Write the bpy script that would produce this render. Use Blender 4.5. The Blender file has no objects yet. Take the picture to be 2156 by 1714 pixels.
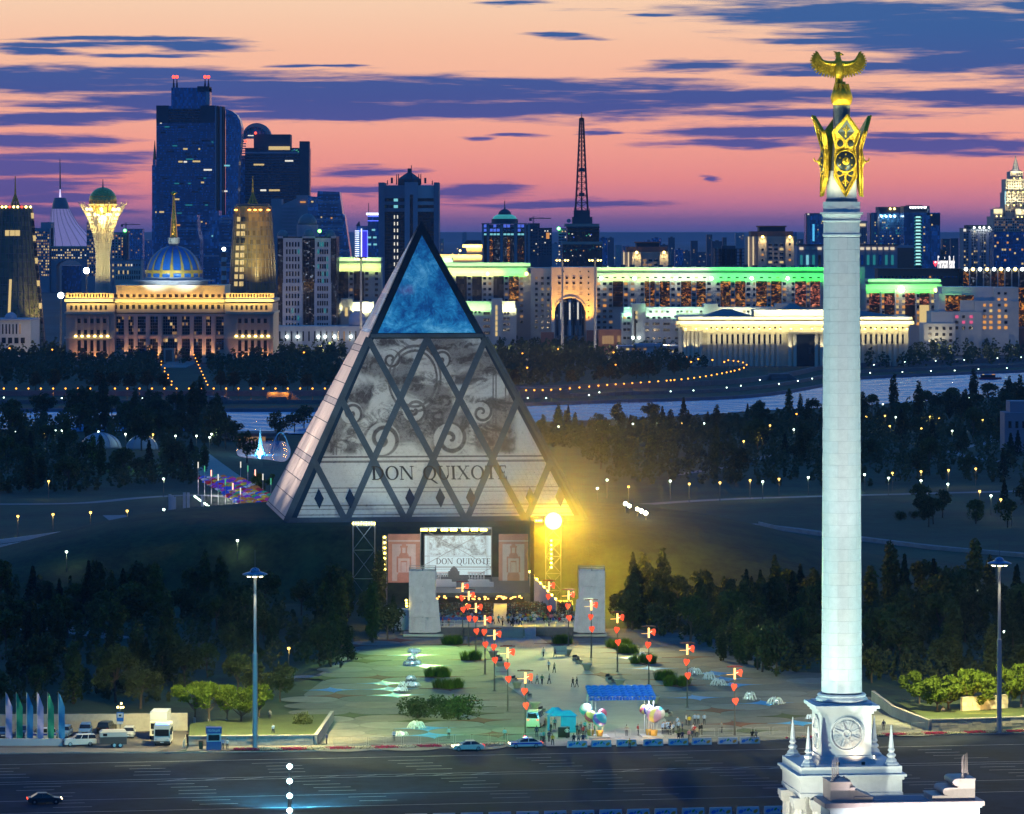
import bpy,math,random
from mathutils import Vector,Matrix,Euler
R=math.radians
rnd=random.Random(11)
scene=bpy.context.scene
col=scene.collection
#camera, sky, exposure
H=74.0
FD,CX,HY=9264.0,1078.0,489.0
def gd(y):return FD*H/(y-HY)
def at(px,py,d):return Vector(((px-CX)*d/FD,d,H-(py-HY)*d/FD))
def gp(px,py,z=0.0):
 d=FD*(H-z)/(py-HY)
 return Vector(((px-CX)*d/FD,d,z))
cam_d=bpy.data.cameras.new('camera');cam=bpy.data.objects.new('camera',cam_d);col.objects.link(cam)
cam.location=(0,0,H);cam.rotation_euler=(R(90),0,0)
cam_d.sensor_width=36;cam_d.lens=36*FD/2156;cam_d.shift_y=-(857-HY)/2156
cam_d.clip_start=5;cam_d.clip_end=120000
scene.camera=cam
vs=scene.view_settings
vs.view_transform='Standard';vs.look='None';vs.exposure=0;vs.gamma=1;vs.use_curve_mapping=False
cy=scene.cycles
cy.use_denoising=True
try:cy.denoiser='OPENIMAGEDENOISE'
except Exception:pass
cy.max_bounces=5;cy.diffuse_bounces=2;cy.glossy_bounces=3;cy.transmission_bounces=4;cy.volume_bounces=0
cy.sample_clamp_indirect=2.0;cy.sample_clamp_direct=0
cy.caustics_reflective=False;cy.caustics_refractive=False
cy.use_adaptive_sampling=True;cy.adaptive_threshold=0.02
def lin(r,g,b):
 f=lambda c:(c/12.92 if c<=0.04045 else((c+0.055)/1.055)**2.4)
 return(f(r/255),f(g/255),f(b/255),1)
class NT:
 """tiny node helper"""
 def __init__(s,nt):s.nt=nt;s.n=nt.nodes;s.l=nt.links
 def new(s,t,**k):
  n=s.n.new(t)
  for a,b in k.items():setattr(n,a,b)
  return n
 def set(s,sock,v):
  if hasattr(v,'is_output')or isinstance(v,bpy.types.NodeSocket):s.l.new(v,sock)
  else:sock.default_value=v
 def math(s,op,a,b=0.0,c=None,clamp=False):
  n=s.new('ShaderNodeMath',operation=op,use_clamp=clamp)
  s.set(n.inputs[0],a);s.set(n.inputs[1],b)
  if c is not None:s.set(n.inputs[2],c)
  return n.outputs[0]
 def vmath(s,op,a,b=(0,0,0)):
  n=s.new('ShaderNodeVectorMath',operation=op)
  s.set(n.inputs[0],a);s.set(n.inputs[1],b)
  return n.outputs['Value']if op in('LENGTH','DOT_PRODUCT')else n.outputs[0]
 def comb(s,x,y,z=0.0):
  n=s.new('ShaderNodeCombineXYZ')
  for i,v in enumerate((x,y,z)):s.set(n.inputs[i],v)
  return n.outputs[0]
 def noise(s,v,scale,detail=4,rough=.55,dist=0.0,color=False):
  n=s.new('ShaderNodeTexNoise');s.set(n.inputs['Vector'],v)
  n.inputs['Scale'].default_value=scale;n.inputs['Detail'].default_value=detail
  n.inputs['Roughness'].default_value=rough;n.inputs['Distortion'].default_value=dist
  return n.outputs['Color' if color else 0]
 def ramp(s,fac,stops,interp='LINEAR'):
  n=s.new('ShaderNodeValToRGB');n.color_ramp.interpolation=interp
  e=n.color_ramp.elements
  while len(e)<len(stops):e.new(0.5)
  for i,(p,c)in enumerate(stops):
   e[i].position=p;e[i].color=c if len(c)==4 else(*c,1)
  s.set(n.inputs[0],fac);return n.outputs[0]
 def mix(s,fac,a,b,mode='MIX'):
  n=s.new('ShaderNodeMix',data_type='RGBA',blend_type=mode)
  s.set(n.inputs[0],fac);s.set(n.inputs[6],a);s.set(n.inputs[7],b)
  return n.outputs[2]
 def smooth(s,v,a,b):
  n=s.new('ShaderNodeMapRange',interpolation_type='SMOOTHSTEP')
  s.set(n.inputs[0],v);n.inputs[1].default_value=a;n.inputs[2].default_value=b
  return n.outputs[0]
world=bpy.data.worlds.new('World');scene.world=world;world.use_nodes=True
def make_sky():
 N=NT(world.node_tree);N.n.clear()
 tc=N.new('ShaderNodeTexCoord').outputs['Generated']
 sp=N.new('ShaderNodeSeparateXYZ');N.set(sp.inputs[0],tc)
 x,y,z=sp.outputs
 hyp=N.math('SQRT',N.math('ADD',N.math('MULTIPLY',x,x),N.math('MULTIPLY',y,y)))
 u=N.math('ARCTAN2',x,y);v=N.math('ARCTAN2',z,hyp)
 t=N.math('SQRT',N.math('MAXIMUM',z,0.0))
 q=lambda py:math.sqrt(max(0,(HY-py)/FD))
 west=N.ramp(t,[(0,lin(86,94,156)),(q(478),lin(132,102,164)),(q(455),lin(186,120,162)),(q(425),lin(228,134,152)),(q(380),lin(250,148,140)),(q(300),lin(254,166,146)),(q(200),lin(254,184,156)),(q(100),lin(254,196,164)),(q(0),lin(253,211,178)),(.33,lin(222,216,210)),(.42,lin(160,200,224)),(.5,lin(104,172,224)),(.64,lin(40,128,208)),(1,lin(16,94,180))])
 east=N.ramp(t,[(0,lin(66,78,128)),(.2,lin(70,92,145)),(.45,lin(38,106,182)),(1,lin(16,94,180))])
 w=N.smooth(N.math('DIVIDE',y,N.math('MAXIMUM',hyp,1e-4)),-.55,.8)
 base=N.mix(w,east,west)
 wv=N.comb(N.math('MULTIPLY',u,14.0),N.math('MULTIPLY',v,150.0),3.3)
 n1=N.noise(wv,1.3,5,.6,color=True)
 wv2=N.comb(N.math('MULTIPLY',u,60.0),N.math('MULTIPLY',v,760.0),1.7)
 n2=N.noise(wv2,1.0,6,.65)
 s3=N.new('ShaderNodeSeparateXYZ');N.set(s3.inputs[0],n1)
 X=N.math('MULTIPLY_ADD',u,FD,CX);Y=N.math('SUBTRACT',HY,N.math('MULTIPLY',v,FD))
 X=N.math('ADD',X,N.math('MULTIPLY',N.math('SUBTRACT',s3.outputs[0],.5),300.0))
 Y=N.math('ADD',Y,N.math('MULTIPLY',N.math('SUBTRACT',s3.outputs[1],.5),46.0))
 pv=N.comb(X,Y)
 streaks=[(1760,26,370,17),(2010,58,330,42),(2120,118,260,34),(1990,92,300,16),(2230,20,160,30),(1700,92,120,7),(2150,8,120,8),(1800,140,260,8),(120,172,470,21),(300,214,240,13),(880,196,440,24),(1150,224,420,18),(760,236,330,12),(1180,178,330,13),(1500,206,420,16),(1640,236,280,9),(2000,204,330,12),(520,182,260,16),(640,218,260,14),(1000,240,260,8),(1600,284,215,12),(1560,306,170,7),(1950,306,250,13),(2060,322,130,8),(1900,285,160,6),(2150,306,50,12),(60,296,150,11),(200,292,70,5),(140,330,210,9),(60,352,260,14),(60,392,170,16),(160,416,160,7),(200,244,260,7),(60,252,130,9),(60,440,200,6),(260,84,200,5),(110,101,160,6),(430,97,120,8),(60,112,110,5),(330,120,120,4),(300,96,160,4),(620,137,70,4),(720,138,60,3),(1440,138,125,7),(1700,150,140,4),(1230,78,70,5),(1070,10,60,4),(790,358,70,3),(720,362,85,9),(800,399,160,6),(1010,402,100,10),(1180,428,220,5),(1030,292,26,4),(1265,279,28,4),(1500,378,24,5),(1120,284,60,3),(1390,34,60,4)]
 m=None
 for(cx_,cy_,rx,ry)in streaks:
  e=N.vmath('LENGTH',N.vmath('MULTIPLY',N.vmath('SUBTRACT',pv,(cx_,cy_,0)),(1/rx/1.12,1/ry/1.55,0)))
  m=e if m is None else N.math('SMOOTH_MIN',m,e,.12)
 n4=N.noise(N.comb(N.math('MULTIPLY',u,22.0),N.math('MULTIPLY',v,420.0),9.1),1.0,4,.6,.8)
 dens=N.math('ADD',N.math('SUBTRACT',1.0,m),N.math('ADD',N.math('MULTIPLY',N.math('SUBTRACT',n2,.5),1.4),N.math('MULTIPLY',N.math('SUBTRACT',n4,.5),1.7)))
 front=N.math('GREATER_THAN',y,0.0)
 mask=N.math('MULTIPLY',N.smooth(dens,-.32,.52),front)
 g=N.noise(N.comb(N.math('MULTIPLY',u,3.0),N.math('MULTIPLY',v,26.0),7.7),1.2,6,.62)
 out=N.math('MAXIMUM',N.smooth(v,.053,.10),N.smooth(N.math('ABSOLUTE',u),.125,.2))
 g=N.math('MULTIPLY',N.math('MULTIPLY',N.smooth(g,.5,.66),out),N.math('SUBTRACT',1.0,N.smooth(v,.4,.9)))
 mask=N.math('MAXIMUM',mask,g)
 cc=N.ramp(t,[(0,lin(78,74,132)),(q(440),lin(98,82,150)),(q(330),lin(82,84,156)),(q(210),lin(50,80,152)),(q(60),lin(24,90,156)),(.4,lin(52,96,150)),(1,lin(50,90,140))])
 mask=N.math('MULTIPLY',mask,.96)
 c=N.mix(mask,base,cc)
 c=N.mix(N.math('LESS_THAN',z,0.0),c,lin(26,38,60))
 bg=N.new('ShaderNodeBackground');N.set(bg.inputs[0],c);bg.inputs[1].default_value=SKY
 o=N.new('ShaderNodeOutputWorld');N.l.new(bg.outputs[0],o.inputs[0])
SKY=1.0
make_sky()
world.cycles.sampling_method='MANUAL';world.cycles.sample_map_resolution=1024
#objects
def tag(o,label=None,cat=None,group=None,kind=None):
 if label:o['label']=label
 if cat:o['category']=cat
 if group:o['group']=group
 if kind:o['kind']=kind
 return o
def thing(name,label,cat,loc=(0,0,0),rz=0.0,group=None):
 o=bpy.data.objects.new(name,None);o.empty_display_size=1
 o.location=loc;o.rotation_euler=(0,0,rz);col.objects.link(o)
 return tag(o,label,cat,group)
def mobj(name,me,parent=None,loc=None,rot=None,scale=None):
 o=bpy.data.objects.new(name,me)
 if parent is not None:o.parent=parent
 if loc is not None:o.location=loc
 if rot is not None:o.rotation_euler=rot
 if scale is not None:o.scale=scale
 col.objects.link(o);return o
def kids(o):return[c for c in bpy.data.objects if c.parent is o]
def tree_of(o):
 """a thing with its children listed once, so that copies are cheap"""
 return(o,[(c,kids(c))for c in kids(o)])
def dup(tr,loc,rz=0.0,label=None,scale=None,color=None,group=None):
 o,ch=tr
 r=o.copy();col.objects.link(r);r.location=loc;r.rotation_euler=(0,0,rz)
 if scale:r.scale=(scale,)*3 if not isinstance(scale,tuple)else scale
 if label:r['label']=label
 if group:r['group']=group
 if color:r.color=color
 for c,gs in ch:
  k=c.copy();col.objects.link(k);k.parent=r
  if color:k.color=color
  for g in gs:
   j=g.copy();col.objects.link(j);j.parent=k
   if color:j.color=color
 return r
class MB:
 def __init__(s):s.v=[];s.f=[];s.m=[]
 def add(s,vs_,fs,m=0):
  o=len(s.v);s.v+=[tuple(p)for p in vs_]
  for f in fs:s.f.append(tuple(i+o for i in f));s.m.append(m)
  return s
 def box(s,x0,x1,y0,y1,z0,z1,m=0):
  if x0>x1:x0,x1=x1,x0
  if z0>z1:z0,z1=z1,z0
  return s.add([(x0,y0,z0),(x1,y0,z0),(x1,y1,z0),(x0,y1,z0),(x0,y0,z1),(x1,y0,z1),(x1,y1,z1),(x0,y1,z1)],[(0,3,2,1),(4,5,6,7),(0,1,5,4),(1,2,6,5),(2,3,7,6),(3,0,4,7)],m)
 def quad(s,a,b,c,d,m=0):return s.add([a,b,c,d],[(0,1,2,3)],m)
 def lathe(s,prof,n=16,m=0,c=(0,0),a0=0.0,a1=2*math.pi,sy=1.0,cap=True):
  full=abs(a1-a0-2*math.pi)<1e-6
  k=n if full else n+1
  vs_=[]
  for r,z in prof:
   for i in range(k):
    a=a0+(a1-a0)*i/n
    vs_.append((c[0]+r*math.cos(a),c[1]+sy*r*math.sin(a),z))
  fs=[]
  for j in range(len(prof)-1):
   for i in range(n):
    b=(i+1)%k if full else i+1
    fs.append((j*k+i,j*k+b,(j+1)*k+b,(j+1)*k+i))
  if cap and full:
   fs.append(tuple(range(k-1,-1,-1)));fs.append(tuple((len(prof)-1)*k+i for i in range(k)))
  return s.add(vs_,fs,m)
 def cone(s,p0,p1,r0,r1,n=8,m=0):
  p0,p1=Vector(p0),Vector(p1);d=(p1-p0)
  if d.length<1e-6:return s
  z=d.normalized();x=z.orthogonal().normalized();y=z.cross(x)
  vs_=[]
  for p,r in((p0,r0),(p1,r1)):
   for i in range(n):
    a=2*math.pi*i/n
    vs_.append(p+x*(r*math.cos(a))+y*(r*math.sin(a)))
  fs=[(i,(i+1)%n,n+(i+1)%n,n+i)for i in range(n)]
  fs+=[tuple(range(n-1,-1,-1)),tuple(range(n,2*n))]
  return s.add(vs_,fs,m)
 def tube(s,pts,r,n=6,m=0):
  for a,b in zip(pts[:-1],pts[1:]):s.cone(a,b,r,r,n,m)
  return s
 def prism(s,poly,z0,z1,m=0,ms=None):
  n=len(poly);vs_=[(x,y,z0)for x,y in poly]+[(x,y,z1)for x,y in poly]
  s.add(vs_,[tuple(range(n,2*n))],m)
  o=len(s.v)-2*n
  for i in range(n):
   j=(i+1)%n
   s.f.append((o+i,o+j,o+n+j,o+n+i));s.m.append(m if ms is None else ms)
  s.f.append(tuple(o+i for i in range(n-1,-1,-1)));s.m.append(m)
  return s
 def prismy(s,poly,y0,y1,m=0):
  """poly in (x, z), counter-clockwise seen from -y; extruded along y"""
  n=len(poly);vs_=[(x,y0,z)for x,z in poly]+[(x,y1,z)for x,z in poly]
  fs=[tuple(range(n)),tuple(range(2*n-1,n-1,-1))]
  fs+=[(i,n+i,n+(i+1)%n,(i+1)%n)for i in range(n)]
  return s.add(vs_,fs,m)
 def sph(s,c,r,n=10,m=0,sc=(1,1,1),half=False):
  k=max(4,n//2);a0=0 if half else-math.pi/2
  prof=[(max(1e-4,math.cos(a0+(math.pi/2-a0)*i/k)),math.sin(a0+(math.pi/2-a0)*i/k))for i in range(k+1)]
  o=len(s.v);s.lathe(prof,n,m)
  for i in range(o,len(s.v)):
   x,y,z=s.v[i];s.v[i]=(c[0]+x*r*sc[0],c[1]+y*r*sc[1],c[2]+z*r*sc[2])
  return s
 def xform(s,M,o=0):
  for i in range(o,len(s.v)):s.v[i]=tuple(M@Vector(s.v[i]))
  return s
 def mesh(s,name,mats,smooth=False):
  me=bpy.data.meshes.new(name);me.from_pydata(s.v,[],s.f)
  for m in(mats if isinstance(mats,(list,tuple))else[mats]):me.materials.append(m)
  me.polygons.foreach_set('material_index',s.m)
  if smooth:me.polygons.foreach_set('use_smooth',[True]*len(s.f))
  me.update();return me
 def build(s,name,mats,parent=None,smooth=False,loc=None,rot=None):
  return mobj(name,s.mesh(name,mats,smooth),parent,loc,rot)
#lamps
def aim(o,target):
 d=Vector(target)-o.location
 o.rotation_euler=d.to_track_quat('-Z','Y').to_euler()
def spot(name,loc,target,power,color,angle=60,blend=.6,size=.5):
 l=bpy.data.lights.new(name,'SPOT');l.energy=power;l.color=color[:3];l.spot_size=R(angle);l.spot_blend=blend;l.shadow_soft_size=size
 o=bpy.data.objects.new(name,l);o.location=loc;col.objects.link(o);aim(o,target);return o
def area(name,loc,target,power,color,sx,sy,spread=180):
 l=bpy.data.lights.new(name,'AREA');l.shape='RECTANGLE';l.energy=power;l.color=color[:3];l.size=sx;l.size_y=sy;l.spread=R(spread)
 o=bpy.data.objects.new(name,l);o.location=loc;col.objects.link(o);aim(o,target);return o
def point(name,loc,power,color,size=.3):
 l=bpy.data.lights.new(name,'POINT');l.energy=power;l.color=color[:3];l.shadow_soft_size=size
 o=bpy.data.objects.new(name,l);o.location=loc;col.objects.link(o);return o
#materials
MATS={}
def M(name,c=(.5,.5,.5),rough=.7,metal=0.0,var=.12,scale=.6,emit=None,es=0.0,bump=0.0,bs=4.0,spec=.5,coord='Position'):
 if name in MATS:return MATS[name]
 m=bpy.data.materials.new(name);m.use_nodes=True
 N=NT(m.node_tree);b=N.n['Principled BSDF']
 b.inputs['Roughness'].default_value=rough;b.inputs['Metallic'].default_value=metal
 b.inputs['Specular IOR Level'].default_value=spec
 if coord=='Position':pos=N.new('ShaderNodeNewGeometry').outputs['Position']
 else:pos=N.new('ShaderNodeTexCoord').outputs['Object']
 if var>0:
  n=N.noise(pos,scale,5,.6);n2=N.noise(pos,scale*7.3,3,.6)
  f=N.math('ADD',N.math('MULTIPLY',n,.65),N.math('MULTIPLY',n2,.35))
  f=N.smooth(f,.3,.7)
  a=tuple(max(0,x*(1-var))for x in c[:3])+(1,);d=tuple(min(1,x*(1+var))for x in c[:3])+(1,)
  N.set(b.inputs['Base Color'],N.mix(f,a,d))
  N.set(b.inputs['Roughness'],N.math('MULTIPLY_ADD',f,.12,max(.02,rough-.06)))
 else:b.inputs['Base Color'].default_value=(*c[:3],1)
 if emit:b.inputs['Emission Color'].default_value=(*emit[:3],1);b.inputs['Emission Strength'].default_value=es
 if bump:
  bn=N.new('ShaderNodeBump');bn.inputs['Strength'].default_value=bump;bn.inputs['Distance'].default_value=.2
  N.set(bn.inputs['Height'],N.noise(pos,bs,6,.6));N.l.new(bn.outputs[0],b.inputs['Normal'])
 MATS[name]=m;return m
def MC(name,rough=.7,mul=1.0,emit=0.0):
 """base colour taken from the object's own colour, for repeats of one kind in several colours"""
 if name in MATS:return MATS[name]
 m=bpy.data.materials.new(name);m.use_nodes=True
 N=NT(m.node_tree);b=N.n['Principled BSDF'];b.inputs['Roughness'].default_value=rough
 oi=N.new('ShaderNodeObjectInfo').outputs['Color']
 N.set(b.inputs['Base Color'],oi)
 if emit:N.set(b.inputs['Emission Color'],oi);b.inputs['Emission Strength'].default_value=emit
 MATS[name]=m;return m
class Site:
 """a building surveyed at distance d; px, py are bearings on the survey sheet"""
 def __init__(s,name,label,cat,px,d,group=None,rz=0.0):
  s.px,s.d,s.k=px,d,d/FD
  s.root=thing(name,label,cat,((px-CX)*s.k,d,0),rz,group)
  s.cache={}
 def x(s,px):return(px-s.px)*s.k
 def z(s,py):return 0.0 if py is None else H-(py-HY)*s.k
 def box(s,mb,x0,y0,x1,y1,y=0.0,dep=20.0,m=0):
  mb.box(s.x(x0),s.x(x1),y,y+dep,s.z(y1),s.z(y0),m);return s
 def part(s,name,mb,mats,parent=None,smooth=False,label=None):
  o=mb.build(name,mats,parent or s.root,smooth)
  if label:o['label']=label
  return o
 def slab(s,name,x0,y0,x1,y1,mat,y=0.0,dep=20.0,label=None):
  mb=MB();s.box(mb,x0,y0,x1,y1,y,dep);return s.part(name,mb,mat,label=label)
 def pane(s,px,py,w,h,mat,y=0.0,name='window',t=.25,frame=None):
  key=(round(w,2),round(h,2),mat.name,name,frame.name if frame else 0)
  if key not in s.cache:
   a,b=w*s.k/2,h*s.k/2;mb=MB()
   if frame:
    g=min(a,b)*.16
    mb.box(-a,a,-t,0,-b,-b+g,1);mb.box(-a,a,-t,0,b-g,b,1)
    mb.box(-a,-a+g,-t,0,-b+g,b-g,1);mb.box(a-g,a,-t,0,-b+g,b-g,1)
    mb.add([(-a+g,-t*.3,-b+g),(a-g,-t*.3,-b+g),(a-g,-t*.3,b-g),(-a+g,-t*.3,b-g)],[(0,1,2,3)],0)
    s.cache[key]=mb.mesh(name,[mat,frame])
   else:
    mb.box(-a,a,-t,0,-b,b);s.cache[key]=mb.mesh(name,mat)
  return mobj(name,s.cache[key],s.root,(s.x(px),y,s.z(py)))
 def grid(s,x0,y0,x1,y1,nx,ny,w,h,mats,y=0.0,name='window',t=.25,frame=None,skip=0.0):
  """rows and columns of windows; mats = [(material, weight)]"""
  pool=[m for m,wt in mats for _ in range(wt)]
  for j in range(ny):
   for i in range(nx):
    if skip and rnd.random()<skip:continue
    s.pane(x0+(x1-x0)*(i+.5)/nx,y0+(y1-y0)*(j+.5)/ny,w,h,rnd.choice(pool),y,name,t,frame)
#terrain
m_lawn=M('lawn_grass',(.022,.050,.024),.95,var=.75,scale=.035,bump=.6,bs=2.0)
m_lawn2=M('mown_grass',(.05,.075,.022),.95,var=.35,scale=.3,bump=.6,bs=3.0)
m_earth=M('far_land',(.03,.055,.06),.95,var=.6,scale=.004)
m_asph=M('asphalt',(.022,.029,.045),.9,var=.6,scale=.06,bump=.15,bs=6,spec=.12)
m_paint=M('road_paint',(.40,.41,.42),.6,var=.25,scale=1.2)
m_kerb=M('kerb_concrete',(.32,.31,.29),.8,var=.2)
m_pave=M('paving',(.16,.165,.15),.85,var=.25,scale=.12,spec=.2)
m_paved=[M('disc_paving',(.22,.225,.20),.85,var=.2,scale=.3,spec=.2),M('disc_paving_warm',(.195,.185,.155),.85,var=.2,scale=.3,spec=.2),M('disc_paving_grey',(.14,.15,.14),.85,var=.25,scale=.3,spec=.2)]
m_walk=M('walkway_slabs',(.36,.35,.32),.85,spec=.2,var=.12,scale=.25)
m_path=M('park_path',(.2,.2,.21),.75,var=.25,scale=.1)
m_mulch=M('red_mulch',(.16,.055,.03),.95,var=.4,scale=1.5)
m_conc=M('concrete',(.34,.33,.31),.8,var=.18,scale=.3)
m_dconc=M('dark_concrete',(.12,.12,.125),.85,var=.25,scale=.2)
def make_water(name,deep,sx,sy,st,rough=.2):
 m=bpy.data.materials.new(name);m.use_nodes=True;N=NT(m.node_tree);b=N.n['Principled BSDF']
 b.inputs['Base Color'].default_value=(*deep,1);b.inputs['Roughness'].default_value=rough;b.inputs['IOR'].default_value=1.33
 pos=N.new('ShaderNodeNewGeometry').outputs['Position']
 v=N.vmath('MULTIPLY',pos,(sx,sy,1));n=N.math('ADD',N.noise(v,1.0,5,.6),N.math('MULTIPLY',N.noise(pos,.006,3,.5),1.5))
 bn=N.new('ShaderNodeBump');bn.inputs['Strength'].default_value=st;bn.inputs['Distance'].default_value=3.0
 N.set(bn.inputs['Height'],n);N.l.new(bn.outputs[0],b.inputs['Normal']);return m
m_river=make_water('river_water',(.09,.33,.62),.12,.35,.12,.14)
m_pool=make_water('pool_water',(.06,.32,.62),1.1,1.1,.3,.4)
def poly_sheet(name,pts,z,mat,kind='structure',label=None):
 me=bpy.data.meshes.new(name)
 me.from_pydata([(p[0],p[1],0)for p in pts],[],[tuple(range(len(pts)))])
 me.materials.append(mat);me.update()
 if me.polygons[0].normal.z<0:me.flip_normals()
 o=mobj(name,me,None,(0,0,z));tag(o,label,None,None,kind);return o
def G2(pts,z=0.0):return[gp(x,y,z)for x,y in pts]
def smooth_line(pts,n=6):
 """Catmull-Rom through 2-D points"""
 out=[]
 P=[Vector((p[0],p[1]))for p in pts];P=[2*P[0]-P[1]]+P+[2*P[-1]-P[-2]]
 for i in range(1,len(P)-2):
  a,b,c,d=P[i-1:i+3]
  for k in range(n):
   t=k/n
   out.append(.5*((2*b)+(c-a)*t+(2*a-5*b+4*c-d)*t*t+(3*b-a-3*c+d)*t**3))
 out.append(P[-2]);return out
mb=MB()
ys=[300,500,700,900,1200,1700,2400,3500,6000,11000,20000,34000]
for a,b in zip(ys[:-1],ys[1:]):
 w0,w1=a*1.0+200,b*1.0+200
 mb.add([(-w0,a,0),(w0,a,0),(w1,b,0),(-w1,b,0)],[(0,1,2,3)],1 if a>=2400 else 0)
mb.add([(-500,-300,0),(500,-300,0),(500,300,0),(-500,300,0)],[(0,1,2,3)],0)
g=mb.build('ground',[m_lawn,m_earth]);tag(g,kind='structure')
#the mound under the pyramid
TH=R(6.9);PA=Vector((-46.4,902.6));PS=62.0;PZ=14.4
PC=PA+Vector((math.cos(TH)-math.sin(TH),math.cos(TH)+math.sin(TH)))*PS/2
def sst(x):x=max(0,min(1,x));return x*x*(3-2*x)
def foot(a):
 return 66+(128-66)*sst((abs(a)-R(26))/R(40))
def hill_z(x,y):
 dx,dy=x-PC.x,y-PC.y;r=math.hypot(dx,dy)
 a=math.atan2(dx,-dy)+TH
 f=foot(a);top=47 if f>80 else 45
 return PZ*(1-sst((r-top)/max(6,f-top)))
mb=MB();NA,NR=96,22;vv=[]
for j in range(NR+1):
 for i in range(NA):
  a=2*math.pi*i/NA-math.pi;f=foot(a);r=(f+2)*(j/NR)
  x=PC.x+r*math.sin(a-TH);y=PC.y-r*math.cos(a-TH)
  vv.append((x,y,hill_z(x,y)-.3*(j==NR)-(.02 if j==0 else 0)))
mb.add(vv,[(j*NA+i,(j+1)*NA+i,(j+1)*NA+(i+1)%NA,j*NA+(i+1)%NA)for j in range(NR)for i in range(NA)])
m_hill=M('mound_grass',(.030,.044,.016),.95,var=.8,scale=.09,bump=.6,bs=2.0)
o=mb.build('hill',[m_hill],smooth=True);tag(o,kind='structure')
#river, pond, embankment
far=[(-500,869),(660,869),(900,865),(1110,857),(1300,850),(1500,844),(1620,835),(1720,819),(1810,801),(2000,792),(2500,772)]
near=[(-500,912),(470,910),(640,916),(900,905),(1110,892),(1400,880),(1600,866),(1740,860),(1950,846),(2500,812)]
L1=smooth_line(G2(far),5);L2=smooth_line(G2(near),5)
NXR,NYR=200,260;vv=[]
def lerp_line(L,t):t*=len(L)-1;i=min(int(t),len(L)-2);return L[i].lerp(L[i+1],t-i)
for i in range(NXR):
 a,b=lerp_line(L2,i/(NXR-1)),lerp_line(L1,i/(NXR-1))
 for j in range(NYR):
  p=a.lerp(b,j/(NYR-1));ph=p.y*.95+1.9*math.sin(p.x*.031)+1.3*math.sin(p.x*.11+p.y*.02)
  vv.append((p.x,p.y,.35+.19*math.sin(ph)+.05*math.sin(p.y*2.1+p.x*.07)))
mb=MB();mb.add(vv,[(i*NYR+j,(i+1)*NYR+j,(i+1)*NYR+j+1,i*NYR+j+1)for i in range(NXR-1)for j in range(NYR-1)]);o=mb.build('river',m_river,smooth=True);tag(o,kind='structure')
poly_sheet('water',smooth_line(G2([(500,930),(560,927),(600,931),(612,950),(600,972),(560,968),(505,962),(498,945),(500,930)]),4)[:-1],.1,m_river)
mb=MB()
def wall_line(mb,pts,h,t,m=0,z0=0.0):
 n=len(pts);vs_=[]
 for i,p in enumerate(pts):
  q=pts[min(i+1,n-1)];r=pts[max(i-1,0)];dv=Vector((q[0]-r[0],q[1]-r[1])).normalized();nn=Vector((-dv.y,dv.x))*t/2
  a=Vector((p[0],p[1]))
  for s in(-1,1):
   for z in(z0,z0+h):vs_.append((a.x+s*nn.x,a.y+s*nn.y,z))
 fs=[]
 for i in range(n-1):
  a,b=i*4,i*4+4
  fs+=[(a,b,b+1,a+1),(a+2,a+3,b+3,b+2),(a+1,b+1,b+3,a+3)]
 fs+=[(0,1,3,2),(n*4-4,n*4-2,n*4-1,n*4-3)]
 mb.add(vs_,fs,m)
m_bank=M('bank_stone',(.17,.16,.17),.8,var=.25,scale=.1)
for k,(off,h)in enumerate(((0,1.8),(95,1.6),(185,2.4))):
 mb=MB();ln=[(p.x,p.y+off)for p in L1]
 wall_line(mb,ln,h,1.2);o=mb.build('embankment_wall',m_bank)
 tag(o,['pale stone kerb wall along the far water edge','low stone terrace wall half way up the far river bank','long retaining wall under the lamp promenade across the river'][k],'wall')
promenade=[(p.x,p.y+200)for p in L1]+[(p.x,p.y+222)for p in L1[::-1]]
poly_sheet('promenade',promenade,.05,m_path)
for i,(px,y0,w,hh)in enumerate(((585,845,46,4),(455,850,30,3),(1140,838,90,4.5),(1640,800,40,3))):
 p=gp(px,y0);mb=MB();k=p.y/FD;mb.box(-w*k/2,w*k/2,0,10,0,hh);mb.box(-w*k*.4,w*k*.4,-4,0,0,hh*.5)
 for q in range(5):mb.box(w*k/2,w*k/2+5-q,1+q*.0,8,q*hh/5,(q+1)*hh/5-.02)
 o=mb.build('quay_block',m_bank,loc=(p.x,p.y,0));tag(o,['stepped stone landing on the far bank left of the pyramid','small stepped landing at the far bank nearer the lake','broad stepped landing on the far bank right of the pyramid','small stone landing on the lawn of the river bend'][i],'landing')
#paths in the park
def path(pts,w,mat=m_path,z=.04,name='path'):
 ln=smooth_line(G2(pts),6);a,b=[],[]
 for i,p in enumerate(ln):
  q=ln[min(i+1,len(ln)-1)];r=ln[max(i-1,0)];dv=(q-r).normalized();nn=Vector((-dv.y,dv.x))*w/2
  a.append(p+nn);b.append(p-nn)
 mb=MB()
 vs_=[(p.x,p.y,0)for p in a]+[(p.x,p.y,0)for p in b];n=len(a)
 mb.add(vs_,[(n+i,n+i+1,i+1,i)for i in range(n-1)])
 o=mb.build(name,mat,loc=(0,0,z));tag(o,kind='structure')
path([(-60,1062),(160,1060),(300,1048),(420,1043),(520,1050)],5)
path([(240,1085),(285,1120),(310,1155),(330,1172)],6,z=.05)
path([(395,950),(440,985),(490,1022),(545,1062)],12,m_walk,z=.06)
path([(1360,1062),(1500,1053),(1700,1046),(2160,1034)],6,z=.05)
path([(1560,1104),(1640,1112),(1760,1128),(1960,1152),(2180,1170)],9,z=.05)
path([(2060,905),(2095,920),(2090,930),(2020,945),(2010,955),(2060,965),(2120,975)],4,z=.045)
path([(1420,1000),(1520,985),(1600,965),(1690,945)],4,z=.045)
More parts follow.
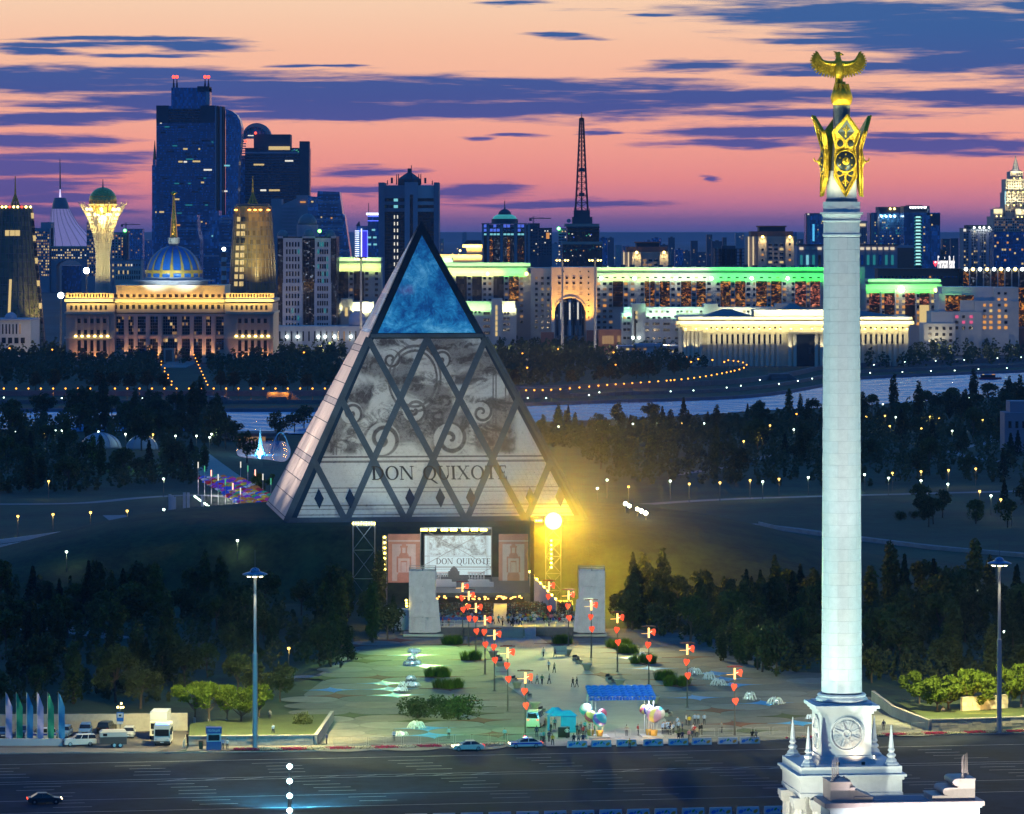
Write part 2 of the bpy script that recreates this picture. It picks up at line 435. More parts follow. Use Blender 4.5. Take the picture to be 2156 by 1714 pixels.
path([(560,1430),(640,1425),(700,1418),(780,1352)],4,z=.05)
path([(1560,1470),(1640,1450),(1730,1425),(1800,1420)],4,z=.05)
path([(1930,1300),(2020,1270),(2100,1268),(2180,1290)],5,z=.05)
path([(40,1330),(110,1322),(190,1335),(260,1345)],6,z=.045)
#the avenue
kerb=[(-420,1600),(0,1588),(400,1585),(720,1581),(1060,1573),(1600,1560),(1860,1551),(2156,1544),(2600,1531)]
KL=smooth_line(G2(kerb),5)
poly_sheet('road',KL+[Vector((140,380)),Vector((-140,380))],.02,m_asph)
mb=MB();wall_line(mb,KL,.14,.3);o=mb.build('kerb',m_kerb);tag(o,kind='structure')
KO=gp(1060,1573);UD=Vector((math.cos(R(9.6)),math.sin(R(9.6))));ND=Vector((UD.y,-UD.x))
def rp(u,n):return Vector((KO.x,KO.y))+UD*u+ND*n
dash=MB();dash.box(-2.5,2.5,-.09,.09,0,.004);dash_me=dash.mesh('lane_dash',m_paint)
nd=0
for n in(13.5,17,20.5,24,34.5,38,41.5,45,52,56):
 for k in range(-6,7):
  if nd>230:break
  p=rp(k*19+rnd.uniform(-1,1)+n*.2,n);o=mobj('lane_dash',dash_me,None,(p.x,p.y,.024),(0,0,R(9.6)));tag(o,kind='structure');nd+=1
for n,w in((9.3,.22),(29,.18),(31.2,.18),(49,.18),(61,.2)):
 mb=MB();mb.box(-140,140,-w/2,w/2,0,.004);p=rp(0,n);o=mb.build('lane_line',m_paint,loc=(p.x,p.y,.024),rot=(0,0,R(9.6)));tag(o,kind='structure')
for k in range(-9,9):
 if-1<k<2:continue
 p=rp(k*5.2-3,30.1);mb=MB();mb.add([(-1.6,-.9,0),(-1.2,-.9,0),(1.6,.9,0),(1.2,.9,0)],[(0,1,2,3)])
 o=mb.build('lane_hatch',m_paint,loc=(p.x,p.y,.026),rot=(0,0,R(9.6)));tag(o,kind='structure')
#the square
PZL=.13
plaza=[(800,1330),(725,1400),(640,1462),(690,1579),(1060,1570.5),(1600,1557.5),(1860,1548.5),(1990,1544.5),(1830,1475),(1700,1425),(1500,1345),(1330,1325)]
PPOLY=[gp(x,y,PZL)for x,y in plaza]
poly_sheet('plaza',PPOLY,PZL,m_pave)
def inside(p,poly):
 c=False;n=len(poly)
 for i in range(n):
  a,b=poly[i],poly[(i+1)%n]
  if(a[1]>p[1])!=(b[1]>p[1])and p[0]<(b[0]-a[0])*(p[1]-a[1])/(b[1]-a[1])+a[0]:c=not c
 return c
WALK=[gp(x,y,PZL)for x,y in[(1012,1339),(1132,1339),(1200,1386),(1259,1424),(1324,1450),(1399,1512),(1440,1566),(1150,1572),(1148,1510),(1113,1476),(1067,1443)]]
poly_sheet('walkway',WALK,PZL+.035,m_walk)
PITCH=9.4;GR=R(6.9);gu=Vector((math.cos(GR),math.sin(GR)));gv=Vector((-math.sin(GR),math.cos(GR)))
G0=gp(1290,1528,PZL).xy
disc_me=[]
for m in m_paved:
 mb=MB();mb.lathe([(PITCH/2-.04,0),(PITCH/2-.04,.018),(PITCH/2-.1,.024)],40)
 disc_me.append(mb.mesh('paving_disc',m))
nd=0
for j in range(-8,22):
 for i in range(-12,12):
  p=G0+gu*((i+.5)*PITCH)+gv*((j+.5)*PITCH)
  if inside(p,PPOLY)and not inside(p,WALK)and nd<290:
   o=mobj('paving_disc',rnd.choice(disc_me),None,(p.x,p.y,PZL+.002));tag(o,kind='structure');nd+=1
def astroid(r,n=7):
 pts=[]
 for q in range(4):
  cx_,cy_=(r,r,-r,-r)[q]*1.0,(r,-r,-r,r)[q]*1.0
  a0={0:180,1:90,2:0,3:270}[q]
  for k in range(n):
   a=R(a0+(270-180 if True else 0)*k/n)if False else R({0:180+90*(k/n),1:90+90*(k/n),2:0+90*(k/n),3:270+90*(k/n)}[q])
   pts.append((cx_+r*math.cos(a),cy_+r*math.sin(a)))
 return pts
def astroid_pts(r,n=8):
 pts=[]
 for(sx,sy,a0,a1)in((1,1,270,180),(-1,1,360,270),(-1,-1,90,0),(1,-1,180,90)):
  for k in range(n):
   a=R(a0+(a1-a0)*k/n);pts.append((sx*r+r*math.cos(a),sy*r+r*math.sin(a)))
 return pts
AST=astroid_pts(PITCH/2-.05)
def snap(px,py):
 p=gp(px,py,PZL).xy-G0;i=round(p.dot(gu)/PITCH);j=round(p.dot(gv)/PITCH)
 return G0+gu*(i*PITCH)+gv*(j*PITCH)
bed_me=None
USED=set()
def bed(px,py,mat,name,label,cat,group,grow=0.0,h=.06):
 p=snap(px,py);key=(round(p.x),round(p.y))
 if key in USED:return None
 USED.add(key)
 mb=MB();mb.prism([(x*(1+grow),y*(1+grow))for x,y in AST],0,h)
 o=mb.build(name,mat,loc=(p.x,p.y,PZL+.004),rot=(0,0,GR));tag(o,label,cat,group,None if label else 'structure');return p
BEDS=[]
for(px,py,gr_)in[(944,1360,1),(955,1385,1),(970,1428,1),(975,1445,1),(975,1470,0),(1010,1523,0),(1010,1545,0),(1225,1352,1),(1250,1365,1),(1285,1378,1),(1320,1400,1),(1330,1420,0),(1390,1430,1),(1410,1450,1),(1500,1500,0),(1540,1525,0),(860,1350,0),(790,1360,0),(745,1430,0),(725,1470,0),(1470,1385,0),(1600,1530,0)]:
 p=bed(px,py,m_mulch,'flower_bed',None,None,None)
 if p is not None:BEDS.append((p,gr_))
def water_bed(px,py):return bed(px,py,m_pool,'pool',None,None,None,h=.03)
for q_ in((880,1500),(945,1500),(985,1490),(820,1520),(760,1500),(1005,1505),(730,1395),(770,1385),(720,1430),(1560,1540),(1640,1510),(1480,1540)):bed(*q_,m_lawn2,'lawn',None,None,None)
POOLS=[water_bed(*q)for q in[(700,1447),(760,1449),(840,1446),(860,1440),(868,1380),(800,1462),(840,1505),(868,1528),(850,1545),(870,1400),(1320,1362),(1345,1380),(1380,1392),(1400,1410),(1460,1420),(1500,1432),(1545,1440),(1520,1475),(1580,1478),(1640,1482),(1690,1505),(1670,1480),(1700,1520),(1560,1485)]]
#the city across the river
Q=1.18738
class Zone(Site):
 """a Site whose survey sheet is an enlargement: origin ox, oy and scale sc"""
 def __init__(s,zone,name,label,cat,px,d,group=None):
  s.ox,s.oy,s.sc=zone;Site.__init__(s,name,label,cat,(px/s.sc+s.ox)/Q,d,group)
  s.kk=s.k/s.sc/Q
 def x(s,v):return((v/s.sc+s.ox)/Q-s.px)*s.k
 def z(s,v):return 0.0 if v is None else max(0.0,H-((v/s.sc+s.oy)/Q-HY)*s.k)
 def w(s,v):return v*s.kk
 def pane(s,px,py,w,h,mat,y=0.0,name='window',t=.25,frame=None):
  f=1/s.sc/Q;a,b=w*f,h*f
  k0=s.k;X,Zv=s.x(px),s.z(py)
  key=(round(a,3),round(b,3),mat.name,name,frame.name if frame else 0)
  if key not in s.cache:
   wa,hb=a*k0/2,b*k0/2;mb=MB()
   if frame:
    g=min(wa,hb)*.18
    mb.box(-wa,wa,-t,0,-hb,-hb+g,1);mb.box(-wa,wa,-t,0,hb-g,hb,1)
    mb.box(-wa,-wa+g,-t,0,-hb+g,hb-g,1);mb.box(wa-g,wa,-t,0,-hb+g,hb-g,1)
    mb.add([(-wa+g,-t*.3,-hb+g),(wa-g,-t*.3,-hb+g),(wa-g,-t*.3,hb-g),(-wa+g,-t*.3,hb-g)],[(0,1,2,3)],0)
    s.cache[key]=mb.mesh(name,[mat,frame])
   else:
    mb.box(-wa,wa,-t,0,-hb,hb);s.cache[key]=mb.mesh(name,mat)
  return mobj(name,s.cache[key],s.root,(X,y,Zv))
 def wloc(s,px,py,y=0.0):return(s.root.location.x+s.x(px),s.d+y,s.z(py))
Z1=(0,0,2.4488);Z2=(0,380,2.764);Z3=(350,180,2.4483);Z4=(800,380,3.08);Z5=(1450,480,3.5344);Z6=(1950,380,3.2967);ZD=(0,0,1/Q)
def glass(name,c,rough=.12,lines=0.0,sx=1.6,sz=3.4,metal=0.0):
 m=bpy.data.materials.new(name);m.use_nodes=True;N=NT(m.node_tree);b=N.n['Principled BSDF']
 pos=N.new('ShaderNodeTexCoord').outputs['Object']
 sp=N.new('ShaderNodeSeparateXYZ');N.set(sp.inputs[0],pos)
 ix=N.math('FLOOR',N.math('DIVIDE',N.math('ADD',sp.outputs[0],sp.outputs[1]),sx));iz=N.math('FLOOR',N.math('DIVIDE',sp.outputs[2],sz))
 wn=N.new('ShaderNodeTexWhiteNoise',noise_dimensions='3D');N.set(wn.inputs['Vector'],N.comb(ix,iz,0))
 N.set(b.inputs['Base Color'],N.mix(wn.outputs['Value'],(*[x*.6 for x in c],1),(*[x*1.35 for x in c],1)))
 N.set(b.inputs['Roughness'],N.math('MULTIPLY_ADD',wn.outputs['Value'],.2,rough))
 b.inputs['Specular IOR Level'].default_value=.8;b.inputs['Metallic'].default_value=metal
 MATS[name]=m;return m
g_blue=glass('blue_curtain_glass',(.10,.32,.60),metal=.6);g_navy=glass('navy_curtain_glass',(.07,.24,.5),metal=.6);g_dark=glass('dark_curtain_glass',(.012,.018,.028))
g_green=glass('green_gold_glass',(.07,.10,.05),.2,sx=2,sz=3);g_gold=glass('gold_glass',(.20,.15,.05),.25,sx=2,sz=3);g_bronze=glass('bronze_glass',(.035,.022,.012))
m_white=M('white_stone',(.56,.56,.57),.7,var=.08,scale=.05);m_grey=M('grey_stone',(.34,.34,.37),.7,var=.1,scale=.05);m_lil=M('pale_cladding',(.42,.40,.46),.7,var=.1,scale=.05)
m_beige=M('beige_stone',(.50,.40,.32),.75,var=.1,scale=.05);m_cream=M('cream_stone',(.58,.52,.40),.7,var=.08,scale=.05);m_slate=M('dark_slate',(.06,.075,.10),.6,var=.2,scale=.05)
m_bandc=M('spandrel',(.04,.10,.17),.35,var=.2,scale=.05);m_brown=M('red_brown_cladding',(.26,.12,.09),.7,var=.15,scale=.05);m_steel=M('steel',(.16,.17,.19),.4,.6,var=.1)
m_rust=M('mast_paint',(.14,.05,.05),.6,var=.1);m_goldm=M('gold_leaf',(.83,.55,.10),.28,1.0,var=.1,scale=.8);m_roofb=M('blue_roof',(.06,.09,.13),.5,var=.12,scale=.1)
def E(name,c,s):return M(name,(.05,.05,.05),.4,var=0,emit=c,es=s)
w_warm=E('lit_window_warm',(1,.72,.28),.75);w_dim=E('lit_window_dim',(1,.55,.2),.28);w_white=E('lit_window_white',(1,.95,.8),1.0);w_or=E('lit_window_orange',(1,.42,.08),.75);w_cyan=E('lit_window_cyan',(.3,.9,1),.7)
w_mag=E('lit_window_magenta',(1,.12,.3),.7);w_teal=E('lit_window_teal',(.05,.55,.6),.35);w_bl=E('lit_window_blue',(.1,.2,1),.8);w_green=E('lit_window_green',(.15,1,.5),.5)
n_blue=E('neon_blue',(.10,.14,1),3.0);n_white=E('neon_white',(.75,.8,1),2.2);l_or=E('lamp_orange',(1,.42,.06),9);l_yel=E('lamp_yellow',(1,.72,.2),8);l_wh=E('lamp_white',(.85,1,.95),8);l_red=E('beacon_red',(1,.06,.03),4);l_green=E('lamp_green',(.15,1,.2),8)
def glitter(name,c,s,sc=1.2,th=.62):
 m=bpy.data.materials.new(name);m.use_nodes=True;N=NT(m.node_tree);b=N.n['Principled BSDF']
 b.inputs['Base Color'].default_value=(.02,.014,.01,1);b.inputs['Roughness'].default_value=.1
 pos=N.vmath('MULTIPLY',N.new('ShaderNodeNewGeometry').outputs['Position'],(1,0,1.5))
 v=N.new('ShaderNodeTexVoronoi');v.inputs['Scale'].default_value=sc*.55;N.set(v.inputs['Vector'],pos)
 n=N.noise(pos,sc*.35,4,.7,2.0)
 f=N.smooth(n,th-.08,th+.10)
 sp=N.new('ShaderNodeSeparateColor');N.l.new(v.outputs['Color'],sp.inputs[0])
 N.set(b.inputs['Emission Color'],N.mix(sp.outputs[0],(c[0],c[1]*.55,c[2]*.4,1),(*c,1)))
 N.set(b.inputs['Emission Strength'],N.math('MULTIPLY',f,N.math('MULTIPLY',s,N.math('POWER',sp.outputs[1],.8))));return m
gl_or=glitter('glint_glow_amber',(1,.50,.10),1.25,.75,.56);gl_dim=glitter('glint_glow_dim',(1,.55,.15),.7,.8,.62);gl_pink=glitter('glint_glow_rose',(1,.38,.22),1.3,.75,.55);gl_col=glitter('lit_shopfront',(.5,.7,1),.7,.7,.6)  # amber, dim and rose glints: reflections in the glass painted as emission
WDARK=[(g_dark,8),(w_dim,1)];WMIX=[(g_dark,5),(w_warm,2),(w_dim,3)];WORA=[(g_dark,4),(w_or,2),(w_dim,3)]
def cornice(s,x0,x1,y0,y1,mat,y=-1.0,dep=2.0,name='cornice'):return s.slab(name,x0,y0,x1,y1,mat,y,dep)
def strip_light(name,s,x0,x1,py,y,ty,tpy,power,color,thick=.6):
 """a fixture row along a ledge, shining on the wall behind it"""
 a,b=s.wloc(x0,py,y),s.wloc(x1,py,y);c=((a[0]+b[0])/2,a[1],a[2]);t=s.wloc((x0+x1)/2,tpy,ty)
 o=area(name,c,(c[0],t[1],t[2]),power,color,abs(b[0]-a[0]),thick);return o
#Ak Orda: columned palace with the blue dome
s=Zone(Z2,'palace','wide palace with gold-ribbed blue dome, tall gold spire and orange-lit columns','palace',1175,2500)
CXA=1175
def mir(v):return 2*CXA-v
for a,b,m_,y0,d_ in((460,800,m_beige,-4,60),(800,CXA+375,m_beige,0,60),(mir(800),mir(460),m_beige,-4,60)):
 s.slab('wall',a,1118,b,None,m_,y0,d_)
 s.slab('attic',a+4,1045,b-4,1112,m_beige,y0+.6,d_-1)
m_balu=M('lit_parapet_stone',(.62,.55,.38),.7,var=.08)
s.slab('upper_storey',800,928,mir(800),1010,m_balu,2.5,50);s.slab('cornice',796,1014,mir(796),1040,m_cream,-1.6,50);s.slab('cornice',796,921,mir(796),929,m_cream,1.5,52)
for a,b in((452,790),(mir(790),mir(452))):
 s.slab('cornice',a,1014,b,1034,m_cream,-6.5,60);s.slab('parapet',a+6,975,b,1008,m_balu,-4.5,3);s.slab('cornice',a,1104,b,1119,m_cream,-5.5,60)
 s.slab('cornice',a,1275,b,1290,m_cream,-5.3,4)
 for k in range(14):s.pane(a+36+k*20.5,992,9,24,g_bronze,-4.5,'baluster_opening',.1)
 for k in range(8):s.pane(a+45+k*34,1074,20,34,g_dark,-3.4,frame=m_beige)
 for k in range(5):
  x=a+100+k*44
  for yy,hh in((1166,36),(1243,34),(1338,80),(1405,46)):s.pane(x,yy,26,hh,g_dark,-4,frame=m_beige)
 for k in range(6):
  x=a+78+k*44
  for ya,yb in((1130,1274),(1292,1440)):
   mb=MB();x0,x1=s.x(x-8),s.x(x+8);mb.box(x0,x1,-5.6,-4,s.z(yb),s.z(ya)-.2);mb.box(x0-.6,x1+.6,-5.8,-4,s.z(ya+6),s.z(ya)-.25);s.part('pilaster',mb,m_beige)
  spot('facade_uplight',s.wloc(x,1282,-6.6),s.wloc(x,1160,-4.2),1700,(1,.45,.12),80,.8)
  spot('facade_uplight',s.wloc(x,1440,-8.5),s.wloc(x,1330,-4.2),2400,(1,.45,.14),70,.8)
 for k in range(6):
  mb=MB();x=s.x(a+78+k*44);mb.lathe([(.7,0),(.9,.6),(.5,.9)],8);o=s.part('uplight',mb,l_yel);o.location=(x,-6.0,s.z(1276))
for k in range(-9,10):
 s.pane(CXA+k*42,994,28,26,g_bronze,2.5,frame=m_cream)
 s.pane(CXA+k*42,1070,26,34,g_dark,.6,frame=m_beige)
for k in range(-12,13):
 mb=MB();mb.prismy([(s.x(CXA+k*29-11),s.z(958)),(s.x(CXA+k*29+11),s.z(958)),(s.x(CXA+k*29),s.z(942))],2.1,2.5);s.part('frieze_ornament',mb,m_cream)
pil=[68,152,236,300]
for sg in(-1,1):
 for p_ in pil:
  mb=MB();x=s.x(CXA+sg*p_);w_=s.w(14);mb.box(x-w_,x+w_,-2.4,0,0,s.z(1122));mb.box(x-w_-.8,x+w_+.8,-2.7,0,s.z(1132),s.z(1121));s.part('pilaster',mb,m_beige)
  spot('facade_uplight',s.wloc(CXA+sg*p_,1436,-6),s.wloc(CXA+sg*p_,1300,-1),5200,(1,.50,.2),60,.8)
 for c_,w_ in((110,52),(194,56),(268,38),(345,52)):
  for(ya,yb)in((1136,1262),(1290,1425 if c_!=345 else 1365)):
   nx=4 if w_>40 else 3;ny=6
   for i in range(nx):
    for j in range(ny):
     s.pane(CXA+sg*c_-w_/2+w_*(i+.5)/nx,ya+(yb-ya)*(j+.5)/ny,w_/nx-1.6,(yb-ya)/ny-1.6,rnd.choice([g_dark]*11+[w_dim,g_navy]),0,'pane',.12)
for i in range(6):
 for j in range(6):
  for(ya,yb)in((1136,1262),(1290,1425)):
   s.pane(CXA-48+96*(i+.5)/6,ya+(yb-ya)*(j+.5)/6,14.4,(yb-ya)/6-1.6,rnd.choice([g_dark]*12+[w_dim,w_warm]),0,'pane',.12)
s.slab('cornice',800,1268,mir(800),1286,m_beige,-1,2)
mb=MB();s.box(mb,CXA-36,1355,CXA+36,None,-9,9);s.part('porch',mb,m_beige);s.pane(CXA,1405,44,80,m_brown,-9,'door',.2)
mb=MB();r0=s.w(208)
mb.lathe([(r0+2.5,s.z(921)),(r0+2.5,s.z(898)),(r0+6,s.z(896)),(r0+6,s.z(888)),(r0,s.z(884)),(s.w(196),s.z(868))],40,c=(0,28));s.part('drum',mb,m_grey)
m_dome=M('blue_dome_tiles',(.02,.13,.46),.35,.1,var=.15,scale=.4)
zb,zt,rr=s.z(868),s.z(648),s.w(195)
prof=[(max(.4,rr*math.cos(R(a))**.96),zb+(zt-zb)*math.sin(R(a)))for a in range(0,91,6)]
mb=MB();mb.lathe(prof,48,c=(0,28));s.part('dome',mb,m_dome,smooth=True)
m_rib=M('gold_rib',(.55,.36,.05),.45,.3,var=.1)
for k in range(16):
 an=2*math.pi*(k+.5)/16-math.pi/2+math.pi/16;mb=MB();vs_=[]
 for j,(r_,z_)in enumerate(prof[:-2]):
  wd=(.055*(1-j/len(prof))+.006)
  for e in(-wd,wd):vs_.append(((r_+.25)*math.cos(an+e),28+(r_+.25)*math.sin(an+e),z_+.1))
 mb.add(vs_,[(2*j,2*j+1,2*j+3,2*j+2)for j in range(len(prof)-3)]);s.part('dome_rib',mb,m_rib)
mb=MB();rg=rr*math.cos(R(10))+.45
for k in range(60):
 an=2*math.pi*k/60;mb.box(-.8,.8,-.25,.25,-.9,.9);o=len(mb.v)-8
 mb.xform(Matrix.Translation((rg*math.cos(an),28+rg*math.sin(an),zb+(zt-zb)*math.sin(R(10))))@Matrix.Rotation(an+math.pi/2,4,'Z'),o)
q=s.part('dome_studs',mb,m_rib);q['kind']='stuff'
mb=MB();mb.lathe([(s.w(30),s.z(648)),(s.w(32),s.z(634)),(s.w(40),s.z(630)),(s.w(42),s.z(592)),(s.w(34),s.z(590))],20,c=(0,28));s.part('lantern',mb,m_cream)
mb=MB();mb.lathe([(s.w(25),s.z(592)),(s.w(19),s.z(480)),(s.w(11),s.z(400)),(.5,s.z(300))],10,c=(0,28));s.part('spire',mb,m_goldm)
mb=MB();mb.lathe([(.3,s.z(302)),(1.6,s.z(285)),(.3,s.z(268))],10,c=(0,28))
for k in range(9):
 a,b=R(200+k*15.5),R(200+(k+1)*15.5);c_=Vector((0,28,s.z(268)));rr_=s.w(22)
 mb.cone(c_+Vector((math.cos(a),0,math.sin(a)))*rr_,c_+Vector((math.cos(b),0,math.sin(b)))*rr_,.5,.5,6)
s.part('finial',mb,m_goldm)
spot('dome_flood',s.wloc(CXA-150,925,-14),s.wloc(CXA-60,760,15),36000,(.75,.95,1),80,.7);spot('dome_flood',s.wloc(CXA+150,925,-14),s.wloc(CXA+60,760,15),36000,(.75,.95,1),80,.7)
spot('spire_flood',s.wloc(CXA-40,640,2),s.wloc(CXA,430,28),30000,(1,.78,.3),50,.6);spot('spire_flood',s.wloc(CXA+50,640,8),s.wloc(CXA,430,28),20000,(1,.78,.3),50,.6)
strip_light('attic_light',s,805,mir(805),1013,-1.2,2.5,975,5600,(1,.54,.08),.5)
strip_light('attic_light',s,456,790,1013,-6.3,-4.5,985,2600,(1,.54,.08),.5);strip_light('attic_light',s,mir(790),mir(456),1013,-6.3,-4.5,985,2600,(1,.54,.08),.5)
strip_light('cornice_light',s,805,mir(805),1050,-4.0,-1.6,1028,4600,(1,.70,.16),.4)
strip_light('cornice_light',s,456,790,1050,-9,-6.5,1026,3600,(1,.72,.2),.4);strip_light('cornice_light',s,mir(790),mir(456),1050,-9,-6.5,1026,3600,(1,.72,.2),.4)
#two tapering golden towers
def gold_tower(zone,label,px,d,ytop,rt,ybot,rb,spire,mat,wins):
 s=Zone(zone,'conical_tower',label,'tower',px,d,'tapering golden towers')
 zt=s.z(ytop);zb_=s.z(ybot);rT,rB=s.w(rt),s.w(rb);r0=rB+(rB-rT)*zb_/(zt-zb_)
 n=44;mb=MB();mb.lathe([(r0,0),(rB,zb_),(rT,zt),(rT-1.5,zt+.6)],n,sy=.8,c=(0,rT));s.part('shell',mb,mat)
 mb=MB()
 for k in range(10):mb.lathe([(rT*.9,zt+.5),(rT*.9,zt+1.6)],n,sy=.8,c=(0,rT))if k==0 else None
 s.part('roof_ring',mb,m_steel)
 def surf(u,z,off=.3):
  r=rB+(rT-rB)*(z-zb_)/(zt-zb_)+off;x=r*u;return Vector((x,rT-.8*math.sqrt(max(0,r*r-x*x)),z))
 zs=s.z(spire);zl=zt+(zs-zt)*.42
 mb=MB()
 for k in range(8):
  a=math.pi*k/4;mb.cone((s.w(34)*math.cos(a),rT+s.w(34)*math.sin(a),zt),(.4*math.cos(a),rT+.4*math.sin(a),zl),.45,.35,5)
 for f in(.25,.5,.75):mb.lathe([(s.w(34)*(1-f)+.5,zt+(zl-zt)*f),(s.w(34)*(1-f)+.5,zt+(zl-zt)*f+.6)],8,c=(0,rT))
 mb.lathe([(s.w(9),zl-2),(s.w(5),zl+(zs-zl)*.4),(.25,zs)],8,c=(0,rT));s.part('spire',mb,m_rib)
 for k in range(-7,8):
  u=math.sin(k/7.5*math.pi/2);a,b,c=surf(u,0),surf(u,zb_),surf(u,zt);mb=MB();mb.cone(a,c,.22,.22,4);s.part('mullion',mb,m_steel)
 for j in range(1,18):
  z=zt*j/18;r=rB+(rT-rB)*(z-zb_)/(zt-zb_)+.12;mb=MB();mb.lathe([(r,z),(r,z+.35)],n,sy=.8,c=(0,rT),cap=False);s.part('floor_band',mb,m_steel)
 return s,surf,zt,zb_
s,surf,zt,zb_=gold_tower(Z1,'tapering golden tower with orange-lit crown right of the blue-domed palace',1541,2900,1262,112,1714,142,1075,g_gold,0)
pm={}
def tpane(s,p,w,h,mat,name='window'):
 k=(w,h,mat.name)
 if k not in pm:mb=MB();mb.box(-w/2,w/2,-.3,.3,-h/2,h/2);pm[k]=mb.mesh(name,mat)
 return mobj(name,pm[k],s.root,p)
for j in range(10):
 z=s.z(1342+j*44)
 for u in(-.66,-.44):tpane(s,surf(u,z),2.7,3.0,w_warm if rnd.random()<.85 else g_dark)
for u in(-.8,-.12,.16,.42,.8):
 p=surf(u,zt-3.0,1.2);mb=MB();mb.lathe([(.5,0),(1.2,.5),(.5,1)],8);o=s.part('crown_lamp',mb,l_or);o.location=p
 spot('crown_light',(s.root.location.x+p.x,s.d+p.y-2.2,zt+1),(s.root.location.x+p.x*1.08,s.d+p.y+1.5,zt-18),4500,(1,.42,.08),75,.8)
spot('tower_flood',s.wloc(1700,1690,-45),s.wloc(1575,1500,0),120000,(1,.72,.25),60,.8);spot('tower_flood',s.wloc(1400,1700,-40),s.wloc(1500,1450,0),60000,(.9,.9,.3),60,.8)
s,surf,zt,zb_=gold_tower(Z2,'tapering dark green-gold tower at the far left with red beacons on its rim',92,2850,385,120,1270,206,165,g_green,0)
for j in range(15):
 z=s.z(440+j*52);tpane(s,surf(.93,z,.2),2.6,3.6,w_warm if j%3==0 else g_dark)
for u in(-.3,-.05,.2):tpane(s,surf(u,s.z(560)),3,3.6,w_warm)
for u in(.0,):
 mb=MB();mb.cone(surf(u-.1,s.z(880),.4),surf(u-.13,s.z(1130),.4),.9,.9,6);s.part('light_strip',mb,w_warm)
for k in range(9):
 u=-.9+k*.225;p=surf(u,zt+.5,.3);mb=MB();mb.sph((0,0,0),.8,8);o=s.part('beacon',mb,l_red if k%3==0 else l_yel);o.location=p
spot('tower_flood',s.wloc(330,1260,-10),s.wloc(215,800,12),90000,(1,.55,.2),70,.8)
s=Zone(Z2,'court_building','low white building with slit windows and a small dome at the far left','building',60,2620)
s.slab('wall',-60,1162,212,None,m_white,0,50);s.slab('cornice',-64,1156,216,1166,m_lil,-1,52)
s.grid(-40,1185,150,1262,8,1,11,70,WDARK,0,frame=m_white);s.grid(-40,1280,180,1325,5,1,28,40,[(g_dark,1)],0)
mb=MB();mb.sph((s.x(42),25,s.z(1158)),s.w(46),16,0,(1,1,1.0),True);s.part('dome',mb,m_lil,smooth=True)
#tent tower, arch building, tree-of-life tower
s=Zone(Z2,'tent_pavilion','giant translucent tent with a leaning cone and thin mast, lit pale violet','pavilion',440,6400)
m_tent=M('tent_membrane',(.50,.46,.62),.6,var=.1,scale=.02,emit=(.55,.45,.85),es=.30)
rows=[(315,395,40),(360,398,55),(392,399,62)];rows2=[(392,399,62),(440,408,78),(500,426,100),(560,452,130),(620,478,160),(680,500,195)]
def loft(s,rows,n=28,y=40):
 mb=MB();vs_=[]
 for(yy,xc,r)in rows:
  for i in range(n):a=2*math.pi*i/n;vs_.append((s.x(xc)+s.w(r)*math.cos(a),y+s.w(r)*.8*math.sin(a),s.z(yy)))
 mb.add(vs_,[(j*n+i,j*n+(i+1)%n,(j+1)*n+(i+1)%n,(j+1)*n+i)for j in range(len(rows)-1)for i in range(n)][::1]);mb.f=[f[::-1]for f in mb.f]
 mb.f.append(tuple(range(n)));mb.m.append(0);return mb
s.part('crown',loft(s,rows),m_steel);s.part('membrane',loft(s,rows2),m_tent)
for k in range(9):
 mb=MB();a=math.pi+math.pi*(k+.5)/9;pts=[(s.x(xc)+(s.w(r)+.4)*math.cos(a),40+(s.w(r)+.4)*.8*math.sin(a),s.z(yy))for(yy,xc,r)in rows2];mb.tube(pts,.45,4);s.part('cable',mb,m_lil)
mb=MB();mb.cone((s.x(397),40,s.z(318)),(s.x(395),40,s.z(45)),s.w(7),.5,8);s.part('mast',mb,m_steel);mb=MB();mb.cone((s.x(397),38,s.z(312)),(s.x(397),38,s.z(255)),s.w(7.5),s.w(3),8);s.part('mast_light',mb,E('mast_violet',(.7,.6,1),1.5))
s=Zone(Z2,'arch_building','grey stone office block with a great arch and warm scattered windows beside the lattice tower','building',470,5400)
mb=MB();W=[(350,870),(350,655),(600,655),(600,870),(562,870),(562,790)]
arc=[(476+86*math.cos(R(a)),790-44*math.sin(R(a)))for a in range(0,181,15)]
poly=[(350,1000),(390,1000)]+[(x,y)for x,y in arc[::-1]]+[(562,1000),(600,1000),(600,655),(350,655)]
mb.prismy([(s.x(x),s.z(y))for x,y in poly],0,40);s.part('arch_block',mb,m_grey)
for a,b,t in((240,346,525),(602,668,485),(276,346,485)):s.slab('tower',a,t,b,None,m_grey,-6 if a!=276 else 10,40)
s.slab('cornice',345,650,605,660,m_cream,-2,4)
s.grid(245,545,345,860,7,16,8,10,[(g_dark,5),(w_warm,3),(w_dim,3)],-6);s.grid(355,668,598,740,16,4,8,9,[(g_dark,4),(w_warm,3),(w_white,1)],0);s.grid(604,500,664,860,4,18,8,10,[(g_dark,6),(w_warm,3),(w_dim,2)],-6)
s.slab('screen_hall',392,788,560,None,g_navy,60,20)
s=Zone(Z2,'observation_tower','white lattice tower flaring to a crown of rods round a golden sphere','tower',711,3950)
prof=[(912,50),(840,47),(740,46),(680,50),(620,58),(560,70),(500,88),(450,108),(400,138),(360,160)]
nr=30;m_lat=M('white_lattice_steel',(.62,.60,.52),.5,.1,var=.05)
z0=s.z(912)
